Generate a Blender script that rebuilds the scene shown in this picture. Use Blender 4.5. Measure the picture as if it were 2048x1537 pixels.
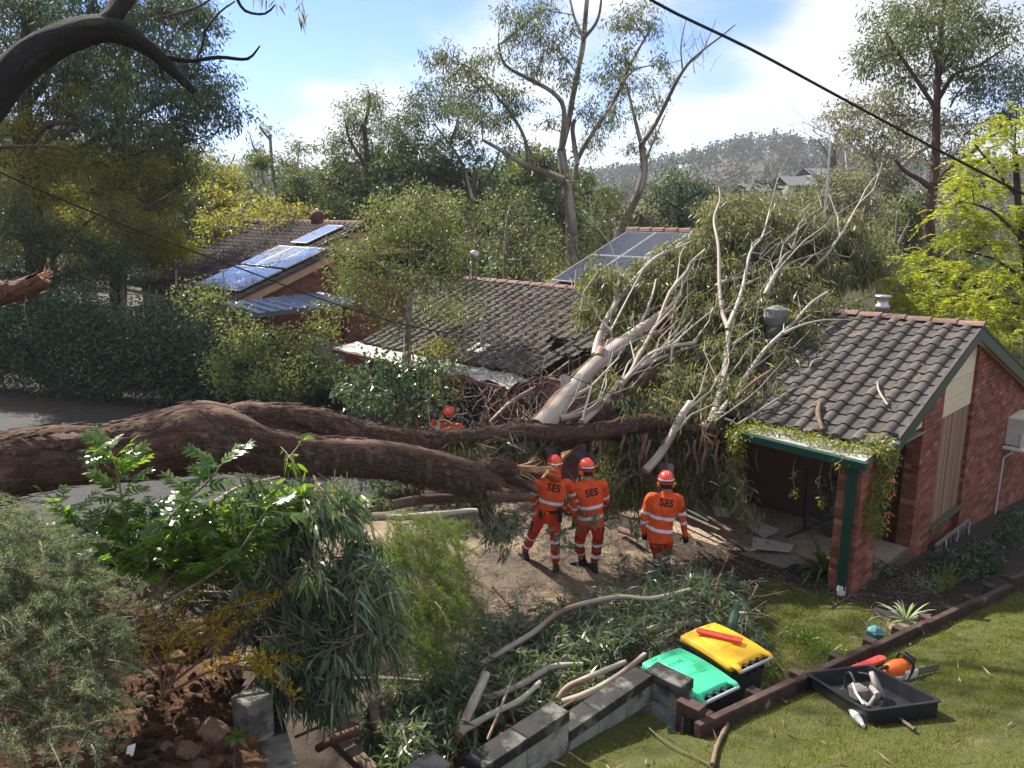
import bpy, bmesh, math, random
import numpy as np
from mathutils import Vector, Matrix
from mathutils.bvhtree import BVHTree

for o in list(bpy.data.objects):
    bpy.data.objects.remove(o)
SC = bpy.context.scene
COL = SC.collection
R = math.radians

# ---------------------------------------------------------------- camera
CAM_H, PITCH, FPX = 5.5, R(12.44), 1600.0          # eye height, tilt down, focal length in photo pixels
cam_d = bpy.data.cameras.new('camera')
cam = bpy.data.objects.new('camera', cam_d)
COL.objects.link(cam)
cam.location = (0, 0, CAM_H)
cam.rotation_euler = (math.pi / 2 - PITCH, 0, 0)
cam_d.sensor_width = 36
cam_d.lens = 36 * FPX / 2048
cam_d.clip_start, cam_d.clip_end = 0.1, 4000
SC.camera = cam

# ---------------------------------------------------------------- light
SUN_AZ, SUN_EL = R(-42), R(44)                     # sun stands ahead and to the left
SKY_STRENGTH, SUN_STRENGTH, EXPOSURE = 0.07, 3.6, 1.9
CLOUD = 4.5                                        # cloud radiance before the sky strength
sund = bpy.data.lights.new('sun', 'SUN')
sund.energy, sund.angle, sund.color = SUN_STRENGTH, R(0.53), (1.0, 0.93, 0.82)
sun = bpy.data.objects.new('sun', sund)
COL.objects.link(sun)
sdir = Vector((math.sin(SUN_AZ) * math.cos(SUN_EL), math.cos(SUN_AZ) * math.cos(SUN_EL), math.sin(SUN_EL)))
sun.rotation_euler = sdir.to_track_quat('Z', 'Y').to_euler()
sun.location = (-20, 20, 30)

SC.view_settings.view_transform = 'Standard'
SC.view_settings.look = 'None'
SC.view_settings.gamma = 1
SC.view_settings.use_curve_mapping = False
SC.view_settings.exposure = EXPOSURE
SC.render.engine = 'CYCLES'
SC.cycles.max_bounces = 8
SC.cycles.diffuse_bounces = 5
SC.cycles.transmission_bounces = 6
SC.cycles.transparent_max_bounces = 6
SC.cycles.caustics_reflective = False
SC.cycles.caustics_refractive = False

CPI, SPI = math.cos(PITCH), math.sin(PITCH)
def ray(u, v):
    x, y = (u - 1024) / FPX, (v - 768.5) / FPX
    return np.array([x, CPI - SPI * y, -(SPI + CPI * y)])
EYE = np.array([0, 0, CAM_H])
def at(u, v, Z): return EYE + ray(u, v) * Z          # point at camera depth Z
def at_z(u, v, z):                                   # point on the level z
    r = ray(u, v); return EYE + r * ((z - CAM_H) / r[2])
def at_y(u, v, y):
    r = ray(u, v); return EYE + r * (y / r[1])
def at_plane(u, v, n, c):
    r = ray(u, v); n = np.array(n, float); return EYE + r * ((c - n @ EYE) / (n @ r))
def px(n_px, Z): return n_px * Z / FPX

W = bpy.data.worlds.new('World')
SC.world = W
W.use_nodes = True
nt = W.node_tree
nt.nodes.clear()
def N(t, kind, **kw):
    n = t.nodes.new(kind)
    for k, v in kw.items():
        if k == 'inp':
            for kk, vv in v.items():
                n.inputs[kk].default_value = vv
        else: setattr(n, k, v)
    return n
def math_node(t, op, a, b=None, clamp=False):
    n = t.nodes.new('ShaderNodeMath'); n.operation = op; n.use_clamp = clamp
    for i, s in enumerate((a, b)):
        if s is None: continue
        if isinstance(s, (int, float)): n.inputs[i].default_value = s
        else: t.links.new(s, n.inputs[i])
    return n.outputs[0]
sky = N(nt, 'ShaderNodeTexSky', sky_type='NISHITA', sun_disc=False, sun_elevation=SUN_EL, sun_rotation=SUN_AZ,
        altitude=100, air_density=1.0, dust_density=0.0, ozone_density=4.0)
tc = N(nt, 'ShaderNodeTexCoord')
sep = N(nt, 'ShaderNodeSeparateXYZ'); nt.links.new(tc.outputs['Generated'], sep.inputs[0])
zz = math_node(nt, 'ADD', math_node(nt, 'MAXIMUM', sep.outputs[2], 0.0), 0.16)
comb = N(nt, 'ShaderNodeCombineXYZ')
nt.links.new(math_node(nt, 'DIVIDE', sep.outputs[0], zz), comb.inputs[0])
nt.links.new(math_node(nt, 'DIVIDE', sep.outputs[1], zz), comb.inputs[1])
n1 = N(nt, 'ShaderNodeTexNoise', inp={'Scale': 1.15, 'Detail': 9.0, 'Roughness': 0.58, 'Distortion': 0.25})
nt.links.new(comb.outputs[0], n1.inputs['Vector'])
fac = math_node(nt, 'ADD', n1.outputs[0], 0.12)
# openings of blue and banks of cloud as they stand in this sky
for (u, v, r0, r1, amt) in ((430, 20, 2, 11, -.30), (470, 205, .5, 5.5, -.24), (760, 20, 2, 8.5, -.27), (1010, -40, 1, 6, -.2),
                            (1440, 30, .5, 6.0, -.24), (1230, 150, .5, 5, -.10), (1500, 350, .5, 5, -.14), (-300, -500, 8, 30, -.14),
                            (920, 60, .2, 4.5, .16), (650, 240, 2, 8, .22), (1550, 180, 3, 12, .12), (420, 290, 1, 5, .2)):
    d = Vector(ray(u, v)).normalized()
    vd = N(nt, 'ShaderNodeVectorMath', operation='DOT_PRODUCT')
    nt.links.new(tc.outputs['Generated'], vd.inputs[0]); vd.inputs[1].default_value = d
    mr = N(nt, 'ShaderNodeMapRange', interpolation_type='SMOOTHSTEP',
           inp={'From Min': math.cos(R(r1)), 'From Max': math.cos(R(r0)), 'To Min': 0.0, 'To Max': amt})
    nt.links.new(vd.outputs['Value'], mr.inputs['Value'])
    fac = math_node(nt, 'ADD', fac, mr.outputs[0])
ms = N(nt, 'ShaderNodeMapRange', interpolation_type='SMOOTHSTEP', inp={'From Min': 0.37, 'From Max': 0.76})
nt.links.new(fac, ms.inputs['Value'])
n2 = N(nt, 'ShaderNodeTexNoise', inp={'Scale': 2.3, 'Detail': 6.0, 'Roughness': 0.6})
nt.links.new(comb.outputs[0], n2.inputs['Vector'])
cr = N(nt, 'ShaderNodeValToRGB')
cr.color_ramp.elements[0].position, cr.color_ramp.elements[0].color = 0.33, (CLOUD * .66, CLOUD * .72, CLOUD * .82, 1)
cr.color_ramp.elements[1].position, cr.color_ramp.elements[1].color = 0.62, (CLOUD, CLOUD, CLOUD * 1.0, 1)
nt.links.new(n2.outputs[0], cr.inputs[0])
mx = N(nt, 'ShaderNodeMix', data_type='RGBA')
tint = N(nt, 'ShaderNodeMix', data_type='RGBA', blend_type='MULTIPLY', inp={0: 1.0}); nt.links.new(sky.outputs[0], tint.inputs[6]); tint.inputs[7].default_value = (.40, .49, .76, 1)
nt.links.new(ms.outputs[0], mx.inputs[0]); nt.links.new(tint.outputs[2], mx.inputs[6]); nt.links.new(cr.outputs[0], mx.inputs[7])
bg = N(nt, 'ShaderNodeBackground', inp={'Strength': SKY_STRENGTH})
nt.links.new(mx.outputs[2], bg.inputs[0])
wo = N(nt, 'ShaderNodeOutputWorld'); nt.links.new(bg.outputs[0], wo.inputs[0])

# ---------------------------------------------------------------- helpers
rng = np.random.default_rng(7)
def nrm(a):
    a = np.asarray(a, float); return a / np.maximum(np.linalg.norm(a, axis=-1, keepdims=True), 1e-9)

class MB:
    """collects vertices and faces, then links them as ONE mesh object"""
    def __init__(s): s.V = []; s.F = []; s.n = 0; s.B = []; s.hasb = False
    def add(s, V, F, m=0, bark=None):
        V = np.asarray(V, float).reshape(-1, 3); F = np.asarray(F, np.int64)
        s.V.append(V); s.F.append((F + s.n, m)); s.n += len(V)
        if bark is not None: s.hasb = True
        s.B.append(V if bark is None else bark)
        return s
    def mesh(s, name, mats, smooth=False):
        me = bpy.data.meshes.new(name)
        if s.n:
            V = np.concatenate(s.V)
            me.vertices.add(len(V)); me.vertices.foreach_set('co', V.ravel())
            lv = np.concatenate([f.ravel() for f, m in s.F])
            lt = np.concatenate([np.full(len(f), f.shape[1]) for f, m in s.F])
            mi = np.concatenate([np.full(len(f), m) for f, m in s.F])
            me.loops.add(len(lv)); me.loops.foreach_set('vertex_index', lv.astype(np.int32))
            me.polygons.add(len(lt))
            me.polygons.foreach_set('loop_start', np.concatenate([[0], np.cumsum(lt)[:-1]]).astype(np.int32))
            me.polygons.foreach_set('material_index', mi.astype(np.int32))
            me.polygons.foreach_set('use_smooth', np.full(len(lt), bool(smooth)))
            if s.hasb:
                a = me.attributes.new('bark', 'FLOAT_VECTOR', 'POINT'); a.data.foreach_set('vector', np.concatenate(s.B).ravel())
            me.update(calc_edges=True)
        for m in (mats if isinstance(mats, (list, tuple)) else [mats]): me.materials.append(m)
        return me
    def build(s, name, mats, parent=None, smooth=False, loc=None):
        return link(name, s.mesh(name, mats, smooth), parent, loc)
def link(name, me, parent=None, loc=None):
    o = bpy.data.objects.new(name, me); COL.objects.link(o)
    if parent is not None: o.parent = parent
    if loc is not None: o.location = loc
    return o
def tag(o, label=None, cat=None, group=None, kind=None):
    if label: o['label'] = label
    if cat: o['category'] = cat
    if group: o['group'] = group
    if kind: o['kind'] = kind
    return o
def thing(name, label, cat, loc=(0, 0, 0), rz=0, group=None):
    o = bpy.data.objects.new(name, None); COL.objects.link(o)
    o.location = Vector([float(c) for c in loc]); o.rotation_euler = (0, 0, rz); o.empty_display_size = .2
    return tag(o, label, cat, group)
def dup(root, loc, rz=0, label=None, scale=None, group=None):
    r = root.copy(); COL.objects.link(r); r.location = Vector([float(c) for c in loc]); r.rotation_euler = (0, 0, rz)
    if scale: r.scale = (scale,) * 3
    if label: r['label'] = label
    if group: r['group'] = group
    for ch in list(root.children):
        c = ch.copy(); COL.objects.link(c); c.parent = r
        for g in list(ch.children):
            d = g.copy(); COL.objects.link(d); d.parent = c
    return r
def relative(parent, o):                     # parent an object built in world space under a thing that stands elsewhere
    o.parent = parent; o.matrix_parent_inverse = Matrix.LocRotScale(parent.location, parent.rotation_euler, None).inverted()
    return o

BOXF = np.array([[0, 3, 2, 1], [4, 5, 6, 7], [0, 1, 5, 4], [1, 2, 6, 5], [2, 3, 7, 6], [3, 0, 4, 7]])
def hexa(mb, bot, top, m=0):                 # eight corners: four below, four above, same winding
    return mb.add(np.concatenate([bot, top]), BOXF, m)
def obox(mb, o, a, b, c, m=0):               # box from a corner and three edge vectors
    o, a, b, c = (np.asarray(x, float) for x in (o, a, b, c))
    if np.dot(np.cross(a, b), c) < 0: a, b = b, a
    return hexa(mb, [o, o + a, o + a + b, o + b], [o + c, o + a + c, o + a + b + c, o + b + c], m)
def bev_box(mb, o, a, b, c, bv, m=0):        # box with chamfered edges
    o, a, b, c = (np.asarray(x, float) for x in (o, a, b, c))
    if np.dot(np.cross(a, b), c) < 0: a, b = b, a
    la, lb, lc = (np.linalg.norm(x) for x in (a, b, c)); ua, ub, uc = a / la, b / lb, c / lc
    V = []
    def p(i, j, k): return o + ua * i + ub * j + uc * k
    bm = bmesh.new()
    vs = [bm.verts.new(p(i, j, k)) for k in (0, lc) for i, j in ((0, 0), (la, 0), (la, lb), (0, lb))]
    for f in BOXF: bm.faces.new([vs[i] for i in f])
    bmesh.ops.bevel(bm, geom=bm.edges[:], offset=bv, segments=1, affect='EDGES', profile=.5)
    add_bm(mb, bm, m)
    return mb
def add_bm(mb, bm, m=0):
    bm.verts.index_update()
    V = np.array([v.co[:] for v in bm.verts]); by = {}
    for f in bm.faces: by.setdefault(len(f.verts), []).append([v.index for v in f.verts])
    base = mb.n; first = True
    for k, fs in by.items():
        if first: mb.add(V, np.array(fs), m); first = False
        else: mb.F.append((np.array(fs) + base, m))
    bm.free()
def frames(P):
    P = np.asarray(P, float); T = np.gradient(P, axis=0); T = nrm(T)
    n0 = np.cross(T[0], [0, 0, 1]); n0 = n0 if np.linalg.norm(n0) > .05 else np.cross(T[0], [0, 1, 0])
    n0 = nrm(n0); Ns = [n0]
    for i in range(1, len(P)):
        n = Ns[-1] - T[i] * np.dot(Ns[-1], T[i]); Ns.append(nrm(n))
    Ns = np.array(Ns); return T, Ns, np.cross(T, Ns)
def resample(P, r, step):
    P = np.asarray(P, float); r = np.asarray(r, float)
    # Catmull-Rom through the points
    Q = np.concatenate([[2 * P[0] - P[1]], P, [2 * P[-1] - P[-2]]]); out = []; rr = []
    for i in range(len(P) - 1):
        p0, p1, p2, p3 = Q[i:i + 4]; n = max(1, int(math.ceil(np.linalg.norm(p2 - p1) / step)))
        for t in np.arange(n) / n:
            out.append(.5 * (2 * p1 + (p2 - p0) * t + (2 * p0 - 5 * p1 + 4 * p2 - p3) * t * t + (3 * p1 - p0 - 3 * p2 + p3) * t ** 3))
            rr.append(r[i] * (1 - t) + r[i + 1] * t)
    out.append(P[-1]); rr.append(r[-1])
    return np.array(out), np.array(rr)
def tube(mb, P, r, sides=8, m=0, lump=0.0, cap=True, seed=0, step=None, flat=None, capm=None, stretch=.18):
    P = np.asarray(P, float); r = np.broadcast_to(np.asarray(r, float), (len(P),)).copy()
    if step: P, r = resample(P, r, step)
    T, A, B = frames(P); k = len(P)
    th = np.linspace(0, 2 * np.pi, sides, endpoint=False)
    L = np.concatenate([[0], np.cumsum(np.linalg.norm(np.diff(P, axis=0), axis=1))])
    ct, st = np.cos(th)[None, :], np.sin(th)[None, :]
    rad = r[:, None] * np.ones((1, sides))
    if lump:
        q = np.random.default_rng(seed); f = np.zeros((k, sides))
        for j in range(7):
            ph = q.uniform(0, 6.28, 3); kk = q.integers(1, 5); fr = q.uniform(.5, 5) / max(r.max() * 4, .05)
            f += np.sin(kk * th[None, :] + ph[0] + L[:, None] * fr * q.uniform(-.4, .4)) * np.sin(L[:, None] * fr + ph[1]) / (1 + .45 * j)
        rad = rad * (1 + lump * f)
    sx, sy = flat if flat else (1, 1)
    V = P[:, None, :] + rad[..., None] * (ct[..., None] * A[:, None, :] * sx + st[..., None] * B[:, None, :] * sy)
    bark = np.stack([rad * ct, rad * st, np.broadcast_to(L[:, None] * stretch, (k, sides))], -1) + np.array([seed * 1.7, seed * .9, seed * 2.3])
    i = np.arange(k - 1)[:, None]; j = np.arange(sides)[None, :]; jn = (j + 1) % sides
    F = np.stack([i * sides + j, i * sides + jn, (i + 1) * sides + jn, (i + 1) * sides + j], -1).reshape(-1, 4)
    mb.add(V.reshape(-1, 3), F, m, bark.reshape(-1, 3))
    if cap:
        for e, idx in ((0, 0), (k - 1, k - 1)):
            ring = V[idx]; c = ring.mean(0); q = np.concatenate([ring, [c]])
            f = np.array([[(a + 1) % sides, a, sides] if e == 0 else [a, (a + 1) % sides, sides] for a in range(sides)])
            mb.add(q, f, m if capm is None else capm, q)
    return P, r
def sticks(mb, A, Bp, r0, r1, sides=3, m=0, bend=0.0, rg=rng):
    """many thin straight or slightly bent twigs at once"""
    A = np.asarray(A, float).reshape(-1, 3); Bp = np.asarray(Bp, float).reshape(-1, 3); n = len(A)
    if n == 0: return
    r0 = np.broadcast_to(r0, (n,)); r1 = np.broadcast_to(r1, (n,))
    D = nrm(Bp - A); S = nrm(np.cross(D, rg.normal(size=(n, 3)))); U = np.cross(D, S)
    mid = (A + Bp) / 2 + (S * rg.normal(size=(n, 1)) + U * rg.normal(size=(n, 1))) * bend * np.linalg.norm(Bp - A, axis=1)[:, None]
    th = np.arange(sides) * 2 * np.pi / sides
    ring = np.cos(th)[None, :, None] * S[:, None, :] + np.sin(th)[None, :, None] * U[:, None, :]
    V = np.stack([A[:, None] + ring * r0[:, None, None], mid[:, None] + ring * ((r0 + r1) / 2)[:, None, None], Bp[:, None] + ring * r1[:, None, None]], 1)
    base = np.arange(n)[:, None, None] * 3 * sides; j = np.arange(sides); jn = (j + 1) % sides
    f = np.concatenate([np.stack([j, jn, jn + sides, j + sides], -1), np.stack([j + sides, jn + sides, jn + 2 * sides, j + 2 * sides], -1)])
    F = (base + f[None]).reshape(-1, 4)
    mb.add(V.reshape(-1, 3), F, m)
def leaves(mb, P, D, L, Wd, m=0, fold=.25, rg=rng):
    """one kite-shaped leaf per point"""
    P = np.asarray(P, float); n = len(P); D = nrm(D); L = np.broadcast_to(L, (n,))[:, None]; Wd = np.broadcast_to(Wd, (n,))[:, None]
    S = nrm(np.cross(D, rg.normal(size=(n, 3)))); Nn = np.cross(S, D)
    V = np.stack([P, P + D * L * .42 + S * Wd * .5 + Nn * Wd * fold, P + D * L, P + D * L * .42 - S * Wd * .5 + Nn * Wd * fold], 1)
    mb.add(V.reshape(-1, 3), np.arange(n * 4).reshape(-1, 4), m)
def blades(mb, P, D, L, Wd, m=0, curve=.35, prof=(.35, 1.0, .75, .06), rows=4, rg=rng, up=None, twist=True):
    """longer, curved leaves, several quads each"""
    P = np.asarray(P, float); n = len(P); D = nrm(D); L = np.broadcast_to(L, (n,)); Wd = np.broadcast_to(Wd, (n,))
    S = nrm(np.cross(D, rg.normal(size=(n, 3)) if up is None else np.broadcast_to(up, (n, 3)) + 1e-3)); Nn = np.cross(S, D)
    t = np.linspace(0, 1, rows); w = np.interp(t, np.linspace(0, 1, len(prof)), prof)
    cv = curve * rg.uniform(.3, 1.5, n)
    V = []
    for i in range(rows):
        c = P + D * (L * t[i])[:, None] + np.array([0, 0, -1.0]) * (cv * L * t[i] ** 2)[:, None]
        V.append(c + S * (Wd * w[i] * .5)[:, None]); V.append(c - S * (Wd * w[i] * .5)[:, None])
    V = np.stack(V, 1)
    f = np.array([[2 * i, 2 * i + 1, 2 * i + 3, 2 * i + 2] for i in range(rows - 1)])
    F = (np.arange(n)[:, None, None] * 2 * rows + f[None]).reshape(-1, 4)
    mb.add(V.reshape(-1, 3), F, m)
def in_ball(n, rg, shell=.5):
    d = nrm(rg.normal(size=(n, 3))); return d * (rg.uniform(0, 1, (n, 1)) ** shell)
def lathe(mb, prof, o=(0, 0, 0), ax=(0, 0, 1), sides=16, m=0):
    ax = nrm(ax); a = nrm(np.cross(ax, [0, 1, 0.01])); b = np.cross(ax, a); o = np.asarray(o, float)
    th = np.linspace(0, 2 * np.pi, sides, endpoint=False); V = []
    for (r, h) in prof: V.append(o + ax * h + (np.cos(th)[:, None] * a + np.sin(th)[:, None] * b) * max(r, 1e-4))
    V = np.concatenate(V); k = len(prof)
    F = np.array([[i * sides + j, i * sides + (j + 1) % sides, (i + 1) * sides + (j + 1) % sides, (i + 1) * sides + j] for i in range(k - 1) for j in range(sides)])
    return mb.add(V, F, m)
def grid_sheet(mb, P, m=0):                  # P: (a, b, 3) lattice
    a, b, _ = P.shape; i = np.arange(a - 1)[:, None]; j = np.arange(b - 1)[None]
    F = np.stack([i * b + j, (i + 1) * b + j, (i + 1) * b + j + 1, i * b + j + 1], -1).reshape(-1, 4)
    return mb.add(P.reshape(-1, 3), F, m)
_wr = np.random.default_rng(3); _wk = _wr.normal(size=(14, 2)); _wp = _wr.uniform(0, 6.28, 14)
def wob(x, y, s=1.0):                        # smooth pseudo noise, about -1..1
    f = 0
    for i in range(14): f = f + np.sin((_wk[i, 0] * x + _wk[i, 1] * y) * s * (1 + .35 * i) + _wp[i]) / (1 + .35 * i)
    return f / 3.2

# ---------------------------------------------------------------- materials
def M(name, c1, c2=None, rough=.8, spec=.3, scale=4.0, detail=5.0, lo=.35, hi=.65, bump=0.0, bscale=20.0, bdist=.02, coord='Object', stretch=(1, 1, 1),
      rand=None, rv=(.8, 1.2), rcols=None, transl=0.0, tcol=None, metal=0.0, c3=None, s3=1.0, lo3=.55, hi3=.65, alpha=1.0, coat=0.0, trans=0.0, ior=1.45):
    m = bpy.data.materials.new(name); m.use_nodes = True; t = m.node_tree; t.nodes.clear(); ln = t.links.new
    out = N(t, 'ShaderNodeOutputMaterial'); b = N(t, 'ShaderNodeBsdfPrincipled')
    b.inputs['Roughness'].default_value = rough; b.inputs['Specular IOR Level'].default_value = spec; b.inputs['Metallic'].default_value = metal
    b.inputs['Coat Weight'].default_value = coat; b.inputs['Transmission Weight'].default_value = trans; b.inputs['IOR'].default_value = ior
    b.inputs['Alpha'].default_value = alpha
    if coord == 'bark': src = N(t, 'ShaderNodeAttribute', attribute_name='bark').outputs['Vector']
    else: src = N(t, 'ShaderNodeTexCoord').outputs[coord]
    mp = N(t, 'ShaderNodeMapping'); mp.inputs['Scale'].default_value = stretch; ln(src, mp.inputs[0]); src = mp.outputs[0]
    rnd = None
    if rand in ('obj', 'both'): rnd = N(t, 'ShaderNodeObjectInfo').outputs['Random']
    if rand in ('island', 'both'):
        isl = N(t, 'ShaderNodeNewGeometry').outputs['Random Per Island']
        rnd = isl if rnd is None else math_node(t, 'FRACT', math_node(t, 'ADD', rnd, isl))
    if rand in ('obj', 'both'):
        va = N(t, 'ShaderNodeVectorMath', operation='SCALE'); va.inputs[0].default_value = (37, 61, 83); ln(rnd, va.inputs['Scale'])
        vb = N(t, 'ShaderNodeVectorMath', operation='ADD'); ln(src, vb.inputs[0]); ln(va.outputs[0], vb.inputs[1]); src = vb.outputs[0]
    def col(c): return tuple(c) + (1,)
    if rcols:
        rp = N(t, 'ShaderNodeValToRGB'); el = rp.color_ramp.elements
        while len(el) < len(rcols): el.new(.5)
        for i, c in enumerate(rcols): el[i].position = i / max(1, len(rcols) - 1); el[i].color = col(c)
        ln(rnd, rp.inputs[0]); cur = rp.outputs[0]
    else:
        rgb = N(t, 'ShaderNodeRGB'); rgb.outputs[0].default_value = col(c1); cur = rgb.outputs[0]
    def over(cur, c, sc, l, h):
        nz = N(t, 'ShaderNodeTexNoise', inp={'Scale': sc, 'Detail': detail, 'Roughness': .62}); ln(src, nz.inputs['Vector'])
        mr = N(t, 'ShaderNodeMapRange', inp={'From Min': l, 'From Max': h}); ln(nz.outputs[0], mr.inputs['Value'])
        x = N(t, 'ShaderNodeMix', data_type='RGBA'); ln(mr.outputs[0], x.inputs[0]); ln(cur, x.inputs[6]); x.inputs[7].default_value = col(c)
        return x.outputs[2]
    if c2 is not None: cur = over(cur, c2, scale, lo, hi)
    if c3 is not None: cur = over(cur, c3, s3, lo3, hi3)
    if rnd is not None and rv:
        hs = N(t, 'ShaderNodeHueSaturation'); r2 = math_node(t, 'FRACT', math_node(t, 'MULTIPLY', rnd, 7.31))
        mr = N(t, 'ShaderNodeMapRange', inp={'To Min': rv[0], 'To Max': rv[1]}); ln(r2, mr.inputs['Value'])
        ln(mr.outputs[0], hs.inputs['Value']); ln(cur, hs.inputs['Color']); cur = hs.outputs[0]
    ln(cur, b.inputs['Base Color'])
    if bump:
        nz = N(t, 'ShaderNodeTexNoise', inp={'Scale': bscale, 'Detail': 6.0, 'Roughness': .65}); ln(src, nz.inputs['Vector'])
        bp = N(t, 'ShaderNodeBump', inp={'Strength': bump, 'Distance': bdist}); ln(nz.outputs[0], bp.inputs['Height']); ln(bp.outputs[0], b.inputs['Normal'])
    sh = b.outputs[0]
    if transl:
        tr = N(t, 'ShaderNodeBsdfTranslucent')
        if tcol:
            x = N(t, 'ShaderNodeMix', data_type='RGBA', blend_type='MULTIPLY', inp={0: 1.0}); ln(cur, x.inputs[6]); x.inputs[7].default_value = col(tcol); ln(x.outputs[2], tr.inputs[0])
        else: ln(cur, tr.inputs[0])
        ms_ = N(t, 'ShaderNodeMixShader', inp={0: transl}); ln(sh, ms_.inputs[1]); ln(tr.outputs[0], ms_.inputs[2]); sh = ms_.outputs[0]
    ln(sh, out.inputs[0])
    return m
def leafmat(name, cols, rough=.42, spec=.5, transl=.4, rv=(.7, 1.3), tcol=(1.9, 1.8, .8)):
    return M(name, cols[0], rough=rough, spec=spec, rand='island', rcols=cols, rv=rv, transl=transl, tcol=tcol)
# ---------------------------------------------------------------- house frame: s runs along the gable, t along the eave, both level
Q2 = 2 ** -.5
D1 = np.array([Q2, Q2, 0]); D2 = np.array([-Q2, Q2, 0]); UP = np.array([0, 0, 1.0])
C0 = at(1712, 1200, 11.8) * [1, 1, 0]
def HS(s, t, z): return C0 + D1 * s + D2 * t + UP * z
GN, GC = -D2, float(-D2 @ C0)                        # plane of the gable wall
def st(x, y): return (x - C0[0]) * Q2 + (y - C0[1]) * Q2, -(x - C0[0]) * Q2 + (y - C0[1]) * Q2

# timber wall line on the right
TW0, TW1 = at_z(1395, 1437, 1.05), at_z(1984, 1175, .35)
twd = nrm((TW1 - TW0) * [1, 1, 0]); twn = np.array([twd[1], -twd[0], 0])      # twn points up the lawn
def lawn_z(x, y):
    a = (x - TW0[0]) * twd[0] + (y - TW0[1]) * twd[1]; q = (x - TW0[0]) * twn[0] + (y - TW0[1]) * twn[1]
    return .87 - .1145 * a + .30 * np.maximum(q, 0) + .012 * q * q * 0 + .025 * wob(x * 2, y * 2)
def ground_z(x, y):
    s, t = st(x, y)
    d = np.hypot(x, y)
    s2 = np.maximum(s - .2, 0)
    z = -.12 * np.minimum(s2, 12) - .17 * np.clip(s2 - 12, 0, 70)
    far = np.clip((d - 190) / 420, 0, 1); far = far * far * (3 - 2 * far)
    az = np.degrees(np.arctan2(x, np.maximum(y, 1e-3)))
    ridge = 23 + 22 * np.exp(-((az - 17) / 7.0) ** 2) + 3 * wob(x / 60, y / 60)
    z = z * (1 - far) + far * ridge + np.clip((d - 60) / 100, 0, 1) * wob(x / 25, y / 25) * 1.5
    # bank that the camera side stands on, left of the steps
    bank = np.clip((5.9 - y) / 1.2, 0, 1) * 0
    # slope rising to the left, above the drive
    lf = np.clip((-x - 5.0 - .25 * np.maximum(y - 9, 0)) / 5, 0, 1); z = z + lf * lf * 1.2 * np.clip((16 - y) / 5, 0, 1)
    return z + .02 * wob(x * 1.5, y * 1.5) * np.clip((40 - d) / 20, 0, 1)

m_ground = M('ground', (.035, .026, .02), (.075, .055, .04), rough=.95, scale=2.5, bump=.8, bscale=28, bdist=.03, c3=(.04, .05, .02), s3=.35)
m_drive = M('drive', (.15, .115, .085), (.075, .06, .048), rough=.95, scale=1.3, lo=.38, hi=.6, bump=1.0, bscale=55, bdist=.02, c3=(.30, .23, .15), s3=.75, lo3=.50, hi3=.66)
m_asphalt = M('asphalt', (.028, .028, .03), (.05, .048, .045), rough=.9, scale=6, bump=.6, bscale=120, bdist=.008)
m_mulch = M('mulch', (.022, .017, .014), (.06, .045, .034), rough=.95, scale=22, bump=1.0, bscale=45, bdist=.03)
m_soil = M('soil', (.13, .065, .033), (.075, .038, .02), rough=.95, scale=9, bump=1.0, bscale=34, bdist=.04, c3=(.20, .11, .06), s3=5)
m_turf = M('turf', (.045, .055, .014), (.075, .075, .025), rough=.95, scale=5, bump=.6, bscale=60, bdist=.02, c3=(.12, .09, .045), s3=1.6, lo3=.55, hi3=.7)

def sheet(name, xs, ys, zf, mat, kind='structure', mask=None, smooth=True):
    X, Y = np.meshgrid(xs, ys, indexing='ij'); Z = zf(X, Y); mb = MB(); P = np.stack([X, Y, Z], -1)
    if mask is None: grid_sheet(mb, P)
    else:
        a, b = X.shape; keep = mask(X, Y); i, j = np.meshgrid(np.arange(a - 1), np.arange(b - 1), indexing='ij')
        ok = keep[:-1, :-1] & keep[1:, :-1] & keep[1:, 1:] & keep[:-1, 1:]
        F = np.stack([i * b + j, (i + 1) * b + j, (i + 1) * b + j + 1, i * b + j + 1], -1)[ok]
        mb.add(P.reshape(-1, 3), F)
    return tag(mb.build(name, mat, smooth=smooth), kind=kind)
def graded(lo, hi, fine, a, b):
    """spacing fine inside (a, b), growing outside"""
    xs = list(np.arange(a, b + fine / 2, fine)); st_ = fine; x = b
    while x < hi: st_ *= 1.18; x += st_; xs.append(x)
    st_ = fine; x = a
    while x > lo: st_ *= 1.18; x -= st_; xs.insert(0, x)
    return np.array(xs)
gx, gy = graded(-1500, 1500, .5, -16, 16), graded(-60, 1500, .5, 1, 34)
sheet('ground', gx, gy, lambda x, y: ground_z(x, y) - .03, m_ground)

# driveway: gravel and sawdust apron near the house, dark asphalt to the left
def drive_mask(x, y):
    s, t = st(x, y)
    return (s < -.75 + .35 * wob(x, y)) & (y > 8.6 + .3 * wob(x * 1.3, y)) & (x > -3.6 + .9 * wob(y * 1.1, x * .4)) & (y < 14.5 + .5 * wob(x, y)) & (x + .3 * y < 6.9 + .3 * wob(y * 2, x))
sheet('driveway', np.arange(-4.5, 5, .12), np.arange(8, 16, .12), lambda x, y: ground_z(x, y) - .012, m_drive, mask=drive_mask)
def asph_mask(x, y): return (x < -1.6 + .4 * wob(x * 2, y * 2)) & (y > 9.5) & (y < 21.5 + .3 * x * 0)
sheet('driveway', np.arange(-26, -1, .3), np.arange(9, 22, .3), lambda x, y: ground_z(x, y) - .022, m_asphalt, mask=asph_mask)
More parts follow.
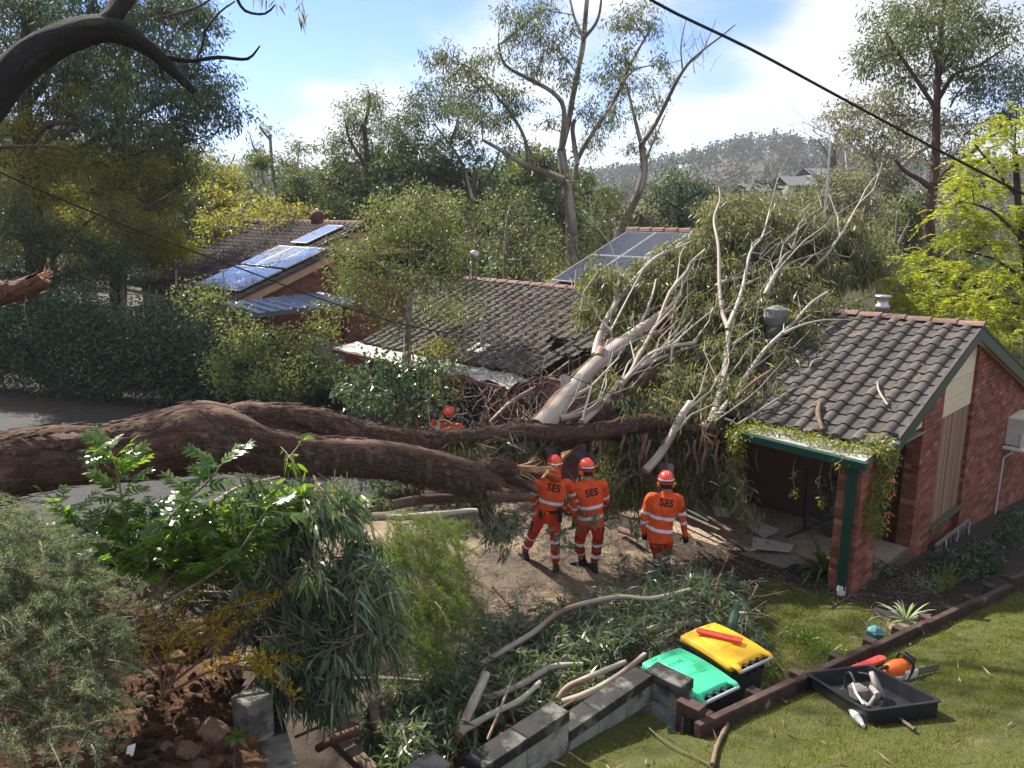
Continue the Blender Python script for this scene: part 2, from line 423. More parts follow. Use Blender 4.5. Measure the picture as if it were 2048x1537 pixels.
# garden bed along the gable and in front of the verandah
def bed_mask(x, y):
    s, t = st(x, y); a = (x - TW0[0]) * twd[0] + (y - TW0[1]) * twd[1]; q = (x - TW0[0]) * twn[0] + (y - TW0[1]) * twn[1]
    return ((s > -1.1 + .2 * wob(x * 2, y * 2)) & (s < .6) & (t > -.1) & (t < 3.2)) | ((s > -.55) & (t < .35) & (q < -.02))
sheet('garden_bed', np.arange(1, 18, .12), np.arange(8, 26, .12), lambda x, y: ground_z(x, y) + .0, m_mulch, mask=bed_mask)
# lower lawn between bins and bed
def lower_lawn_z(x, y): return ground_z(x, y) + .02 + .03 * wob(x * 3, y * 3)
def lowlawn_mask(x, y):
    s, t = st(x, y); q = (x - TW0[0]) * twn[0] + (y - TW0[1]) * twn[1]
    return (q < -.02) & (s < -.45 + .12 * wob(x * 3, y * 3)) & (t < 1.15 + .35 * wob(x * 2, y * 2)) & (x > 2.4 + .15 * wob(x * 3, y * 3))
sheet('lower_lawn', np.arange(2, 7, .1), np.arange(6, 12, .1), lower_lawn_z, m_turf, mask=lowlawn_mask)

# ---- upper lawn on the camera side (a bank with real thickness)
def lawn_mask(x, y):
    q = (x - TW0[0]) * twn[0] + (y - TW0[1]) * twn[1]; a = (x - TW0[0]) * twd[0] + (y - TW0[1]) * twd[1]
    # left of the timber wall the block wall bounds the lawn
    qb = (x - BW0[0]) * bwn[0] + (y - BW0[1]) * bwn[1]
    return np.where(a > -.1, q > -.06, qb > -.06)
# block wall line (runs along D1, steps down towards the bins)
BW0 = at_z(1289, 1340, 1.2) * [1, 1, 0]; bwd = D1; bwn = -D2
sheet('lawn', np.arange(-2.6, 13, .08), np.arange(2.0, 16, .08), lawn_z, m_turf, mask=lawn_mask)
mb = MB()                                             # the body of the bank under the lawn edge
for (pa, pb) in ((TW0 - twd * .3, TW0 + twd * 8.5), (BW0 - bwd * 4, BW0 + bwd * .35)):
    n_ = twn if pa is not None and pa is not BW0 and np.allclose(nrm((pb - pa)[:2]), twd[:2]) else bwn
    k = 20; pts = [pa + (pb - pa) * i / k + n_ * .04 for i in range(k + 1)]
    P = np.array([[[p[0], p[1], lawn_z(p[0], p[1]) - .01] for p in pts], [[p[0], p[1], -1.4] for p in pts]]); grid_sheet(mb, P)
tag(mb.build('bank', m_soil), kind='structure')

# grass blades
m_grass = leafmat('grass_blade', [(.075, .115, .014), (.12, .15, .02), (.17, .18, .03), (.20, .165, .06)], rough=.5, spec=.3, transl=.45, tcol=(1.5, 1.6, .6))
def grass(name, xs, ys, zf, mask, n, h, w=.006):
    x = rng.uniform(*xs, n); y = rng.uniform(*ys, n); ok = mask(x, y); x, y = x[ok], y[ok]
    d = np.hypot(x, y); ok = rng.uniform(0, 1, len(x)) < np.clip(8.5 / d, 0, 1) ** 1.3
    x, y, d = x[ok], y[ok], d[ok]; k = len(x); P = np.stack([x, y, zf(x, y) - .005], -1)
    patch = .75 + .45 * wob(x * 3.1, y * 3.1)
    D = nrm(np.stack([rng.normal(0, .45, k), rng.normal(0, .45, k), np.ones(k)], -1)); L = h * rng.uniform(.5, 1.4, k) * np.clip(patch, .35, 1.6); Wd = w * rng.uniform(.7, 1.4, k) * np.clip(d / 7, 1, 2)
    S = nrm(np.cross(D, rng.normal(size=(k, 3)))); mb = MB()
    tip = P + D * L[:, None] + np.stack([rng.normal(0, .3, k), rng.normal(0, .3, k), np.zeros(k)], -1) * L[:, None]
    mb.add(np.stack([P - S * Wd[:, None] / 2, P + S * Wd[:, None] / 2, tip], 1).reshape(-1, 3), np.arange(k * 3).reshape(-1, 3))
    return tag(mb.build(name, m_grass), 'short green lawn grass on the ' + ('upper bank' if name == 'grass' else 'lower patch beyond the sleepers'), 'grass', kind='stuff')
grass('grass', (-.9, 9.5), (3.6, 11.5), lawn_z, lawn_mask, 380000, .04)
g2 = grass('low_grass', (2.2, 6.5), (6.3, 11.5), lower_lawn_z, lowlawn_mask, 110000, .05)
# ---------------------------------------------------------------- the damaged brick house
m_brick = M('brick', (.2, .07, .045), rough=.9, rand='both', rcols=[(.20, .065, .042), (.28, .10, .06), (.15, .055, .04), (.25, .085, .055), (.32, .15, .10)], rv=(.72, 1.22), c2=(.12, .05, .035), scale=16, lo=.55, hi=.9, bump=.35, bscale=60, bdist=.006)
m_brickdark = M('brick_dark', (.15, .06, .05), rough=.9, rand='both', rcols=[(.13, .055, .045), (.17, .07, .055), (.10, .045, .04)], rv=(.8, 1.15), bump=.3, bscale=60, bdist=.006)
m_mortar = M('mortar', (.20, .15, .12), (.14, .10, .08), rough=.95, scale=9, bump=.5, bscale=80, bdist=.005)
m_tile = M('roof_tile', (.085, .075, .07), (.045, .04, .038), rough=.9, rand='both', rcols=[(.075, .066, .062), (.10, .085, .076), (.06, .054, .052), (.12, .10, .086)], rv=(.75, 1.2), scale=9, lo=.4, hi=.7, bump=.5, bscale=70, bdist=.008, c3=(.16, .15, .12), s3=18, lo3=.62, hi3=.74)
m_ridge = M('ridge_cap', (.21, .125, .105), (.13, .085, .075), rough=.9, rand='obj', rv=(.8, 1.15), scale=10, bump=.4, bscale=60, bdist=.006)
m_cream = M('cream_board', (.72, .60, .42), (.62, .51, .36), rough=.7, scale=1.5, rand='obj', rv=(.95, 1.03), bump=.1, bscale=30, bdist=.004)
m_wood = M('weathered_board', (.20, .12, .08), (.30, .19, .125), rough=.85, scale=5, stretch=(6, 6, .35), rand='obj', rv=(.65, 1.3), bump=.3, bscale=12, bdist=.006)
m_oldwood = M('old_timber', (.17, .12, .08), (.10, .075, .055), rough=.9, scale=6, stretch=(2, 2, 2), rand='obj', rv=(.8, 1.2), bump=.4, bscale=30, bdist=.006)
m_green = M('green_paint', (.012, .055, .036), (.01, .042, .03), rough=.35, spec=.5, scale=4)
m_zinc = M('zinc_sheet', (.40, .39, .37), (.26, .25, .235), rough=.55, spec=.5, scale=3, metal=.15, bump=.2, bscale=9, bdist=.02, c3=(.16, .14, .12), s3=7)
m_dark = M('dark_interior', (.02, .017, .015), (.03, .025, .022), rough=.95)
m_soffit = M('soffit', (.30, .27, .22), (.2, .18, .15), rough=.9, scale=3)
m_slab = M('verandah_floor', (.30, .235, .165), (.21, .165, .12), rough=.9, scale=2.2, bump=.2, bscale=40, bdist=.006, c3=(.07, .055, .04), s3=9, lo3=.58, hi3=.66)
m_galv = M('galvanised_steel', (.5, .5, .5), (.38, .38, .38), rough=.38, spec=.5, metal=.7, scale=8)
m_glass = M('window_glass', (.02, .025, .03), rough=.08, spec=.6)
m_white = M('white_paint', (.75, .74, .70), (.62, .61, .57), rough=.5, scale=5)
m_black = M('black_plastic', (.012, .012, .014), (.02, .02, .022), rough=.5, spec=.4, scale=10)

house = thing('brick_house', 'red brick bungalow with dark tiled roof crushed under the fallen tree', 'house', C0)
def part(mb, name, mat, parent=None, smooth=False, **kw):
    o = mb.build(name, mat, None, smooth); relative(house, o) if parent is None else o
    if parent is not None: o.parent = parent; o.matrix_parent_inverse = house.matrix_parent_inverse.copy()
    return o
TP = math.tan(R(20.2))
S_E, Z_E, S_R = .36, 2.115, 4.12                      # tile edge, its height, ridge
Z_R = Z_E + (S_R - S_E) * TP
T_END = 13.3
def roof(s, t, h=0):                                  # point on the front slope, h above it
    return HS(s, t, Z_E + (s - S_E) * TP + h)
RN = nrm(np.cross(D2, D1 + UP * TP)); RN = RN if RN[2] > 0 else -RN
RU = nrm(D1 + UP * TP)
def crushed(s, t):                                    # where the trunk broke through
    return ((t > 3.9) & (t < 7.0) & (s < 1.75 - .35 * abs(t - 5.4))) | (((t - 7.35) / .33) ** 2 + ((s - 1.55) / .28) ** 2 < 1)
# tiles
TW, TL = .305, (S_R - S_E) / math.cos(R(20.2)) / 13.0
def tile_mesh():
    xs = np.linspace(0, 1, 13); prof = []
    for x in xs:
        y = x
        prof.append(.008 + .058 * max(0, math.sin(math.pi * np.clip((y - .03) / .56, 0, 1))) ** .7)
    prof = np.array(prof); k = len(xs); V = []
    for l, lift in ((0, .022), (TL * 1.12, -.004)):
        for x, z in zip(xs, prof): V.append((x * (TW + .004), l, z + lift))
    for x, z in zip(xs, prof): V.append((x * (TW + .004), 0, .004))
    F = [[i, i + 1, k + i + 1, k + i] for i in range(k - 1)] + [[2 * k + i, 2 * k + i + 1, i + 1, i] for i in range(k - 1)]
    return np.array(V, float), np.array(F)
tv, tf = tile_mesh()
tmb = MB(); tmb.add(tv, tf); tile_me = tmb.mesh('roof_tile', m_tile)
for p in tile_me.polygons: p.use_smooth = False
roofdeck = MB(); nt_ = int(T_END / TW); rest = MB(); cand = []
T0 = -.16
for r in range(13):
    for c in range(nt_):
        s = S_E + r * TL * math.cos(R(20.2)); t = T0 + c * TW
        if crushed(s + .12, t + TW / 2): continue
        q = HS(s, t, 0); cand.append((np.linalg.norm(roof(s, t) - EYE), r, c, s, t))
cand.sort()
Rm = Matrix((tuple(-D2), tuple(RU), tuple(RN))).transposed()      # x along the eave, y up the slope
for i, (d, r, c, s, t) in enumerate(cand):
    j = rng.normal(0, 1, 4); near = math.hypot(s - 1.0, (t - 5.4) / 2.2) < 1.3
    k = 3.0 if near else 1.0
    o = roof(s, t + TW) + RN * (.004 + (abs(j[3]) * .02 if near else 0)); M4 = Matrix.LocRotScale(Vector(o), (Rm @ Matrix.Rotation(j[0] * .006 * k, 3, 'Z') @ Matrix.Rotation(j[1] * .006 * k, 3, 'Y')).to_quaternion(), None)
    if i < 300:
        ob = bpy.data.objects.new('roof_tile', tile_me); COL.objects.link(ob); ob.parent = house; ob.matrix_world = M4
        ob.matrix_basis = Matrix.Translation(-house.location) @ M4
    else:
        mm = np.array(M4); rest.add(tv @ mm[:3, :3].T + mm[:3, 3], tf)
o = part(rest, 'tile_field', m_tile); o['kind'] = 'stuff'
# roof deck under the tiles and the rear slope
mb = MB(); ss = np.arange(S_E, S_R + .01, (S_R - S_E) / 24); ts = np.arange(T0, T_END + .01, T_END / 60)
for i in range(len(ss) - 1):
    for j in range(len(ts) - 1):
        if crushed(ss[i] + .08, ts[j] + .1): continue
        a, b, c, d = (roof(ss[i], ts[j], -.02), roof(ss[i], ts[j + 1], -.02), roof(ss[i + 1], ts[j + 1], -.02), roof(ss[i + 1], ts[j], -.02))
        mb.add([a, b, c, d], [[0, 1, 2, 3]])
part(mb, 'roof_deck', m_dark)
mb = MB(); S_B = 9.2
def back(s, t, h=0): return HS(s, t, Z_R - (s - S_R) * TP + h)
P = np.array([[back(s, t, .02 + .02 * abs(math.sin(t * 9.5))) for t in np.linspace(T0, T_END, 90)] for s in np.linspace(S_R, S_B, 12)]); grid_sheet(mb, P)
part(mb, 'rear_roof', m_tile)
# broken rafters in the hole
for t in np.arange(4.0, 7.0, .45):
    mb = MB(); a = roof(S_E + .1, t, -.12 - .25 * rng.uniform()); b = roof(2.1, t + rng.normal(0, .08), -.1)
    obox(mb, a, b - a, D2 * .045, UP * .09); part(mb, 'rafter', m_oldwood)
# ridge caps
for i in range(31):
    t = T0 - .03 + i * .43
    if t > T_END: break
    mb = MB(); th = np.linspace(-1.05, 1.05, 8); V = []
    for (tt, rr) in ((t, .135), (t + .45, .125)):
        for a in th: V.append(HS(S_R, tt, Z_R - .05) + D1 * math.sin(a) * rr * 1.15 + UP * (math.cos(a) * rr + (.012 if tt == t else 0)))
    for a in th: V.append(HS(S_R, t, Z_R - .07) + D1 * math.sin(a) * .10 + UP * math.cos(a) * .11)
    F = [[j, j + 1, 8 + j + 1, 8 + j] for j in range(7)] + [[16 + j, 16 + j + 1, j + 1, j] for j in range(7)]
    mb.add(V, F); part(mb, 'ridge_cap', m_ridge)
# barge boards on the gable (green), with the dark tile edge above
def barge(sa, za, sb, zb, name='barge_board'):
    mb = MB(); o = HS(sa, -.155, za); e = HS(sb, -.155, zb) - o
    obox(mb, o - UP * .23, e, D2 * .03, UP * .22); part(mb, name, m_green)
    mb = MB(); obox(mb, o - UP * .01 - D2 * .012, e, D2 * .05, UP * .045); part(mb, 'barge_capping', m_tile)
    mb = MB(); obox(mb, o - UP * .205 + D2 * .03, e, D2 * .125, UP * .02); part(mb, 'barge_soffit', m_cream)
barge(S_E - .08, Z_E - .08 * TP, S_R, Z_R + .0)
barge(S_R, Z_R, S_B, Z_R - (S_B - S_R) * TP)
# ---- gable wall, course by course
BH, BL, MO = .074, .230, .012
def zroof(s): return (Z_E + (s - S_E) * TP if s < S_R else Z_R - (s - S_R) * TP) - .215
brick_c = []
def brick_wall(o, du, dn, length, z0, z1, openings=(), topf=None, d=.11, phase=0):
    """lists bricks of a wall face; du along, dn outward; wall face through o"""
    nco = int(round((z1 - z0) / (BH + MO)))
    for c in range(nco):
        z = z0 + c * (BH + MO); off = 0 if (c + phase) % 2 == 0 else -(BL + MO) / 2; u = off
        while u < length - .02:
            a, b = max(u, 0), min(u + BL, length)
            if b - a > .03:
                mid = (a + b) / 2
                if not any(ua < mid < ub and za < z + BH / 2 < zb for ua, ub, za, zb in openings) and (topf is None or z + BH < topf(mid) + .07):
                    brick_c.append((o + du * a + UP * z - dn * d, du * (b - a), dn * (d + rng.uniform(-.002, .003)), UP * BH))
            u += BL + MO
def flush_bricks(parent_name, mat, limit, wall_mb, parent_part=None):
    """nearest bricks become parts, the rest one stuff part"""
    global brick_c
    w = part(wall_mb, parent_name, m_mortar)
    brick_c.sort(key=lambda b: np.linalg.norm(b[0] - EYE))
    cache = {}; rest = MB()
    for i, (o, a, b, c) in enumerate(brick_c):
        if i < limit:
            la, lb = np.linalg.norm(a), np.linalg.norm(b); key = (round(la, 2), round(c[2], 3))
            ua, ub = a / la, b / lb
            if key not in cache:
                m_ = MB(); bev_box(m_, (0, 0, 0), (la, 0, 0), (0, .112, 0), (0, 0, c[2]), .004); cache[key] = m_.mesh('brick', mat)
            if np.dot(np.cross(ua, ub), UP) < 0: o, ua, ub = o + a, -ua, ub
            Mx = Matrix((tuple(ua), tuple(ub), (0, 0, 1))).transposed().to_4x4(); Mx.translation = Vector(o + ub * (lb - .112))
            ob = bpy.data.objects.new('brick', cache[key]); COL.objects.link(ob); ob.parent = w
            ob.matrix_parent_inverse = house.matrix_parent_inverse.copy(); ob.matrix_basis = Mx
        else: obox(rest, o, a, b, c)
    if rest.n:
        o = part(rest, 'brickwork', mat, parent=w); o['kind'] = 'stuff'
    brick_c = []
    return w
# the wall face lies on t = 0; mortar backing 6 mm behind the brick faces
P1a, P1b, P2a, S_W = 2.15, 3.05, 4.76, 11.5
zb = lambda s: float(ground_z(*HS(s, 0, 0)[:2])) - .15
Z_B = -.9
wall = MB()
def backing(mb, s0, s1, z0, z1f, t=.018, th=.2):
    k = max(2, int((s1 - s0) / .25)); xs = np.linspace(s0, s1, k)
    fr = np.array([[HS(s, t, z0) for s in xs], [HS(s, t, z1f(s)) for s in xs]]); bk = np.array([[HS(s, t + th, z0) for s in xs], [HS(s, t + th, z1f(s)) for s in xs]])
    grid_sheet(mb, fr); grid_sheet(mb, bk[::-1]); grid_sheet(mb, np.array([fr[:, 0], bk[:, 0]])); grid_sheet(mb, np.array([fr[:, -1], bk[:, -1]])); grid_sheet(mb, np.array([fr[1], bk[1]]))
backing(wall, P1a + .008, P1b - .008, Z_B, zroof); backing(wall, P2a + .008, S_W, Z_B - 1.5, zroof); backing(wall, P1b - .008, P2a + .008, Z_B, lambda s: .0, t=.115)
brick_wall(HS(P1a, 0, 0), D1, -D2, P1b - P1a, Z_B, 3.2, topf=lambda u: zroof(P1a + u))
brick_wall(HS(P1a, .24, 0), -D2, -D1, .24, Z_B, 2.9, topf=lambda u: zroof(P1a), phase=1, d=.1)
brick_wall(HS(P1b, .0, 0), D2, D1, .12, 0.05, 3.0, topf=lambda u: zroof(P1b), phase=1, d=.1)
brick_wall(HS(P2a, .12, 0), -D2, -D1, .12, -.8, 3.2, topf=lambda u: zroof(P2a), phase=0, d=.1)
brick_wall(HS(P2a, 0, 0), D1, -D2, S_W - P2a, Z_B - 1.2, 3.3, topf=lambda u: zroof(P2a + u))
brick_wall(HS(P1b, .11, 0), D1, -D2, P2a - P1b, Z_B, .0)
gable_wall = flush_bricks('gable_wall', m_brick, 300, wall)
# corner pillar of the verandah
PS0, PS1 = -.22, .50
wall = MB(); obox(wall, HS(PS0 + .008, .008, -.5), D1 * (PS1 - PS0 - .016), D2 * .33, UP * 2.52)
brick_wall(HS(PS0, 0, 0), D1, -D2, PS1 - PS0, -.45, 2.0)
brick_wall(HS(PS0, .346, 0), -D2, -D1, .346, -.45, 2.0, phase=1, d=.1)
pillar = flush_bricks('verandah_pillar', m_brick, 250, wall)
# cream boards: gable panel and the triangle over the doorway
def cream(s0, s1, z0, t, ztop, n, name='cream_board'):
    h = .30; z = z0
    for i in range(n):
        zt = z + h - .006
        pts = [(s, z) for s in (s0, s1)]; xs = np.linspace(s0, s1, 12)
        top = [(s, min(zt, ztop(s))) for s in xs if True]
        if max(q[1] for q in top) < z + .02: break
        lo_s = [s for s, zz_ in top if zz_ > z]; xs2 = [q for q in top if q[1] > z]
        poly = [(xs2[0][0], z)] + xs2 + [(xs2[-1][0], z)]
        mb = MB(); fr = np.array([HS(s, t - .004 * (i % 2 == 9), zz_) for s, zz_ in poly]); bk = np.array([HS(s, t + .03, zz_) for s, zz_ in poly]); k = len(poly)
        bm = bmesh.new(); vf = [bm.verts.new(p) for p in fr]; vb = [bm.verts.new(p) for p in bk]; bm.faces.new(vf); bm.faces.new(vb[::-1])
        for j in range(k): bm.faces.new([vf[j], vf[(j + 1) % k], vb[(j + 1) % k], vb[j]][::-1])
        bmesh.ops.recalc_face_normals(bm, faces=bm.faces[:]); add_bm(mb, bm); part(mb, name, m_cream); z += h
cream(P1b + .003, P2a - .003, 2.0, .055, lambda s: zroof(s), 6)
cream(S_E + .2, P1a - .003, 2.06, .03, lambda s: zroof(s), 3)
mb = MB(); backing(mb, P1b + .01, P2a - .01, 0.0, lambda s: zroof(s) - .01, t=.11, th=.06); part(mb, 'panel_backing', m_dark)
# vertical timber boards and sill
n_b = 15
for i in range(n_b):
    w = (P2a - P1b - .02) / n_b; mb = MB(); obox(mb, HS(P1b + .01 + i * w, .06 + rng.uniform(0, .008), .06), D1 * (w - .006), D2 * .03, UP * 1.935); part(mb, 'timber_board', m_wood)
mb = MB(); bev_box(mb, HS(P1b + .02, -.03, -.04), D1 * (P2a - P1b - .04), D2 * .14, UP * .085, .012); part(mb, 'sill', M('sill', (.11, .10, .07), (.07, .075, .05), rough=.95, scale=8, bump=.6, bscale=40))
# flood lamp under the barge
mb = MB(); p = at_plane(1792, 880, GN, GC + .16); tube(mb, [p + D2 * .1 + UP * .10, p + UP * .07, p + UP * .0], [.02, .03, .045], 10, 0); lathe(mb, [(.03, .0), (.055, -.04), (.062, -.06), (.045, -.055), (.0, -.05)], p, UP, 14, 1)
part(mb, 'flood_lamp', [m_black, m_galv], smooth=True)
# verandah: floor, side plank, inner walls, post
mb = MB(); obox(mb, HS(-.05, .03, -.6), D1 * 2.19, D2 * 4.3, UP * .6); part(mb, 'verandah_floor', m_slab)
mb = MB(); obox(mb, HS(PS1 + .01, -.03, -.25), D1 * (P1a - PS1 - .02), D2 * .05, UP * .265); part(mb, 'floor_edge_plank', m_oldwood)
mb = MB(); obox(mb, HS(PS1 + .01, -.05, -.55), D1 * (P1a - PS1 - .02), D2 * .05, UP * .22); part(mb, 'floor_edge_plank', m_oldwood)
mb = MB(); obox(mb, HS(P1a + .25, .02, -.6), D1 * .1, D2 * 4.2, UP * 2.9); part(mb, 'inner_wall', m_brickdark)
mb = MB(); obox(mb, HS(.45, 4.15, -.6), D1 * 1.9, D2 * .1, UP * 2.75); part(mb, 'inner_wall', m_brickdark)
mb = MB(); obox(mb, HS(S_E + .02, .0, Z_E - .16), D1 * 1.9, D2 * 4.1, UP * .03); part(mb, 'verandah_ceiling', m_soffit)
# front wall left of the verandah, bricks in relief
wall = MB(); obox(wall, HS(.508, 4.26, -.6), D1 * .1, D2 * (12.9 - 4.26), UP * 2.72)
wins = [(6.15, 7.35, .75, 1.75), (8.6, 10.1, .55, 1.8), (4.7, 5.6, .0, 1.9)]
brick_wall(HS(.50, 4.25, 0), D2, -D1, 8.6, -.55, 2.1, openings=[(a - 4.25, b - 4.25, c, d) for a, b, c, d in wins])
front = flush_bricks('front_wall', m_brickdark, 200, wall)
for a, b, c, d in wins:
    mb = MB(); 
    for (ua, ub, za, zb_) in ((a, b, c, c + .05), (a, b, d - .05, d), (a, a + .05, c + .05, d - .05), (b - .05, b, c + .05, d - .05), ((a + b) / 2 - .025, (a + b) / 2 + .025, c + .05, d - .05)):
        obox(mb, HS(.485, ua, za), D2 * (ub - ua), D1 * .02, UP * (zb_ - za))
    w = part(mb, 'window', m_black); m2 = MB(); obox(m2, HS(.497, a + .01, c + .01), D2 * (b - a - .02), D1 * .008, UP * (d - c - .02)); part(m2, 'pane', m_glass, parent=w)
    m3 = MB(); bev_box(m3, HS(.40, a - .05, c - .10), D2 * (b - a + .1), D1 * .1, UP * .09, .01); part(m3, 'window_sill', m_brickdark)
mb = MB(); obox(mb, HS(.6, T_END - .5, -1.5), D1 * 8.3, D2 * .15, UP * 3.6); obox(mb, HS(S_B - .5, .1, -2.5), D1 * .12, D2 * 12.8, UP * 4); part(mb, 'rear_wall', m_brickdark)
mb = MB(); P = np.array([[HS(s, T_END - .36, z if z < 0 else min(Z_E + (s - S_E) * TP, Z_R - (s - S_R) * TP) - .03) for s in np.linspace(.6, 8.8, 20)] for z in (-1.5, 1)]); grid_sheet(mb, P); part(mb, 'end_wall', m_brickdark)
# zinc eave sheet, buckled where the tree hit, and the green gutter in front
def skirt(t0, t1, name, sout=-.30, bend=0.0):
    ts = np.linspace(t0, t1, max(6, int((t1 - t0) / .16))); ss = np.linspace(sout, S_E + .06, 6)
    P = np.array([[HS(s, t, Z_E - .03 - (S_E - s) * .10 + bend * .07 * wob(t * 3.2, s * 4) + .008 * wob(t * 6, s * 9)) for t in ts] for s in ss]); mb = MB(); grid_sheet(mb, P)
    P2 = P.copy(); P2[..., 2] -= .012; grid_sheet(mb, P2[::-1]); 
    return part(mb, name, m_zinc, smooth=True)
skirt(.0, 1.95, 'eave_sheet', bend=.25); skirt(7.0, 8.5, 'eave_sheet', bend=1.4); skirt(8.42, T_END, 'eave_sheet', bend=.25)
def gutter(P, name='gutter'):
    mb = MB(); tube(mb, P, .06, 10, 0, cap=True, flat=(1, 1)); return part(mb, name, m_green, smooth=True)
mb = MB(); obox(mb, HS(-.42, -.1, 1.955), D1 * .12, D2 * 1.95 + UP * .06, UP * .11); part(mb, 'gutter', m_green)
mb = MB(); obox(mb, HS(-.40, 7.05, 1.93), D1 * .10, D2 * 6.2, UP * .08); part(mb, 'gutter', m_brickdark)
mb = MB(); obox(mb, HS(S_E + .0, .36, 1.93), D1 * .05, D2 * 2.6, UP * .13); part(mb, 'verandah_beam', m_green)
# downpipe with white plastic shoe
pt, pb_ = HS(PS0 - .055, .12, 1.96), HS(PS0 - .055, .12, .06)
mb = MB(); obox(mb, HS(PS0 - .10, .06, .08), D1 * .075, D2 * .12, UP * 1.9); part(mb, 'downpipe', m_green)
mb = MB(); b0 = HS(PS0 - .06, .12, .14); tube(mb, [b0, b0 - UP * .16], .062, 14, 0); tube(mb, [b0 - UP * .15, b0 - UP * .21], .072, 14, 0); tube(mb, [b0 - UP * .2, b0 - UP * .42 - D1 * .12 + D2 * .03], .058, 14, 0); part(mb, 'pipe_shoe', m_white, smooth=True)
# roof vents, flue and evaporative unit half buried in leaves
mb = MB(); p = at_plane(1762, 640, -D1, float(-D1 @ HS(S_R + .5, 0, 0))); lathe(mb, [(.09, -.6), (.09, .0), (.13, .0), (.13, .06), (.10, .08), (.10, .2), (.15, .22), (.15, .25), (.02, .26)], p + UP * .22, UP, 16); part(mb, 'flue', m_galv, smooth=True)
mb = MB(); p = roof(2.75, 2.95, 0); lathe(mb, [(.17, -.2), (.17, .38), (.21, .38), (.24, .52), (.20, .66), (.08, .72), (.01, .72)], p, UP, 18); obox(mb, roof(2.4, 2.65, .03), RU * .5, D2 * .62, RN * .02); part(mb, 'roof_ventilator', M('grey_metal', (.16, .165, .16), (.11, .115, .11), rough=.6, scale=6))
mb = MB(); p = roof(1.0, 9.15, 0); lathe(mb, [(.035, -.1), (.035, .55), (.06, .56), (.06, .68), (.0, .72)], p, UP, 10); obox(mb, roof(.75, 8.95, .05), RU * .4, D2 * .45, RN * .012); part(mb, 'soil_vent', m_zinc)

# ---- upper wing behind the ridge with its solar panels
B0 = at(1098, 568, 20.8); s_b, t_b = st(B0[0], B0[1]); pit = math.tan(R(20.4)); z_b = B0[2]
def up_roof(s, t, h=0): return HS(s, t, z_b + (s - s_b) * pit + h)
S_UR = s_b + 3.45; T_UL, T_UR = t_b + .15, t_b - 6.3
mb = MB(); P = np.array([[up_roof(s, t, -.03 + .018 * abs(math.sin(t * 9.5))) for t in np.linspace(T_UL, T_UR, 120)] for s in np.linspace(s_b - .5, S_UR, 14)]); grid_sheet(mb, P)
P = np.array([[HS(s, t, z_b + (2 * S_UR - s - s_b) * pit) for t in (T_UL, T_UR)] for s in (S_UR, S_UR + 3.5)]); grid_sheet(mb, P)
uw = part(mb, 'upper_roof', m_tile)
for i in range(15):
    t = T_UL - .02 - i * .43; mb = MB(); tube(mb, [HS(S_UR, t, z_b + (S_UR - s_b) * pit - .0), HS(S_UR, t - .44, z_b + (S_UR - s_b) * pit + .012)], [.10, .115], 8); part(mb, 'ridge_cap', m_ridge)
m_panel = M('solar_cell', (.012, .015, .026), (.02, .024, .04), rough=.18, spec=.55, scale=3); m_busbar = M('busbar', (.5, .52, .55), rough=.4)
def solar(parent_part, o, ux, uy, un, w, h, nx, ny, name='solar_panel'):
    fr = MB(); obox(fr, o, ux * w, uy * h, un * .035, 0)
    po = part(fr, name, m_galv)
    c = MB(); k = .018
    for i in range(nx):
        for j in range(ny):
            a, b = (w - 2 * k) / nx, (h - 2 * k) / ny
            q = o + ux * (k + i * a + .004) + uy * (k + j * b + .004) + un * .0385
            c.add([q, q + ux * (a - .008), q + ux * (a - .008) + uy * (b - .008), q + uy * (b - .008)], [[0, 1, 2, 3]])
    part(c, 'cell_sheet', m_panel, parent=po)
    return po
uu = nrm(D1 + UP * pit); un_ = nrm(np.cross(-D2, uu)); un_ = un_ if un_[2] > 0 else -un_
for i in range(5):
    for j in range(2):
        solar(None, up_roof(s_b + .0, t_b - .1 - i * 1.02, .08) + uu * (j * 1.68), -D2, uu, un_, 1.0, 1.65, 6, 10 if False else 4)
for (s0, s1) in ((s_b - .3, S_UR),):
    mb = MB(); k = 10; xs = np.linspace(s0, 2 * S_UR - s0, 2 * k + 1)
    zt = lambda s: z_b + (min(s, 2 * S_UR - s) - s_b) * pit - .05
    for tt in (T_UR + .25, T_UL - .3):
        P = np.array([[HS(s, tt, -2.0) for s in xs], [HS(s, tt, zt(s)) for s in xs]]); grid_sheet(mb, P)
    P = np.array([[HS(s0 + .02, t, -2) for t in (T_UL - .3, T_UR + .25)], [HS(s0 + .02, t, zt(s0)) for t in (T_UL - .3, T_UR + .25)]]); grid_sheet(mb, P)
    part(mb, 'upper_wall', m_cream)
    for sgn in (0, 1):
        o = HS(s0 - .1 if sgn == 0 else S_UR, T_UR - .02, (zt(s0) if sgn == 0 else zt(S_UR)) - .16); e = HS(S_UR if sgn == 0 else 2 * S_UR - s0 + .1, T_UR - .02, (zt(S_UR) if sgn == 0 else zt(s0)) - .16)
        m2 = MB(); obox(m2, o, e - o, D2 * .04, UP * .2); part(m2, 'barge_board', m_green)
    for i in range(9):
        z = 1.6 + i * .3; m2 = MB(); obox(m2, HS(s0 + .1, T_UR + .235, z), D1 * 2.2, D2 * .02, UP * .29)
        if z + .29 < zt(s0 + .1): part(m2, 'cream_board', m_cream)
# metal flues behind the ridge at left
mb = MB(); p = at(950, 575, 26); lathe(mb, [(.11, -1.5), (.11, .95), (.15, .95), (.15, 1.15), (.02, 1.2)], p, UP, 14); part(mb, 'flue', m_galv, smooth=True)
mb = MB(); p = at(943, 575, 26); lathe(mb, [(.05, -1.5), (.05, .8), (.02, .82)], p, UP, 10); part(mb, 'flue', m_galv, smooth=True)
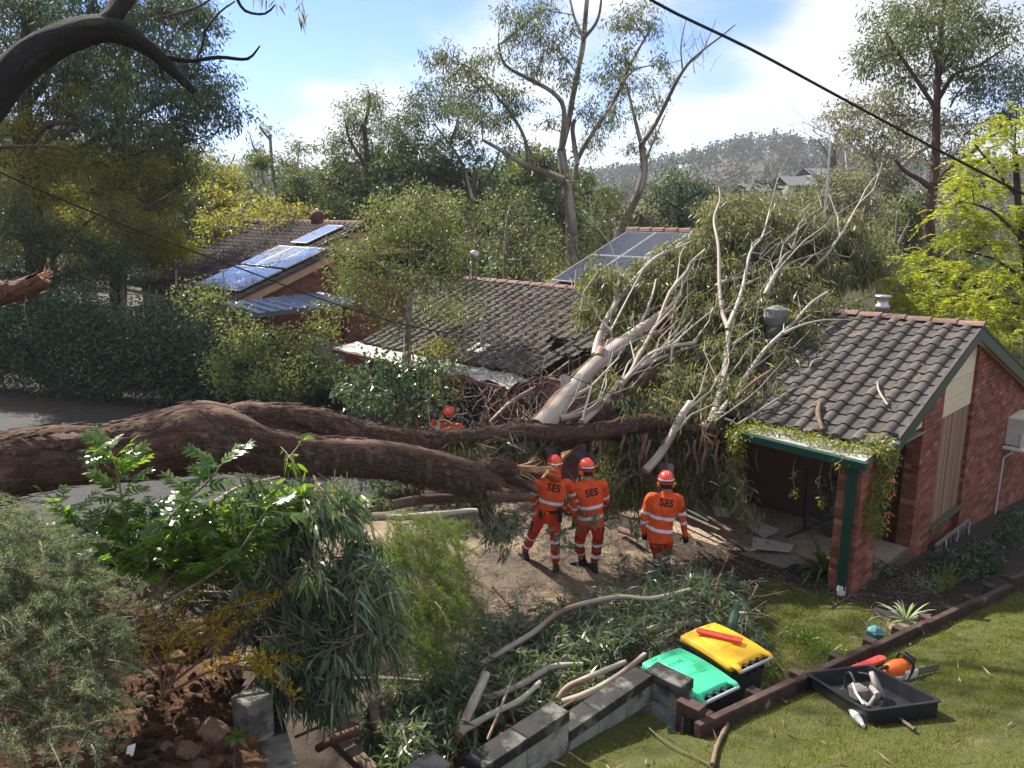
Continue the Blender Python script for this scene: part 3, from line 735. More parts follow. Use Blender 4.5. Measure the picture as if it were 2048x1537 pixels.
# antenna mast
mb = MB(); p = at(1648, 440, 24); tube(mb, [p - UP * 2.5, p + UP * 2.2], [.045, .03], 8); tube(mb, [p + UP * 1.9 - D1 * .12, p + UP * 1.9 + D1 * .12], .02, 6)
tag(mb.build('antenna_mast', m_galv), 'thin grey mast standing up behind the fallen crown on the roof', 'mast')
# air conditioner on the gable wall
ac = thing('air_conditioner', 'cream window air conditioner on a bracket on the brick gable wall', 'air conditioner', HS(7.6, -.1, .7))
def acp(mb, name, mat): return relative(ac, mb.build(name, mat))
mb = MB(); bev_box(mb, HS(7.35, -.36, .68), D1 * .95, D2 * .36, UP * .58, .012); acp(mb, 'casing', M('ac_cream', (.62, .58, .48), (.5, .46, .38), rough=.6, scale=4))
for i in range(8):
    mb = MB(); obox(mb, HS(7.42 + i * .075, -.372, .74), D1 * .012, D2 * .01, UP * .46); acp(mb, 'grille_bar', m_galv)
mb = MB(); obox(mb, HS(7.40, -.366, .73), D1 * .62, D2 * .004, UP * .48); acp(mb, 'coil_panel', m_glass)
mb = MB(); obox(mb, HS(7.25, -.36, .60), D1 * 1.1, D2 * .36, UP * .05); obox(mb, HS(7.28, -.34, .62), D1 * .04, D2 * .04, UP * .35); acp(mb, 'bracket', m_white)
mb = MB(); tube(mb, [HS(7.2, -.2, .58), HS(7.2, -.06, .42), HS(7.22, -.04, -.9), HS(7.3, -.1, -1.1)], .014, 8); acp(mb, 'drain_hose', m_white)
# ---------------------------------------------------------------- the neighbour's house on the left
nb = at(480, 603, 24); s1, t1 = st(nb[0], nb[1]); z1 = nb[2]
npit = math.tan(R(20.3))
nh = thing('brick_house', 'brown brick house with white reflecting solar panels beyond the hedge', 'house', (nb[0], nb[1], 0))
def npart(mb, name, mat, parent=None, smooth=False):
    o = mb.build(name, mat, None, smooth); relative(nh, o)
    if parent is not None: o.parent = parent; o.matrix_parent_inverse = nh.matrix_parent_inverse.copy()
    return o
def nroof(ds, dt, h=0): return HS(s1 + ds, t1 + dt, z1 + .12 + ds * npit + h)
S_L, S_U, T_U, T_F = 3.29, 5.5, 1.55, 8.2
m_ntile = M('neighbour_tile', (.085, .062, .055), (.05, .04, .036), rough=.9, rand='obj', rv=(.75, 1.25), scale=5, bump=.4, bscale=50, bdist=.006)
# tiles: course by course lattices with rolls; the nearest 300 tiles are single pieces
ntm = MB(); ntm.add(tv, tf); nt_me = ntm.mesh('roof_tile', m_ntile); rest = MB(); cnd = []
nu = nrm(D1 + UP * npit); nn = nrm(np.cross(-D2, nu)); cth = 1 / math.sqrt(1 + npit * npit)
r = 0
while True:
    ds = -.35 + r * TL * cth
    if ds > S_U - .1: break
    c = 0
    while True:
        dt = (-.12 if ds < S_L - .1 else T_U - .15) + c * TW
        if dt > T_F: break
        cnd.append((np.linalg.norm(nroof(ds, dt) - EYE), ds, dt)); c += 1
    r += 1
cnd.sort(); Rn = Matrix((tuple(-D2), tuple(nu), tuple(nn))).transposed().to_quaternion(); Rn3 = np.array(Rn.to_matrix())
for i, (d, ds, dt) in enumerate(cnd):
    o = nroof(ds, dt + TW)
    if i < 300:
        ob = bpy.data.objects.new('roof_tile', nt_me); COL.objects.link(ob); ob.parent = nh
        ob.matrix_basis = Matrix.Translation(-nh.location) @ Matrix.LocRotScale(Vector(o), Rn, None)
    else: rest.add(tv @ Rn3.T + o, tf)
o = npart(rest, 'tile_field', m_ntile); o['kind'] = 'stuff'
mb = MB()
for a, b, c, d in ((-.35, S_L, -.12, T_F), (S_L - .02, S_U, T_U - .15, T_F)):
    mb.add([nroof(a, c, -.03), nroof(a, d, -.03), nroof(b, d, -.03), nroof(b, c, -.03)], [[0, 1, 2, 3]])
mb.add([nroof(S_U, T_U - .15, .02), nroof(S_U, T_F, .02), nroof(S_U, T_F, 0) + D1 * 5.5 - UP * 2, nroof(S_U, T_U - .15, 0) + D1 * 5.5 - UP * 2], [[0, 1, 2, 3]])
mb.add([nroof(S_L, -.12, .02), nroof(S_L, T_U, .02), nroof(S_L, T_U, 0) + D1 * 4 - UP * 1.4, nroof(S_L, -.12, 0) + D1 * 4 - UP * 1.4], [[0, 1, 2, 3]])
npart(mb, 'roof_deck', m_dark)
for i in range(5):
    mb = MB(); tube(mb, [nroof(S_L, -.14 + i * .34, .02), nroof(S_L, .22 + i * .34, .03)], [.12, .10], 8); npart(mb, 'ridge_cap', m_ridge)
for i in range(25):
    mb = MB(); tube(mb, [nroof(S_U, T_U - .2 + i * .36, .02), nroof(S_U, T_U + .18 + i * .36, .03)], [.12, .10], 8); npart(mb, 'ridge_cap', m_ridge)
m_fascia = M('tan_fascia', (.42, .27, .17), (.36, .23, .15), rough=.7, scale=3)
m_nbrick = M('neighbour_brick', (.15, .06, .045), rough=.9, rand='island', rcols=[(.13, .055, .042), (.18, .075, .055), (.10, .045, .036)], rv=(.8, 1.2))
mb = MB(); o = nroof(-.4, -.08, -.30); obox(mb, o, nroof(S_L, -.08, -.30) - o, D2 * .03, UP * .24); npart(mb, 'barge_board', m_fascia)
mb = MB(); o = nroof(-.4, -.12, -.05); obox(mb, o, nroof(S_L, -.12, -.05) - o, D2 * .05, UP * .06); npart(mb, 'barge_capping', m_ntile)
mb = MB(); o = nroof(S_L, T_U - .17, -.05); obox(mb, o, nroof(S_U, T_U - .17, -.05) - o, D2 * .05, UP * .06); npart(mb, 'barge_capping', m_ntile)
# brick gable in relief
wall = MB(); mo = MB(); zt = lambda s: z1 + .12 + (s if s < S_L else 2 * S_L - s) * npit - .3
xs = np.linspace(.1, 6.4, 30); grid_sheet(wall, np.array([[HS(s1 + s, t1 + .06, -.6) for s in xs], [HS(s1 + s, t1 + .06, zt(s)) for s in xs]]))
grid_sheet(wall, np.array([[HS(s1 + .1, t1 + t, -.6) for t in np.linspace(.06, 7.9, 9)], [HS(s1 + .1, t1 + t, z1 - .1) for t in np.linspace(.06, 7.9, 9)]]))
w_ = npart(wall, 'gable_wall', m_mortar); br = MB()
for cidx in range(44):
    z = .2 + cidx * .086; u = .1 - (cidx % 2) * .12
    while u < 6.2:
        if z + .08 < zt(u + .12): obox(br, HS(s1 + max(u, .1), t1 + .05, z), D1 * .23, D2 * .02, UP * .076)
        u += .24
o = npart(br, 'brickwork', m_nbrick, parent=w_); o['kind'] = 'stuff'
for i in range(11):                                  # lined upper gable, boards one by one
    z = nroof(S_L, 0)[2] - .25 + i * .2; a = max(S_L - .4, (z - z1 - .12 + .28) / npit); 
    if a > S_U - .15: break
    mb = MB(); obox(mb, HS(s1 + a, t1 + T_U + .05, z), D1 * (2 * (S_U - a)), D2 * .02, UP * .185); npart(mb, 'gable_board', m_fascia)
mb = MB(); o = nroof(-.5, -.1, -.17); obox(mb, o, D2 * 8.2, D1 * .1, UP * .1); npart(mb, 'gutter', m_green)
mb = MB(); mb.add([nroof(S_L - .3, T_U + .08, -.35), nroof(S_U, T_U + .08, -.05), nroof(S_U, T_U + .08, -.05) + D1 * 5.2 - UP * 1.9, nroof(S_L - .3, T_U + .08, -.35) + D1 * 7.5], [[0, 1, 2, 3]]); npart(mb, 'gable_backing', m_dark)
# solar panels, glossy towards the bright sky
m_solw = M('bright_solar_cell', (.05, .06, .08), (.09, .10, .12), rough=.22, spec=1.0, scale=2.0, coat=1.0, lo=.3, hi=.7)
def npanel(ds, dt, w, h):
    fr = MB(); o = nroof(ds, dt, .14); obox(fr, o, D2 * w, nu * h, nn * .035); po = npart(fr, 'solar_panel', m_galv)
    c = MB(); q = o + D2 * .02 + nu * .02 + nn * .038; c.add([q, q + nu * (h - .04), q + nu * (h - .04) + D2 * (w - .04), q + D2 * (w - .04)], [[0, 3, 2, 1]]); npart(c, 'cell_sheet', m_solw, parent=po)
for i in range(3):
    for j in range(2): npanel(.05 + j * 1.6, .12 + i * 1.0, .99, 1.58)
for j in range(1): npanel(3.45, 1.85, 1.0, 1.62); npanel(3.45, 2.86, 1.0, 1.62) if j < 0 else None
# chimney dome, mast, patio roof
mb = MB(); lathe(mb, [(.25, -.3), (.25, .12), (.28, .16), (.27, .3), (.2, .42), (.08, .48), (.01, .48)], nroof(S_U, 4.4, .02), UP, 14); npart(mb, 'chimney_cap', M('terracotta', (.14, .05, .045), (.1, .04, .035), rough=.8, scale=6), smooth=True)
mb = MB(); p = nroof(-.2, .45, 0); tube(mb, [p - UP * .3, p + UP * .85 - D1 * .05], .028, 8); tube(mb, [p + UP * .85 - D1 * .15, p + UP * .87 + D1 * .1], .035, 6); npart(mb, 'service_mast', m_galv)
mb = MB(); p = nroof(-.45, 2.2, -.05); tube(mb, [p, p + UP * .4, p + UP * .42 - D2 * .35, p + UP * .05 - D2 * .35], .045, 6); npart(mb, 'service_bracket', m_black)
pr = thing('patio_roof', 'small blue grey ribbed metal awning below the neighbouring gable', 'awning', at(520, 610, 22.6))
m_blue = M('blue_steel', (.12, .15, .20), (.09, .115, .155), rough=.35, spec=.5, metal=.4, scale=3)
a0, a1, b0 = at(440, 606, 22.6), at(562, 630, 21.6), at(700, 590, 23.4)
a1[2] = a0[2] - .1; mb = MB(); e1 = (a1 - a0); e2 = D1 * 3.2 + UP * .05
k = 70; P = np.array([[a0 + e1 * 0 + e2 * v + (D2 * -1.0 * 2.1 + UP * -.1) * u + UP * (.035 if (int(u * k) % 6) < 2 else 0) for u in np.linspace(0, 1, k + 1)] for v in (0, 1)])
P = np.array([[a0 + e2 * v + (-D2 * 2.0 - UP * .12) * u + UP * (.04 if (i % 5) == 0 else 0) for i, v in enumerate(np.linspace(0, 1, 41))] for u in (0, 1)])
grid_sheet(mb, P); relative(pr, mb.build('ribbed_sheet', m_blue))
mb = MB(); obox(mb, a0 - D2 * 2.0 - UP * .24, e2, D2 * .04, UP * .12); obox(mb, a0 - UP * .12 - D1 * .03, -D2 * 2.0 - UP * .12, D1 * .04, UP * .13); relative(pr, mb.build('edge_beam', m_blue))
for u, v in ((.15, .3), (1.9, .3), (1.9, 2.8)):
    mb = MB(); p = a0 - D2 * u + D1 * v; obox(mb, p * [1, 1, 0] - UP * .4, D1 * .1, D2 * .1, UP * (a0[2] + .2)); relative(pr, mb.build('post', M('post_brown', (.05, .03, .025), rough=.8) if u == .15 else bpy.data.materials['post_brown']))
# corrugated fence between the houses
fn = thing('metal_fence', 'grey ribbed metal fence at the left end of the damaged roof', 'fence', at(705, 740, 21.5))
for i in range(12):
    mb = MB(); o = at_z(660, 750, 0) * [1, 1, 0] + D2 * .2 - D2 * i * .2 + D1 * .3; o = HS(.2, T_END + 2.6 - i * .2, -.3)
    obox(mb, o, -D2 * .19, D1 * (.02 + .03 * (i % 2)), UP * 2.3); relative(fn, mb.build('fence_panel', M('fence_grey', (.2, .19, .17), (.15, .14, .13), rough=.6, scale=4) if i == 0 else bpy.data.materials['fence_grey']))
# ---------------------------------------------------------------- trees and shrubs
m_barkdark = M('bark_dark', (.05, .036, .028), (.025, .02, .017), rough=.95, scale=6, coord='bark', stretch=(1, 1, 1), bump=.9, bscale=16, bdist=.05, c3=(.075, .07, .05), s3=5)
m_barkred = M('bark_red', (.10, .052, .036), (.05, .03, .023), rough=.95, scale=6, coord='bark', bump=.8, bscale=14, bdist=.04)
m_barkgrey = M('bark_grey', (.17, .135, .11), (.085, .065, .052), rough=.9, scale=4, coord='bark', bump=.6, bscale=14, bdist=.03, c3=(.30, .26, .22), s3=2.5, lo3=.5, hi3=.6)
m_barkpale = M('bark_pale', (.50, .45, .39), (.33, .27, .22), rough=.75, scale=3, coord='bark', bump=.3, bscale=12, bdist=.02, c3=(.20, .12, .08), s3=2.2, lo3=.58, hi3=.66)
GREENS = {
    'euc': [(0.056, 0.091, 0.038), (0.085, 0.117, 0.046), (0.113, 0.133, 0.056), (0.160, 0.151, 0.064)],
    'eucdark': [(0.030, 0.060, 0.034), (0.049, 0.087, 0.042), (0.075, 0.109, 0.049), (0.104, 0.122, 0.060)],
    'olive': [(0.113, 0.142, 0.038), (0.160, 0.170, 0.042), (0.168, 0.160, 0.043), (0.186, 0.157, 0.051)],
    'wattle': [(0.129, 0.160, 0.024), (0.150, 0.162, 0.021), (0.196, 0.191, 0.025), (0.231, 0.185, 0.035)],
    'yellow': [(0.289, 0.277, 0.023), (0.300, 0.300, 0.023), (0.300, 0.254, 0.035)],
    'lime': [(0.139, 0.191, 0.021), (0.208, 0.254, 0.025), (0.266, 0.289, 0.035), (0.300, 0.289, 0.053)],
    'glossy': [(0.026, 0.056, 0.034), (0.042, 0.079, 0.046), (0.064, 0.104, 0.056), (0.094, 0.133, 0.072)],
    'grey': [(0.142, 0.160, 0.113), (0.152, 0.160, 0.114), (0.186, 0.172, 0.129), (0.185, 0.162, 0.122)],
    'bush': [(0.094, 0.133, 0.046), (0.133, 0.170, 0.053), (0.145, 0.160, 0.055), (0.172, 0.165, 0.072)],
}
m_leaf = {k: leafmat('leaf_' + k, v, rough=.34 if k == 'glossy' else .45, spec=.6 if k == 'glossy' else .4, transl={'euc': .34, 'eucdark': .34, 'bush': .36, 'lime': .55, 'wattle': .55, 'yellow': .55, 'olive': .52, 'glossy': .25}.get(k, .45), tcol=(1.5, 1.5, .85) if k in ('euc', 'eucdark', 'bush', 'grey') else (1.9, 1.8, .8)) for k, v in GREENS.items()}

DENS, LSC = 2.3, 1.25
class Tree:
    def __init__(s, name, label, cat, base, bark, leaf, L=.13, W=.035, hang=.5, group=None, seed=1, twig=.006, spread=.31):
        s.root = thing(name, label, cat, base, 0, group); s.bark, s.leaf, s.L, s.W, s.hang, s.tw, s.spread = bark, leaf, L * LSC, W * LSC, hang, twig, spread
        s.tb, s.lb, s.cb = MB(), MB(), MB(); s.anc = []; s.rg = np.random.default_rng(seed); s.seed = seed
    def limb(s, pts, r0, r1, first=False, step=None, lump=.05, sides=None):
        pts = np.asarray(pts, float); r = np.linspace(r0, r1, len(pts)) if np.isscalar(r0) else np.asarray(r0)
        step = step or max(.25, np.linalg.norm(pts[-1] - pts[0]) / 14)
        P, rr = tube(s.tb if first else s.lb, pts, r, sides or (10 if max(r) > .08 else 6), 0, lump, True, s.seed + len(s.anc), step)
        s.anc.append((P, rr)); return s
    def plimb(s, pp, Z, r0, r1, first=False, dz=0.0, **k):
        """points as seen in the photo (u, v, extra depth), radii in photo pixels"""
        pts = [at(p[0], p[1], Z + (p[2] if len(p) > 2 else 0) + s.rg.normal(0, dz)) for p in pp]
        return s.limb(pts, r0 * Z / FPX, r1 * Z / FPX, first, **k)
    def nearest(s, c):
        best, bp, br = 1e9, None, .02
        for P, rr in s.anc:
            d = np.linalg.norm(P - c, axis=1) + .35 * np.maximum(P[:, 2] - c[2], 0); i = int(np.argmin(d))
            if d[i] < best: best, bp, br = d[i], P[i], rr[i]
        return bp, br
    def clump(s, c, rad, n, tuft=34, tr=None, leaf=0):
        c, rad = np.asarray(c, float), np.broadcast_to(np.asarray(rad, float), (3,)); k = max(3, int(n / tuft)); rg = s.rg
        tr = tr or s.spread * float(np.mean(rad)) / max(1.0, (k / 10) ** .33)
        T = c + in_ball(k, rg, .42) * rad
        if s.anc:
            bp, br = s.nearest(c); mid = (bp + c) / 2 + rg.normal(0, .08, 3) * np.linalg.norm(c - bp) + UP * .05 * np.linalg.norm(c - bp)
            r0 = min(br * .7, .012 * np.linalg.norm(c - bp) + s.tw * 1.5)
            P, rr = tube(s.lb, [bp, mid, c], [r0, r0 * .75, r0 * .5], 5, 0, 0, False, s.seed, step=max(.3, np.linalg.norm(c - bp) / 5))
            f = rg.uniform(.35, 1, k); idx = (f * (len(P) - 1)).astype(int)
            sticks(s.lb, P[idx], T, r0 * .45, s.tw * .5, 3, 0, .12, rg)
        m = rg.poisson(n / k, k) + 1; own = np.repeat(np.arange(k), m); N_ = len(own)
        off = rg.normal(0, 1, (N_, 3)) * tr * np.array([1, 1, .8]); pos = T[own] + off
        D = nrm(rg.normal(0, 1, (N_, 3)) * .8 + nrm(off) * .6 + np.array([0, 0, -1.0]) * s.hang * 1.6)
        leaves(s.cb, pos, D, s.L * rg.uniform(.6, 1.35, N_), s.W * rg.uniform(.7, 1.3, N_), leaf, .2, rg)
        return s
    def pclump(s, u, v, ru, rv, Z, k=1.0, dep=None, leaf=0, tuft=34):
        pxl = (s.L * FPX / Z) * (s.W * FPX / Z) * .5; n = int(DENS * k * 3.14 * ru * rv / max(pxl, 1.0))
        rx, rz = ru * Z / FPX, rv * Z / FPX; dp = dep if dep else (rx + rz) / 2
        return s.clump(at(u, v, Z), (rx, dp, rz), n, tuft, leaf=leaf)
    def done(s, leafmats=None):
        if s.tb.n: relative(s.root, s.tb.build('trunk', s.bark, smooth=True))
        if s.lb.n: relative(s.root, s.lb.build('limbs', s.bark, smooth=True))
        if s.cb.n: relative(s.root, s.cb.build('crown', leafmats or s.leaf))
        return s.root
def gpt(u, Z, dz=0):                                  # ground point below column u at depth Z
    p = at(u, 700, Z); p[2] = ground_z(p[0], p[1]); return p

# -- tall trees standing left beyond the hedge
Z = 27; t = Tree('gum_tree', 'tall dark gum tree at the left with drooping crown reaching over the blue sky', 'tree', gpt(60, Z), m_barkred, m_leaf['eucdark'], L=.17, W=.042, hang=.75, seed=11)
t.limb([gpt(75, Z), at(70, 430, Z), at(50, 250, Z), at(52, 120, Z), at(60, -60, Z)], .30, .16, True)
t.plimb([(52, 300), (10, 330), (-60, 250)], Z, 9, 5); t.plimb([(50, 230), (130, 90), (180, 20), (220, -80)], Z, 6, 3, dz=.5); t.plimb([(60, 330), (150, 300), (260, 240), (350, 190), (420, 170)], Z, 6, 2, dz=.8)
t.plimb([(55, 170), (20, 100), (-20, 60)], Z, 5, 2); t.plimb([(150, 300), (200, 330), (300, 300), (370, 285)], Z, 4, 2); t.plimb([(180, 20), (280, 40), (380, 20), (420, 0)], Z, 4, 2)
for c in ((60, 30, 110, 60), (200, 45, 110, 60), (330, 25, 90, 50), (395, 45, 50, 45), (60, 140, 90, 50), (180, 160, 90, 55), (290, 130, 80, 50), (360, 110, 60, 45), (330, 190, 80, 40), (400, 190, 60, 40), (445, 225, 40, 28), (420, 160, 40, 28),
          (380, 250, 55, 35), (300, 260, 60, 40), (230, 240, 60, 45), (470, 250, 18, 14), (120, 230, 80, 45), (-40, 90, 80, 80), (-30, 230, 60, 60)):
    t.pclump(*c, Z + t.rg.normal(0, 1.0), 1.35, dep=1.6)
t.limb([at(60, -60, Z), at(90, -220, Z), at(100, -420, Z)], .16, .06)
for c in ((60, -90, 110, 70), (200, -100, 100, 60), (90, -230, 110, 70)): t.pclump(*c, Z + t.rg.normal(0, 1.5), .8, dep=2.2)
t.done()
Z = 30; t = Tree('gum_tree', 'dark trunked gum behind the yellow green wattles at the left', 'tree', gpt(245, Z), m_barkdark, m_leaf['euc'], L=.16, W=.04, hang=.7, seed=12)
t.limb([gpt(235, Z), at(235, 430, Z), at(240, 240, Z), at(250, 120, Z), at(262, -20, Z)], .30, .14, True)
t.plimb([(255, 330), (300, 285), (360, 235), (410, 200)], Z, 6, 2.5, dz=.4); t.plimb([(238, 220), (160, 190), (110, 200)], Z, 5, 2); t.plimb([(245, 180), (300, 150), (360, 60), (420, 20)], Z, 4, 1.5)
for c in ((200, 300, 90, 55), (290, 330, 80, 55), (340, 290, 70, 40), (380, 330, 55, 45), (250, 380, 90, 50), (330, 380, 70, 45), (130, 330, 90, 60), (40, 300, 80, 70), (230, 180, 60, 45), (170, 100, 60, 40)):
    t.pclump(*c, Z + t.rg.normal(0, 1.0), 1.4, dep=1.6)
t.done()
Z = 26; t = Tree('wattle_tree', 'yellow green feathery wattle standing above the hedge at the left edge', 'tree', gpt(40, Z), m_barkred, m_leaf['wattle'], L=.09, W=.03, hang=.3, seed=13)
t.limb([gpt(70, Z), at(55, 480, Z), at(45, 380, Z), at(30, 270, Z)], .16, .08, True); t.plimb([(-10, 300), (60, 298), (120, 270), (170, 250)], Z, 5, 2); t.plimb([(50, 300), (95, 250), (150, 245)], Z, 8, 4); t.plimb([(-20, 295), (110, 295), (165, 320), (178, 365)], Z - 2, 4, 1.5)
for c in ((20, 250, 60, 40), (90, 320, 80, 40), (150, 210, 55, 40), (170, 330, 60, 45), (30, 380, 70, 45), (120, 400, 80, 40), (200, 390, 60, 40), (110, 260, 50, 30), (220, 340, 50, 40), (60, 450, 70, 35)):
    t.pclump(*c, Z + t.rg.normal(0, .7), .62, dep=1.2)
t.done()
Z = 27; t = Tree('wattle_tree', 'olive yellow wattle between the left gums and the neighbour roof', 'tree', gpt(270, Z), m_barkgrey, m_leaf['olive'], L=.09, W=.03, hang=.35, seed=14)
t.limb([gpt(240, Z), at(250, 520, Z), at(265, 430, Z), at(280, 350, Z)], .12, .05, True); t.plimb([(262, 430), (320, 400), (350, 380)], Z, 3, 1.5)
for c in ((230, 430, 70, 45), (290, 400, 60, 45), (310, 460, 60, 40), (260, 490, 80, 40), (190, 480, 70, 40), (330, 520, 60, 35), (160, 540, 70, 35), (300, 340, 50, 35)):
    t.pclump(*c, Z + t.rg.normal(0, .7), .9, dep=1.2)
t.done()
Z = 24.5; t = Tree('shrub', 'dense grey green shrub with dark gaps rising behind the hedge at the left', 'shrub', gpt(90, Z), m_barkdark, m_leaf['eucdark'], L=.07, W=.03, hang=.1, seed=15)
t.limb([gpt(90, Z), at(100, 600, Z), at(110, 480, Z)], .1, .04, True); t.plimb([(105, 520), (180, 440), (230, 420)], Z, 3, 1); t.plimb([(100, 500), (40, 450), (10, 410)], Z, 3, 1)
for c in ((30, 480, 60, 50), (110, 470, 70, 45), (190, 500, 70, 40), (60, 550, 80, 40), (160, 560, 80, 35), (250, 540, 60, 35), (10, 420, 40, 40), (-20, 540, 50, 60)):
    t.pclump(*c, Z + t.rg.normal(0, .5), .75, dep=1.0)
t.done()
Z = 27; t = Tree('shrub', 'bright yellow flowering wattle bush left of the neighbour roof', 'shrub', gpt(350, Z), m_barkgrey, m_leaf['yellow'], L=.07, W=.035, hang=.1, seed=16)
t.limb([gpt(350, Z), at(352, 540, Z)], .07, .04, True)
for c in ((350, 490, 32, 22), (335, 510, 25, 18), (375, 505, 28, 18), (355, 470, 20, 14)): t.pclump(*c, Z, 1.0)
t.done()
t = Tree('gum_tree', 'gum standing outside the left edge whose crown shades the lawn', 'tree', (-15.5, 19, float(ground_z(-15.5, 19))), m_barkdark, m_leaf['euc'], L=.2, W=.055, hang=.6, seed=48)
t.limb([(-15.5, 19, -.3), (-15.2, 19.2, 6), (-14, 19.8, 11), (-13, 20.5, 15)], .32, .12, True)
for c in ((-10, 20, 14.5), (-9, 22, 15.5), (-12.5, 18.5, 16.5), (-8, 19.5, 17), (-6.5, 21, 16.5), (-10.5, 24, 18), (-5, 18.5, 17.5)): t.clump(c, (1.7, 1.5, 1.1), 330, 22)
t.done()
# -- hedge along the drive
Z = 20; t = Tree('hedge', 'long dark green glossy hedge along the far side of the driveway', 'hedge', at_z(300, 835, 0), m_barkdark, m_leaf['glossy'], L=.088, W=.046, hang=.0, seed=17)
HA, HB = at_z(-140, 775, 0), at_z(640, 850, 0)
for i in range(26):
    f = (i + t.rg.uniform(-.3, .3)) / 25; p = HA + (HB - HA) * f; hgt = np.interp(f, [0, .35, .6, .85, 1], [3.3, 3.2, 3.0, 2.1, 1.3]) * t.rg.uniform(.93, 1.07)
    t.clump(p + UP * hgt * .5 + np.array([0, .6, 0]), (.75, .85, hgt * .52), 3300, 30, tr=.17)
for i in range(9):
    p = HA + (HB - HA) * (i + .5) / 9 + np.array([0, .9, 0]); sticks(t.lb, [p], [p + UP * 1.8], .04, .02, 5)
t.done()
Z = 19; t = Tree('shrub', 'leafy climber mass spilling below the blue awning at the end of the hedge', 'shrub', gpt(560, Z), m_barkdark, m_leaf['bush'], L=.075, W=.035, hang=.2, seed=18)
t.limb([gpt(560, Z), at(565, 760, Z), at(570, 690, Z)], .05, .02, True)
for c in ((430, 620, 55, 30), (480, 670, 60, 35), (540, 690, 60, 35), (600, 700, 55, 35), (650, 740, 50, 40), (560, 760, 70, 45), (640, 660, 40, 25), (480, 740, 70, 45), (390, 590, 40, 22)):
    t.pclump(*c, Z + t.rg.normal(0, .4), .85, dep=.8)
t.done()
# -- dense tree in the middle, in front of the left end of the roof
Z = 18.5; t = Tree('bushy_tree', 'bushy green tree with slender stem between the two houses', 'tree', gpt(820, Z), m_barkgrey, m_leaf['bush'], L=.085, W=.026, hang=.35, seed=19)
t.limb([gpt(818, Z), at(815, 720, Z), at(818, 620, Z), at(826, 560, Z)], .10, .06, True)
t.plimb([(822, 580), (850, 530), (880, 480), (890, 420)], Z, 4, 1.5, dz=.2); t.plimb([(824, 560), (780, 540), (730, 510), (700, 470)], Z, 3.5, 1.2, dz=.2); t.plimb([(826, 560), (820, 480), (830, 400)], Z, 3.5, 1.2, dz=.2); t.plimb([(815, 660), (860, 640), (900, 600)], Z, 2, 1); t.plimb([(815, 650), (780, 640), (720, 600)], Z, 2, 1)
for c in ((830, 400, 60, 35), (770, 430, 60, 40), (890, 430, 55, 40), (730, 490, 60, 45), (820, 470, 70, 45), (900, 500, 60, 45), (700, 560, 50, 40), (770, 550, 65, 45), (850, 560, 60, 40), (920, 560, 45, 40), (880, 610, 55, 35), (740, 620, 55, 30), (670, 610, 40, 25), (800, 640, 40, 25), (690, 500, 30, 25), (940, 620, 30, 25)):
    t.pclump(*c, Z + t.rg.normal(0, .6), .62, dep=.9)
t.done()
Z = 15.8; t = Tree('shrub', 'glossy dark broad-leaved shrub growing in front of the damaged eaves', 'shrub', gpt(790, Z), m_barkdark, m_leaf['glossy'], L=.11, W=.05, hang=.45, seed=20)
t.limb([gpt(800, Z), at(795, 830, Z), at(790, 760, Z)], .05, .02, True)
for c in ((770, 720, 40, 22), (730, 760, 45, 35), (800, 760, 55, 35), (850, 750, 45, 30), (760, 810, 55, 40), (830, 810, 55, 40), (700, 800, 40, 40), (870, 720, 30, 25), (870, 800, 30, 30)):
    t.pclump(*c, Z + t.rg.normal(0, .4), .85, dep=.6)
t.done()
Z = 16.5; t = Tree('shrub', 'loose olive shrub with pale leaves hanging against the bent eave', 'shrub', gpt(890, Z), m_barkgrey, m_leaf['olive'], L=.10, W=.028, hang=.6, seed=21)
t.limb([gpt(880, Z), at(885, 790, Z), at(870, 700, Z)], .04, .02, True); t.plimb([(880, 760), (910, 720), (920, 690)], Z, 2, 1)
for c in ((890, 700, 40, 30), (905, 760, 25, 35), (850, 690, 40, 20), (870, 740, 35, 30)): t.pclump(*c, Z, .5, dep=.5)
t.done()

# -- big gum in the middle distance
Z = 33; t = Tree('gum_tree', 'tallest gum with forked pale branches behind the solar roof', 'tree', gpt(1150, Z), m_barkgrey, m_leaf['euc'], L=.17, W=.042, hang=.8, seed=31)
t.plimb([(1150, 620), (1147, 530), (1140, 420), (1130, 350), (1122, 300)], Z, 13, 9, True)
t.plimb([(1122, 300), (1135, 250), (1150, 170), (1166, 90), (1172, 20), (1180, -60)], Z, 7, 4, dz=.2); t.plimb([(1166, 80), (1195, 40), (1205, -20)], Z, 4, 2); t.plimb([(1166, 75), (1150, 40), (1140, 0)], Z, 3.5, 2)
t.plimb([(1122, 300), (1128, 220), (1105, 185), (1060, 160), (1010, 130), (997, 90)], Z, 5.5, 2.5, dz=.4); t.plimb([(1130, 360), (1090, 345), (1050, 330), (1000, 300), (965, 280)], Z, 7, 3, dz=.4)
t.plimb([(1060, 335), (1050, 280), (1030, 240), (1000, 200), (960, 150)], Z, 4, 2, dz=.4); t.plimb([(1148, 380), (1155, 320), (1190, 260), (1230, 200), (1260, 130), (1300, 60)], Z, 6, 2, dz=.4)
t.plimb([(1155, 330), (1145, 260), (1150, 240)], Z, 5, 4); t.plimb([(1240, 170), (1270, 140), (1310, 130)], Z, 3, 1)
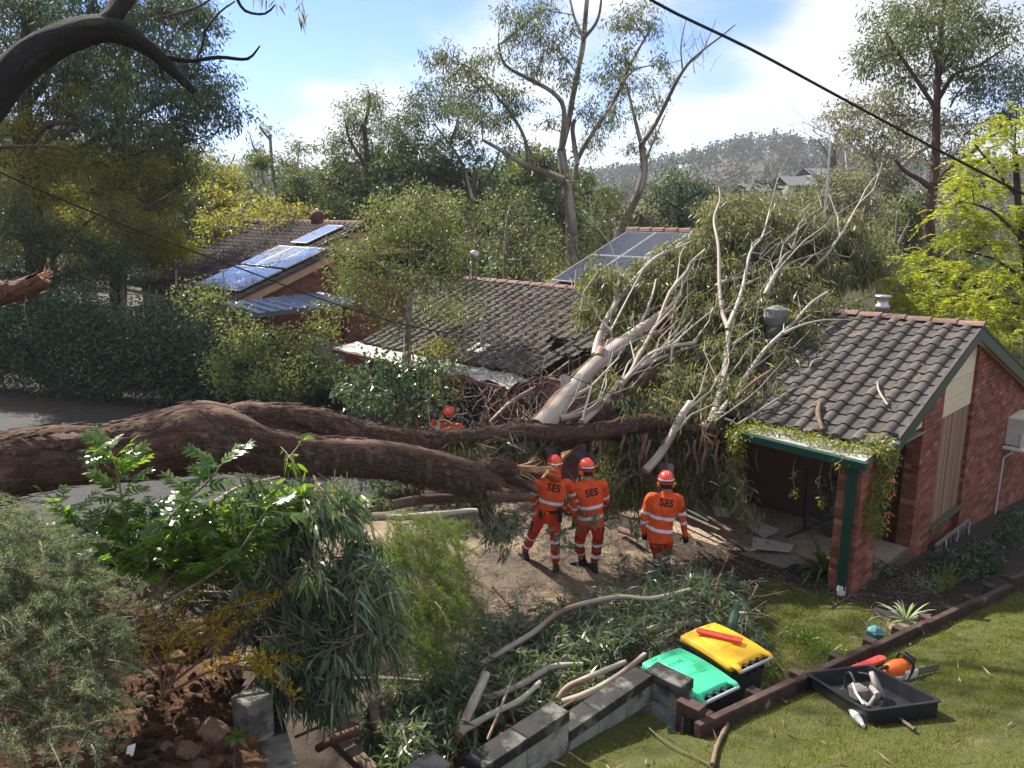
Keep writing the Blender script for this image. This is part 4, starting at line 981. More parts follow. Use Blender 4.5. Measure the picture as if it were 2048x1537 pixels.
for c in ((1060, 40, 40, 35), (1090, 20, 35, 30), (1040, 70, 40, 30), (1090, 80, 40, 30), (1120, 110, 35, 30), (1140, 60, 22, 22), (1010, 30, 30, 25), (1070, 140, 40, 30), (1000, 110, 30, 25), (940, 160, 50, 28), (900, 140, 45, 30), (880, 110, 40, 28), (960, 130, 40, 25), (930, 200, 55, 30), (1000, 180, 55, 30), (1040, 210, 45, 35), (960, 240, 50, 28), (1010, 290, 35, 22), (1060, 300, 30, 20), (1000, 240, 35, 25),
          (1130, 160, 25, 25), (1200, 240, 35, 35), (1180, 290, 30, 22), (1230, 180, 30, 30), (1210, 140, 30, 28), (1250, 110, 35, 35), (1240, 50, 40, 30), (1300, 60, 30, 35), (1270, 20, 30, 25), (1230, 230, 18, 30), (1170, 210, 22, 25), (1100, 240, 22, 18), (1320, 120, 18, 18), (1160, 360, 18, 16)):
    t.pclump(*c, Z + t.rg.normal(0, 1.3), .62, dep=1.0, tuft=20)
t.done()
Z = 35; t = Tree('gum_tree', 'leaning gum with bare upper twigs right of the tallest gum', 'tree', gpt(1215, Z), m_barkgrey, m_leaf['euc'], L=.16, W=.04, hang=.7, seed=32)
t.plimb([(1215, 540), (1245, 450), (1275, 390), (1288, 340), (1283, 290)], Z, 10, 7, True)
t.plimb([(1283, 290), (1310, 250), (1330, 210), (1355, 160), (1375, 130), (1400, 105), (1440, 75), (1470, 50)], Z, 5, 1.3, dz=.2); t.plimb([(1283, 290), (1270, 240), (1255, 180), (1240, 140)], Z, 4.5, 2, dz=.2)
t.plimb([(1365, 140), (1362, 90), (1372, 40)], Z, 2, .8); t.plimb([(1372, 130), (1400, 110), (1420, 70), (1432, 40)], Z, 1.5, .6); t.plimb([(1290, 330), (1300, 300), (1330, 230)], Z, 3, 1.5)
for i in range(26):
    a = at(t.rg.uniform(1355, 1420), t.rg.uniform(90, 150), Z + t.rg.normal(0, .4)); sticks(t.lb, [a], [a + np.array([t.rg.normal(.1, .4), t.rg.normal(0, .3), t.rg.uniform(.5, 1.6)])], .012, .005, 3, 0, .1, t.rg)
for c in ((1300, 270, 28, 25), (1310, 210, 25, 22), (1340, 160, 20, 16), (1270, 300, 22, 20), (1250, 150, 30, 28), (1290, 170, 25, 25), (1270, 230, 20, 20), (1330, 130, 20, 16), (1300, 310, 14, 12)):
    t.pclump(*c, Z + t.rg.normal(0, .6), .5, dep=.7, tuft=18)
t.done()
def stand(Z, label, stem, limbs, clumps, bark, leaf, seed, k=.7, L=.2, W=.05, hang=.6, cat='tree', name='gum_tree', r=(8, 5), dep=1.6, group=None):
    t = Tree(name, label, cat, gpt(stem[0][0], Z), bark, leaf, L=L, W=W, hang=hang, seed=seed, group=group)
    t.plimb(stem, Z, r[0], r[1], True)
    for l in limbs: t.plimb(l, Z, r[1] * .8, max(1.0, r[1] * .3), dz=.5)
    for c in clumps: t.pclump(*c[:4], Z + t.rg.normal(0, dep * .6), k * 1.35, dep=dep)
    return t.done()
stand(42, 'twisted gum with open dark limbs left of the tallest gum', [(935, 560), (940, 450), (945, 400), (950, 340)], [[(945, 400), (925, 330), (900, 290), (870, 250)], [(945, 400), (985, 340), (1000, 300)], [(940, 440), (890, 380), (840, 330), (800, 290)], [(900, 290), (915, 240), (900, 200)]],
      ((880, 220, 45, 30), (830, 240, 45, 28), (860, 290, 45, 28), (920, 270, 40, 28), (800, 280, 40, 30), (900, 330, 40, 28), (960, 310, 35, 24), (840, 340, 40, 25), (985, 370, 25, 20), (870, 180, 35, 24), (830, 200, 30, 20), (930, 220, 30, 20)), m_barkgrey, m_leaf['eucdark'], 33)
stand(45, 'rounded mid green gum crown left of the twisted gum', [(735, 560), (738, 430), (735, 330), (728, 250)], [[(735, 340), (700, 280), (690, 240)], [(735, 380), (790, 320), (810, 290)], [(730, 250), (740, 200), (735, 180)], [(736, 400), (680, 380), (640, 350)]],
      ((735, 190, 22, 18), (700, 210, 22, 18), (760, 215, 28, 20), (720, 250, 40, 26), (780, 250, 40, 25), (680, 280, 35, 24), (740, 300, 50, 30), (800, 300, 45, 26), (690, 330, 40, 26), (760, 350, 55, 28), (640, 350, 30, 22), (690, 390, 50, 26), (800, 370, 45, 25), (650, 400, 35, 22), (725, 420, 50, 22), (660, 300, 18, 14), (700, 240, 18, 14)), m_barkred, m_leaf['euc'], 34)
stand(60, 'thin sparse gum standing alone against white cloud', [(570, 470), (555, 400), (545, 340), (540, 270)], [[(545, 340), (510, 300), (500, 270)], [(555, 390), (590, 340), (600, 290)], [(540, 280), (520, 255), (525, 245)], [(560, 420), (510, 380), (490, 340)]],
      ((535, 255, 20, 10), (515, 300, 22, 12), (600, 290, 24, 14), (560, 320, 28, 14), (500, 340, 20, 14), (590, 330, 24, 14), (620, 300, 14, 10), (540, 360, 30, 18), (580, 380, 30, 18), (510, 390, 22, 16)), m_barkgrey, m_leaf['euc'], 35, k=.75, L=.28, W=.07, r=(4, 3))
stand(52, 'brownish sparse gum left of the thin lone gum', [(440, 470), (438, 400), (430, 340)], [[(436, 380), (400, 340), (390, 320)], [(435, 360), (460, 330), (470, 310)], [(440, 400), (480, 370)]],
      ((425, 315, 40, 14), (390, 340, 28, 16), (460, 340, 32, 16), (430, 360, 35, 18), (400, 390, 35, 20), (465, 380, 30, 18), (430, 410, 45, 20), (380, 420, 30, 20)), m_barkgrey, m_leaf['olive'], 36, k=.7, L=.24, W=.06, r=(4, 3))
# -- right hand side
Z = 31; t = Tree('gum_tree', 'tall dark stemmed gum with big round crown at the upper right', 'tree', gpt(1862, Z), m_barkred, m_leaf['euc'], L=.16, W=.045, hang=.5, seed=41)
t.plimb([(1866, 560), (1862, 490), (1857, 430), (1868, 370), (1872, 300), (1873, 230), (1878, 120), (1885, 20), (1890, -40)], Z, 12, 4, True)
t.plimb([(1866, 380), (1840, 360), (1812, 345), (1790, 320)], Z, 6, 3); t.plimb([(1872, 370), (1900, 340), (1950, 300), (1990, 250)], Z, 6, 3, dz=.3); t.plimb([(1873, 220), (1840, 170), (1800, 110), (1770, 60)], Z, 5, 2, dz=.4)
t.plimb([(1876, 200), (1910, 150), (1960, 130), (2020, 90)], Z, 5, 2, dz=.4); t.plimb([(1876, 130), (1850, 60), (1830, 10)], Z, 3.5, 1.5, dz=.4); t.plimb([(1880, 150), (1905, 90), (1930, 40)], Z, 3.5, 1.5, dz=.4); t.plimb([(1900, 215), (1920, 180), (1940, 160)], Z, 2, 1)
for c in ((1790, 40, 55, 40), (1850, 25, 60, 40), (1920, 30, 55, 40), (1760, 110, 50, 35), (1820, 100, 60, 40), (1890, 90, 60, 45), (1960, 70, 50, 40), (2010, 50, 45, 40), (1740, 140, 28, 22), (1800, 160, 50, 28), (1870, 150, 50, 35), (1990, 130, 50, 40), (2030, 170, 35, 40), (1970, 190, 50, 35), (2010, 220, 40, 35), (1930, 110, 40, 30), (1830, 60, 40, 30), (1900, 5, 50, 25), (1980, 250, 40, 30), (1750, 80, 35, 30), (1950, 150, 30, 22)):
    t.pclump(*c, Z + t.rg.normal(0, 1.2), .85, dep=1.4)
t.done()
stand(33, 'grey brown leaved gum hanging in front of the dark stem at the right', [(1740, 470), (1748, 400), (1780, 360), (1830, 310), (1875, 285)], [[(1750, 400), (1735, 330), (1740, 280)], [(1790, 350), (1800, 290), (1790, 240)], [(1740, 420), (1700, 360), (1690, 300)]],
      ((1700, 220, 40, 26), (1760, 210, 50, 28), (1820, 230, 55, 30), (1740, 260, 55, 30), (1800, 270, 60, 28), (1870, 250, 50, 28), (1920, 270, 40, 28), (1760, 310, 55, 26), (1700, 270, 30, 24), (1830, 310, 40, 20), (1720, 350, 40, 28), (1900, 310, 35, 20), (1660, 240, 20, 18), (1780, 360, 30, 20)), m_barkpale, m_leaf['grey'], 42, k=.7, L=.17, W=.045, r=(6, 4), dep=1.3)
Z = 19; t = Tree('feathery_tree', 'bright lime green feathery tree at the right edge', 'tree', gpt(2060, Z), m_barkdark, m_leaf['lime'], L=.065, W=.026, hang=.25, seed=43)
t.limb([gpt(2080, Z), at(2060, 600, Z), at(2040, 450, Z), at(2030, 300, Z)], .14, .06, True)
for l in ([(2050, 560), (1990, 520), (1920, 500)], [(2045, 480), (1980, 420), (1900, 400)], [(2040, 400), (1990, 340), (1950, 290)], [(2050, 610), (1960, 590), (1880, 600), (1820, 580)], [(2040, 640), (1930, 560), (1850, 540)]): t.plimb(l, Z, 4, 1.5, dz=.3)
cl = [(2030, 240, 45, 25), (2000, 280, 50, 26), (1960, 320, 45, 22), (2030, 320, 45, 26), (1940, 370, 50, 22), (2000, 380, 55, 26), (1910, 420, 45, 20), (1970, 440, 55, 22), (2030, 430, 40, 30), (1920, 470, 45, 16), (1990, 490, 50, 20), (1850, 520, 55, 20), (1910, 540, 55, 20), (1820, 560, 50, 20), (1970, 550, 50, 20), (2030, 540, 40, 26), (1880, 590, 60, 20), (1950, 600, 60, 22), (2020, 610, 50, 26), (1800, 600, 40, 20), (1860, 630, 50, 18), (1940, 650, 60, 22), (2020, 680, 45, 25), (1990, 640, 40, 20)]
for c in cl:
    # fronds: sprays that arch downhill from each clump
    u, v, ru, rv = c; c3 = at(u, v, Z + t.rg.normal(0, .7)); nf = 34; sc = Z / FPX
    bp, br = t.nearest(c3); tube(t.lb, [bp, (bp + c3) / 2 + UP * .1, c3], [.02, .015, .01], 4, 0, 0, False)
    st_ = c3 + in_ball(nf, t.rg, .5) * np.array([ru, (ru + rv) / 2, rv]) * sc; dr = nrm(np.stack([t.rg.normal(-.5, .7, nf), t.rg.normal(-.2, .7, nf), t.rg.normal(.1, .25, nf)], -1)); ln = t.rg.uniform(.35, .65, nf)
    nl = 46; f = np.linspace(.05, 1, nl); P = st_[:, None] + dr[:, None] * (ln[:, None] * f[None])[..., None] - UP * (ln[:, None] * .55 * f[None] ** 2)[..., None]
    side = nrm(np.cross(dr, UP)); sg = np.where(np.arange(nl) % 2 == 0, 1.0, -1.0); Dv = side[:, None] * sg[None, :, None] + dr[:, None] * .6 - UP * .25 + t.rg.normal(0, .15, (nf, nl, 3))
    leaves(t.cb, P.reshape(-1, 3), Dv.reshape(-1, 3), np.repeat(ln, nl) * .22 * t.rg.uniform(.6, 1.2, nf * nl), .022, 0, .1, t.rg)
t.done()
Z = 21; t = Tree('shrub', 'deep green shrub at the foot of the lime tree behind the ridge', 'shrub', gpt(1900, Z), m_barkdark, m_leaf['bush'], L=.08, W=.04, hang=.2, seed=44)
t.limb([gpt(1890, Z), at(1880, 640, Z)], .06, .03, True)
for c in ((1810, 630, 40, 22), (1870, 660, 50, 20), (1940, 690, 60, 25), (2010, 720, 50, 30), (1780, 580, 30, 30), (1840, 600, 40, 25)): t.pclump(*c, Z + t.rg.normal(0, .4), .8, dep=.8)
t.done()
stand(46, 'dark rounded tree on the rise right of the leaning gum', [(1360, 520), (1362, 430), (1360, 370)], [[(1360, 420), (1310, 390)], [(1360, 410), (1410, 380)]], ((1355, 350, 28, 20), (1325, 380, 35, 25), (1385, 380, 40, 25), (1300, 410, 30, 25), (1350, 420, 50, 28), (1420, 400, 35, 25), (1450, 430, 30, 22), (1390, 440, 45, 25), (1290, 450, 35, 22)), m_barkdark, m_leaf['eucdark'], 45, k=.95, L=.2, W=.07, hang=.2, name='dense_tree')
stand(30, 'pale grey green bush behind the crown of the fallen tree', [(1680, 520), (1685, 440), (1690, 390)], [[(1685, 440), (1650, 420)]], ((1690, 360, 40, 22), (1650, 390, 35, 22), (1700, 400, 45, 25), (1740, 420, 35, 25), (1640, 430, 40, 22), (1700, 440, 40, 20)), m_barkgrey, m_leaf['grey'], 46, k=.9, L=.12, W=.045, hang=.2, name='shrub', cat='shrub', r=(4, 3), dep=.9)
Z = 48; t = Tree('bare_tree', 'leafless brown twiggy tree left of the grey brown gum', 'tree', gpt(1660, Z), m_barkgrey, m_leaf['grey'], seed=47)
t.plimb([(1668, 480), (1665, 400), (1668, 330), (1672, 270)], Z, 4, 2, True)
for i in range(26):
    a = at(1667 + t.rg.normal(0, 3), t.rg.uniform(270, 420), Z); an = t.rg.uniform(-1.2, 1.2); l = t.rg.uniform(1.2, 2.9); b = a + np.array([math.sin(an) * l, t.rg.normal(0, .6), math.cos(an) * l * .75]); sticks(t.lb, [a], [b], .03, .012, 4, 0, .1, t.rg)
    for j in range(7):
        q = a + (b - a) * t.rg.uniform(.3, 1); sticks(t.lb, [q], [q + np.array([t.rg.normal(math.sin(an) * .5, .5), t.rg.normal(0, .4), t.rg.normal(.5, .4)])], .014, .006, 3, 0, .1, t.rg)
t.done()
# -- understory behind the houses
und = [(28, 1010, 'euc', 'leafy understorey gum behind the flue', ((1000, 460, 45, 35), (1040, 420, 40, 30), (1070, 470, 45, 40), (1020, 520, 50, 30), (1090, 520, 40, 40), (1050, 390, 30, 20))),
       (30, 1215, 'bush', 'leafy sapling between the tallest gum and the solar roof', ((1210, 420, 40, 35), (1200, 470, 35, 35), (1180, 510, 30, 35), (1240, 440, 25, 25), (1220, 390, 30, 20))),
       (34, 950, 'euc', 'grey green sapling behind the bushy middle tree', ((960, 440, 35, 30), (940, 490, 35, 30), (980, 410, 30, 22), (900, 400, 30, 22))),
       (32, 620, 'olive', 'olive sapling left of the neighbour chimney', ((520, 420, 40, 25), (470, 430, 40, 22), (580, 425, 40, 22), (620, 430, 30, 20), (430, 450, 45, 22), (530, 450, 30, 14))),
       (34, 1560, 'grey', 'brown grey scrub on the slope right of the dark rounded tree', ((1510, 400, 35, 20), (1560, 400, 40, 20), (1610, 400, 35, 20), (1590, 430, 40, 18), (1530, 430, 40, 18))),
       (38, 1800, 'grey', 'grey scrub behind the dark stem at the right', ((1790, 430, 40, 30), (1830, 450, 35, 30), (1900, 440, 40, 30), (1780, 480, 35, 25), (1930, 400, 30, 25), (1890, 500, 40, 25))),
       (27, 1790, 'bush', 'green scrub left of the dark stem foot', ((1760, 500, 30, 30), (1800, 520, 35, 25), (1770, 550, 30, 25), (1730, 480, 25, 25), (1830, 540, 30, 20)))]
for i, (Z, u, lf, lab, cs) in enumerate(und):
    t = Tree('sapling', lab, 'tree', gpt(u, Z), m_barkgrey, m_leaf[lf], L=.14, W=.045, hang=.4, seed=60 + i)
    t.limb([gpt(u, Z), at(u, 520, Z), at(u + 5, 430, Z)], .09, .04, True); t.plimb([(u, 500), (u + 30, 440)], Z, 3, 1.2)
    for c in cs: t.pclump(*c, Z + t.rg.normal(0, .8), .7, dep=1.1)
    t.done()
# -- forest trees further off share four crowns
protos = []
for k, (lf, h) in enumerate((('euc', 13), ('eucdark', 12), ('olive', 10), ('grey', 11), ('euc', 16))):
    rg = np.random.default_rng(100 + k); t = Tree('forest_tree', 'mid distance forest tree with grey green crown', 'tree', (0, 0, 0), m_barkgrey, m_leaf[lf], L=.34, W=.13, hang=.35, seed=100 + k)
    t.limb([(0, 0, 0), (.2, .1, h * .4), (-.1, .2, h * .7)], .2, .09, True)
    for j in range(6): a = rg.uniform(0, 6.28); z0 = h * rg.uniform(.35, .65); t.limb([(0, 0, z0), (math.cos(a) * 1.2, math.sin(a) * 1.2, z0 + 1.3), (math.cos(a) * 2.4, math.sin(a) * 2.4, z0 + 2.4)], .07, .03)
    for j in range(15):
        a = rg.uniform(0, 6.28); q = rg.uniform(.3, 1) ** .5; z0 = h * rg.uniform(.42, 1.0); rr = 3.1 * math.sin(math.pi * np.clip((z0 / h - .25) / .95, .08, 1)) * q
        t.clump((math.cos(a) * rr, math.sin(a) * rr, z0), (1.3, 1.3, .9), 430, 16)
    protos.append(t.done())
rg = np.random.default_rng(55); placed = []
for i in range(400):
    az = R(rg.uniform(-38, 38)); d = 44 + 95 * rg.uniform() ** 1.3; x, y = d * math.sin(az), d * math.cos(az)
    if any((x - a) ** 2 + (y - b) ** 2 < (3.6 + d * .012) ** 2 for a, b in placed): continue
    placed.append((x, y))
    if len(placed) > 120: break
used = [False] * 5
for i, (x, y) in enumerate(placed):
    k = int(rg.integers(0, 5)); z = ground_z(x, y) - .2; top = rg.uniform(.75, 1.1)
    # keep the tops near the skyline of the photograph
    lim = CAM_H + math.hypot(x, y) * (.055 if x < 10 else .03) - z; h = (13, 12, 10, 11, 16)[k]; sc = min(top, max(.45, lim / h))
    lab = 'grey green gum in the bush valley behind the houses'
    if not used[k]: used[k] = True; o = protos[k]; o.location = (x, y, z); o.scale = (sc,) * 3; o.rotation_euler.z = rg.uniform(0, 6.28); o['label'] = lab; o['group'] = 'gum trees filling the bush valley'
    else: dup(protos[k], (x, y, z), rg.uniform(0, 6.28), lab, sc, 'gum trees filling the bush valley')
# -- far woodland: one mass
mb = MB(); n = 4200; az = np.radians(rg.uniform(-42, 42, n)); d = 130 + 620 * rg.uniform(0, 1, n) ** .8; x, y = d * np.sin(az), d * np.cos(az); z = ground_z(x, y); hh = rg.uniform(6, 12, n)
per = 26; P = np.stack([x, y, z + hh * .62], -1)[:, None] + in_ball(n * per, rg, .4).reshape(n, per, 3) * np.stack([hh * .38, hh * .38, hh * .42], -1)[:, None]
D = nrm(rg.normal(size=(n * per, 3))); leaves(mb, P.reshape(-1, 3), D, np.repeat(hh * .21, per), np.repeat(hh * .14, per), 0, .2, rg)
sticks(mb, np.stack([x, y, z], -1), np.stack([x, y, z + hh * .5], -1), .25, .15, 3, 1)
tag(mb.build('far_woodland', [leafmat('leaf_far', [(.030, .042, .024), (.045, .055, .03), (.06, .06, .036), (.075, .065, .04)], rough=.7, spec=.1, transl=.2), m_barkgrey]), 'bushland covering the far hills to the horizon', 'woodland', kind='stuff')
# far roofs among the trees on the right hill
m_roofgrey = M('far_roof', (.20, .19, .19), (.15, .145, .145), rough=.8); m_farwall = M('far_wall', (.45, .40, .34), rough=.9)
for (u, v, Z, w, lab) in ((1590, 372, 150, 7, 'far house with grey roof on the right hill below the skyline'), (1512, 392, 120, 5, 'far pale roofed house lower on the right hill'), (1640, 352, 190, 9, 'farthest grey roof near the hill crest at the right')):
    p = at(u, v, Z); h = thing('hill_house', lab, 'house', p, R(20)); mb = MB()
    obox(mb, (-w / 2, -2.5, -3), (w, 0, 0), (0, 5, 0), (0, 0, 3)); o = mb.build('wall', m_farwall, h)
    mb = MB(); mb.add([(-w / 2 - .4, -3, -.05), (w / 2 + .4, -3, -.05), (w / 2 + .4, 0, 1.7), (-w / 2 - .4, 0, 1.7), (w / 2 + .4, 3, -.05), (-w / 2 - .4, 3, -.05)], [[0, 1, 2, 3], [3, 2, 4, 5]]); mb.build('roof', m_roofgrey, h)
    for i in (-1, 1):
        mb = MB(); obox(mb, (i * w / 4 - .5, -2.53, -2.0), (1, 0, 0), (0, .05, 0), (0, 0, 1.1)); mb.build('window', m_glass, h)
# ---------------------------------------------------------------- the fallen gum
m_trunk = M('fallen_bark', (.185, .105, .072), (.095, .053, .038), rough=.92, scale=7, lo=.40, hi=.60, coord='bark', stretch=(1.6, 1.6, 2.2), bump=1.0, bscale=26, bdist=.09, c3=(.30, .205, .15), s3=3.2, lo3=.52, hi3=.66)
m_limbw = M('smooth_pale_bark', (.40, .36, .31), (.25, .205, .17), rough=.65, scale=3.0, coord='bark', bump=.25, bscale=14, bdist=.012, c3=(.19, .11, .075), s3=1.9, lo3=.54, hi3=.62)
m_limbm = M('peeling_bark', (.40, .34, .28), (.15, .085, .06), rough=.8, scale=2.4, lo=.36, hi=.50, coord='bark', bump=.6, bscale=14, bdist=.02)
m_split = M('split_wood', (.50, .30, .165), (.36, .19, .10), rough=.8, scale=8, stretch=(3, 3, 1), bump=.5, bscale=25, bdist=.01)
m_strip = M('bark_strip', (.17, .085, .06), (.10, .055, .04), rough=.9, scale=6)
ft = thing('fallen_tree', 'huge fallen gum tree lying across the driveway onto the crushed roof', 'fallen tree', at(300, 900, 8.2))
def fpart(mb, name, mat, smooth=True): return relative(ft, mb.build(name, mat, smooth=smooth))
def zline(pp): return [at(u, v, Z) for u, v, Z, r in pp], [r * Z / FPX for u, v, Z, r in pp]
def scales(mb, P, r, seed):                          # loose plates and ribbons of bark standing off the stem
    P, r = resample(P, r, .06); q = np.random.default_rng(seed + 90); T, A, B = frames(P); n = int(70 * len(P) * .06 / .25)
    i = q.integers(1, len(P) - 2, n); th = q.uniform(0, 6.28, n); nv = np.cos(th)[:, None] * A[i] + np.sin(th)[:, None] * B[i]
    c = P[i] + nv * (r[i] * q.uniform(.97, 1.06, n))[:, None]; side = np.cross(T[i], nv); L = q.uniform(.05, .32, n)[:, None]; w = q.uniform(.008, .035, n)[:, None]; lift = q.uniform(0, .03, n)[:, None]
    V = np.stack([c - T[i] * L / 2 - side * w * .4, c - side * w + nv * .008, c + T[i] * L / 2 + nv * lift, c + side * w + nv * .008], 1); mb.add(V.reshape(-1, 3), np.arange(n * 4).reshape(-1, 4), 0, (V * [3, 3, .6]).reshape(-1, 3))
def flimb(name, pp, mat, sides=12, lump=.05, seed=1, step=.09, capm=None, flat=None):
    mb = MB(); P, r = zline(pp); tube(mb, P, r, sides, 0, lump, True, seed, step, flat, capm)
    if mat is m_trunk and sides >= 16: scales(mb, P, r, seed)
    o = fpart(mb, name, [mat, m_split]); return np.array(P)
flimb('trunk', [(-170, 985, 7.0, 92), (-60, 950, 7.3, 80), (50, 925, 7.6, 68), (150, 910, 7.9, 60), (220, 905, 8.1, 58), (300, 893, 8.35, 66), (370, 880, 8.55, 72), (440, 882, 8.75, 66), (520, 900, 9.0, 50), (620, 913, 9.3, 40), (700, 915, 9.6, 38), (780, 922, 10.0, 37), (850, 936, 10.3, 38), (920, 953, 10.6, 38), (958, 956, 10.75, 33)], m_trunk, 30, .075, 5, .06)
mb = MB()                                            # swollen shoulder where the two leaders part
tube(mb, [at(360, 862, 8.7), at(400, 848, 8.75), at(450, 850, 8.9), at(500, 862, 9.0)], [px(20, 8.7), px(48, 8.75), px(44, 8.9), px(24, 9)], 20, 0, .08, True, 9, .06); fpart(mb, 'burl', m_trunk)
flimb('leader', [(420, 870, 8.85, 44), (480, 845, 9.0, 38), (540, 842, 9.3, 34), (600, 845, 9.6, 34), (660, 858, 9.9, 33), (720, 873, 10.3, 30), (790, 882, 10.7, 25), (860, 884, 11.1, 21), (940, 876, 11.5, 18), (1020, 868, 11.9, 18), (1080, 866, 12.2, 20), (1140, 868, 12.4, 18), (1210, 862, 12.5, 18), (1270, 848, 12.6, 17), (1310, 845, 12.6, 14), (1350, 852, 12.6, 11), (1385, 860, 12.6, 9), (1412, 862, 12.6, 6)], m_trunk, 22, .07, 6, .06)
flimb('branch_stub', [(945, 950, 10.7, 26), (985, 962, 10.8, 18), (1003, 975, 10.8, 14)], m_trunk, 14, .06, 7, .05, 1)
flimb('branch_stub', [(930, 945, 10.7, 24), (990, 938, 10.9, 18), (1030, 938, 11.0, 14)], m_trunk, 18, .08, 8, .05, 1)
flimb('branch', [(940, 965, 10.8, 24), (958, 1000, 10.95, 18), (975, 1035, 11.1, 14), (1003, 1078, 11.3, 9)], m_trunk, 14, .08, 9, .06)
flimb('branch', [(1000, 952, 11.0, 10), (1040, 965, 11.2, 9), (1075, 985, 11.3, 5)], m_trunk, 10, .08, 19, .06)
# leaning brown limb below, and the great pale limb on the roof
L1 = flimb('limb', [(1062, 905, 12.3, 22), (1100, 895, 12.5, 21), (1150, 868, 12.7, 20), (1200, 830, 12.9, 19), (1250, 790, 13.2, 17), (1300, 745, 13.8, 13)], m_trunk, 16, .05, 10)
L2 = flimb('limb', [(1078, 856, 12.3, 22), (1100, 832, 12.5, 21), (1125, 800, 12.8, 18.5), (1160, 762, 13.3, 16), (1200, 722, 13.9, 14), (1240, 690, 14.5, 14), (1290, 655, 15.2, 12), (1345, 617, 16.0, 10), (1372, 600, 16.4, 8)], m_limbw, 16, .05, 11, .08, 1)
flimb('bark_sleeve', [(1076, 858, 12.28, 25.5), (1100, 832, 12.48, 23.5), (1122, 803, 12.78, 21.5), (1140, 784, 13.0, 19.2)], m_limbm, 16, .06, 11, .06)
flimb('branch_stub', [(1200, 716, 13.9, 14), (1205, 700, 14.0, 12), (1207, 698, 14, 11)], m_limbw, 12, .03, 12, .05)
flimb('branch_stub', [(1135, 775, 13.1, 10), (1128, 755, 13.1, 9), (1126, 750, 13.1, 8)], m_limbw, 10, .03, 13, .05)
def wl(pp, seed, Z0, Z1, r0, r1, mat=None, name='limb'):
    k = len(pp); q = [(u, v, Z0 + (Z1 - Z0) * i / (k - 1), (r0 + (r1 - r0) * (i / (k - 1)) ** .7) * (.8 if i else .9)) for i, (u, v) in enumerate(pp)]
    limbs.append(flimb(name, q, mat or m_limbw, 10 if r0 > 5 else 7, .04, seed, .12)); return limbs[-1]
limbs = [L1, L2]
wl([(1163, 846), (1190, 822), (1212, 799), (1240, 770), (1261, 750), (1280, 728), (1303, 708), (1340, 694), (1386, 687)], 21, 12.4, 14.6, 9, 5)
wl([(1240, 772), (1261, 746), (1276, 715), (1291, 689), (1306, 660), (1318, 640), (1340, 585), (1372, 545), (1382, 525), (1410, 500)], 22, 13.0, 16.6, 7, 3)
wl([(1190, 712), (1198, 675), (1219, 629), (1238, 598), (1269, 560), (1313, 516), (1350, 500), (1392, 481)], 23, 14.2, 17.4, 10, 4)
wl([(1228, 612), (1236, 575), (1241, 547), (1225, 543)], 24, 15.4, 16, 5, 2); wl([(1222, 662), (1200, 639), (1181, 607), (1149, 579), (1141, 557)], 25, 14.6, 15.2, 4, 1.2); wl([(1181, 620), (1160, 622), (1150, 612)], 26, 14.9, 15, 2, 1)
wl([(1270, 738), (1310, 720), (1350, 706), (1400, 690)], 27, 13.6, 15, 6, 3); wl([(1285, 780), (1340, 745), (1380, 720), (1420, 705)], 28, 13.6, 15, 6, 3, m_limbm); wl([(1120, 838), (1170, 826), (1205, 802)], 29, 12.4, 12.7, 9, 6)
wl([(1125, 826), (1140, 800), (1180, 775)], 30, 12.5, 13, 8, 4); wl([(1262, 672), (1285, 640), (1305, 590), (1312, 560)], 31, 14.9, 16, 5, 2.5); wl([(1275, 690), (1330, 660), (1350, 640)], 32, 14.8, 15.6, 6, 4)
wl([(1401, 858), (1425, 838), (1450, 812), (1474, 782), (1500, 742), (1532, 698), (1562, 669), (1592, 641), (1622, 607), (1656, 584)], 33, 12.6, 15.4, 9, 3)
wl([(1566, 668), (1600, 652), (1645, 641), (1700, 640)], 34, 14.2, 15.0, 4, 1.5)
wl([(1420, 850), (1432, 815), (1443, 770), (1452, 720), (1456, 663), (1445, 626), (1439, 569), (1437, 493), (1428, 440), (1440, 400), (1438, 375)], 35, 12.7, 17.5, 11, 2)
wl([(1454, 660), (1483, 584), (1501, 505), (1524, 474), (1540, 420)], 36, 14.6, 17.6, 6, 2)
wl([(1500, 625), (1532, 595), (1560, 578), (1585, 565), (1641, 524), (1679, 474), (1700, 440), (1717, 410), (1747, 380)], 37, 15.2, 18.8, 8, 1.6)
wl([(1470, 580), (1498, 567), (1554, 542), (1592, 522), (1645, 508), (1700, 515)], 38, 15.6, 17.6, 6, 1.6); wl([(1430, 575), (1445, 565), (1490, 552), (1532, 535), (1585, 501), (1634, 474), (1660, 440)], 39, 15.6, 18, 5.5, 1.6)
wl([(1530, 590), (1550, 550), (1556, 540)], 40, 15.4, 16, 6, 4); wl([(1585, 500), (1598, 450), (1602, 425)], 41, 17, 17.6, 3, 1); wl([(1545, 740), (1500, 770), (1470, 800)], 42, 13.6, 13, 4, 3, m_limbm)
wl([(1466, 690), (1500, 665), (1528, 650)], 43, 14.2, 15, 4, 2); wl([(1335, 700), (1345, 640), (1352, 575)], 44, 14.4, 16, 3, 1.5)
wl([(1382, 806), (1366, 828), (1355, 846), (1340, 878), (1314, 916), (1291, 942)], 45, 12.7, 12.2, 9, 11)
wl([(1435, 862), (1420, 905), (1400, 945)], 46, 12.9, 12.8, 4, 2.5, m_limbm); wl([(1450, 838), (1475, 850), (1480, 880)], 47, 12.8, 12.8, 3, 2, m_limbm)
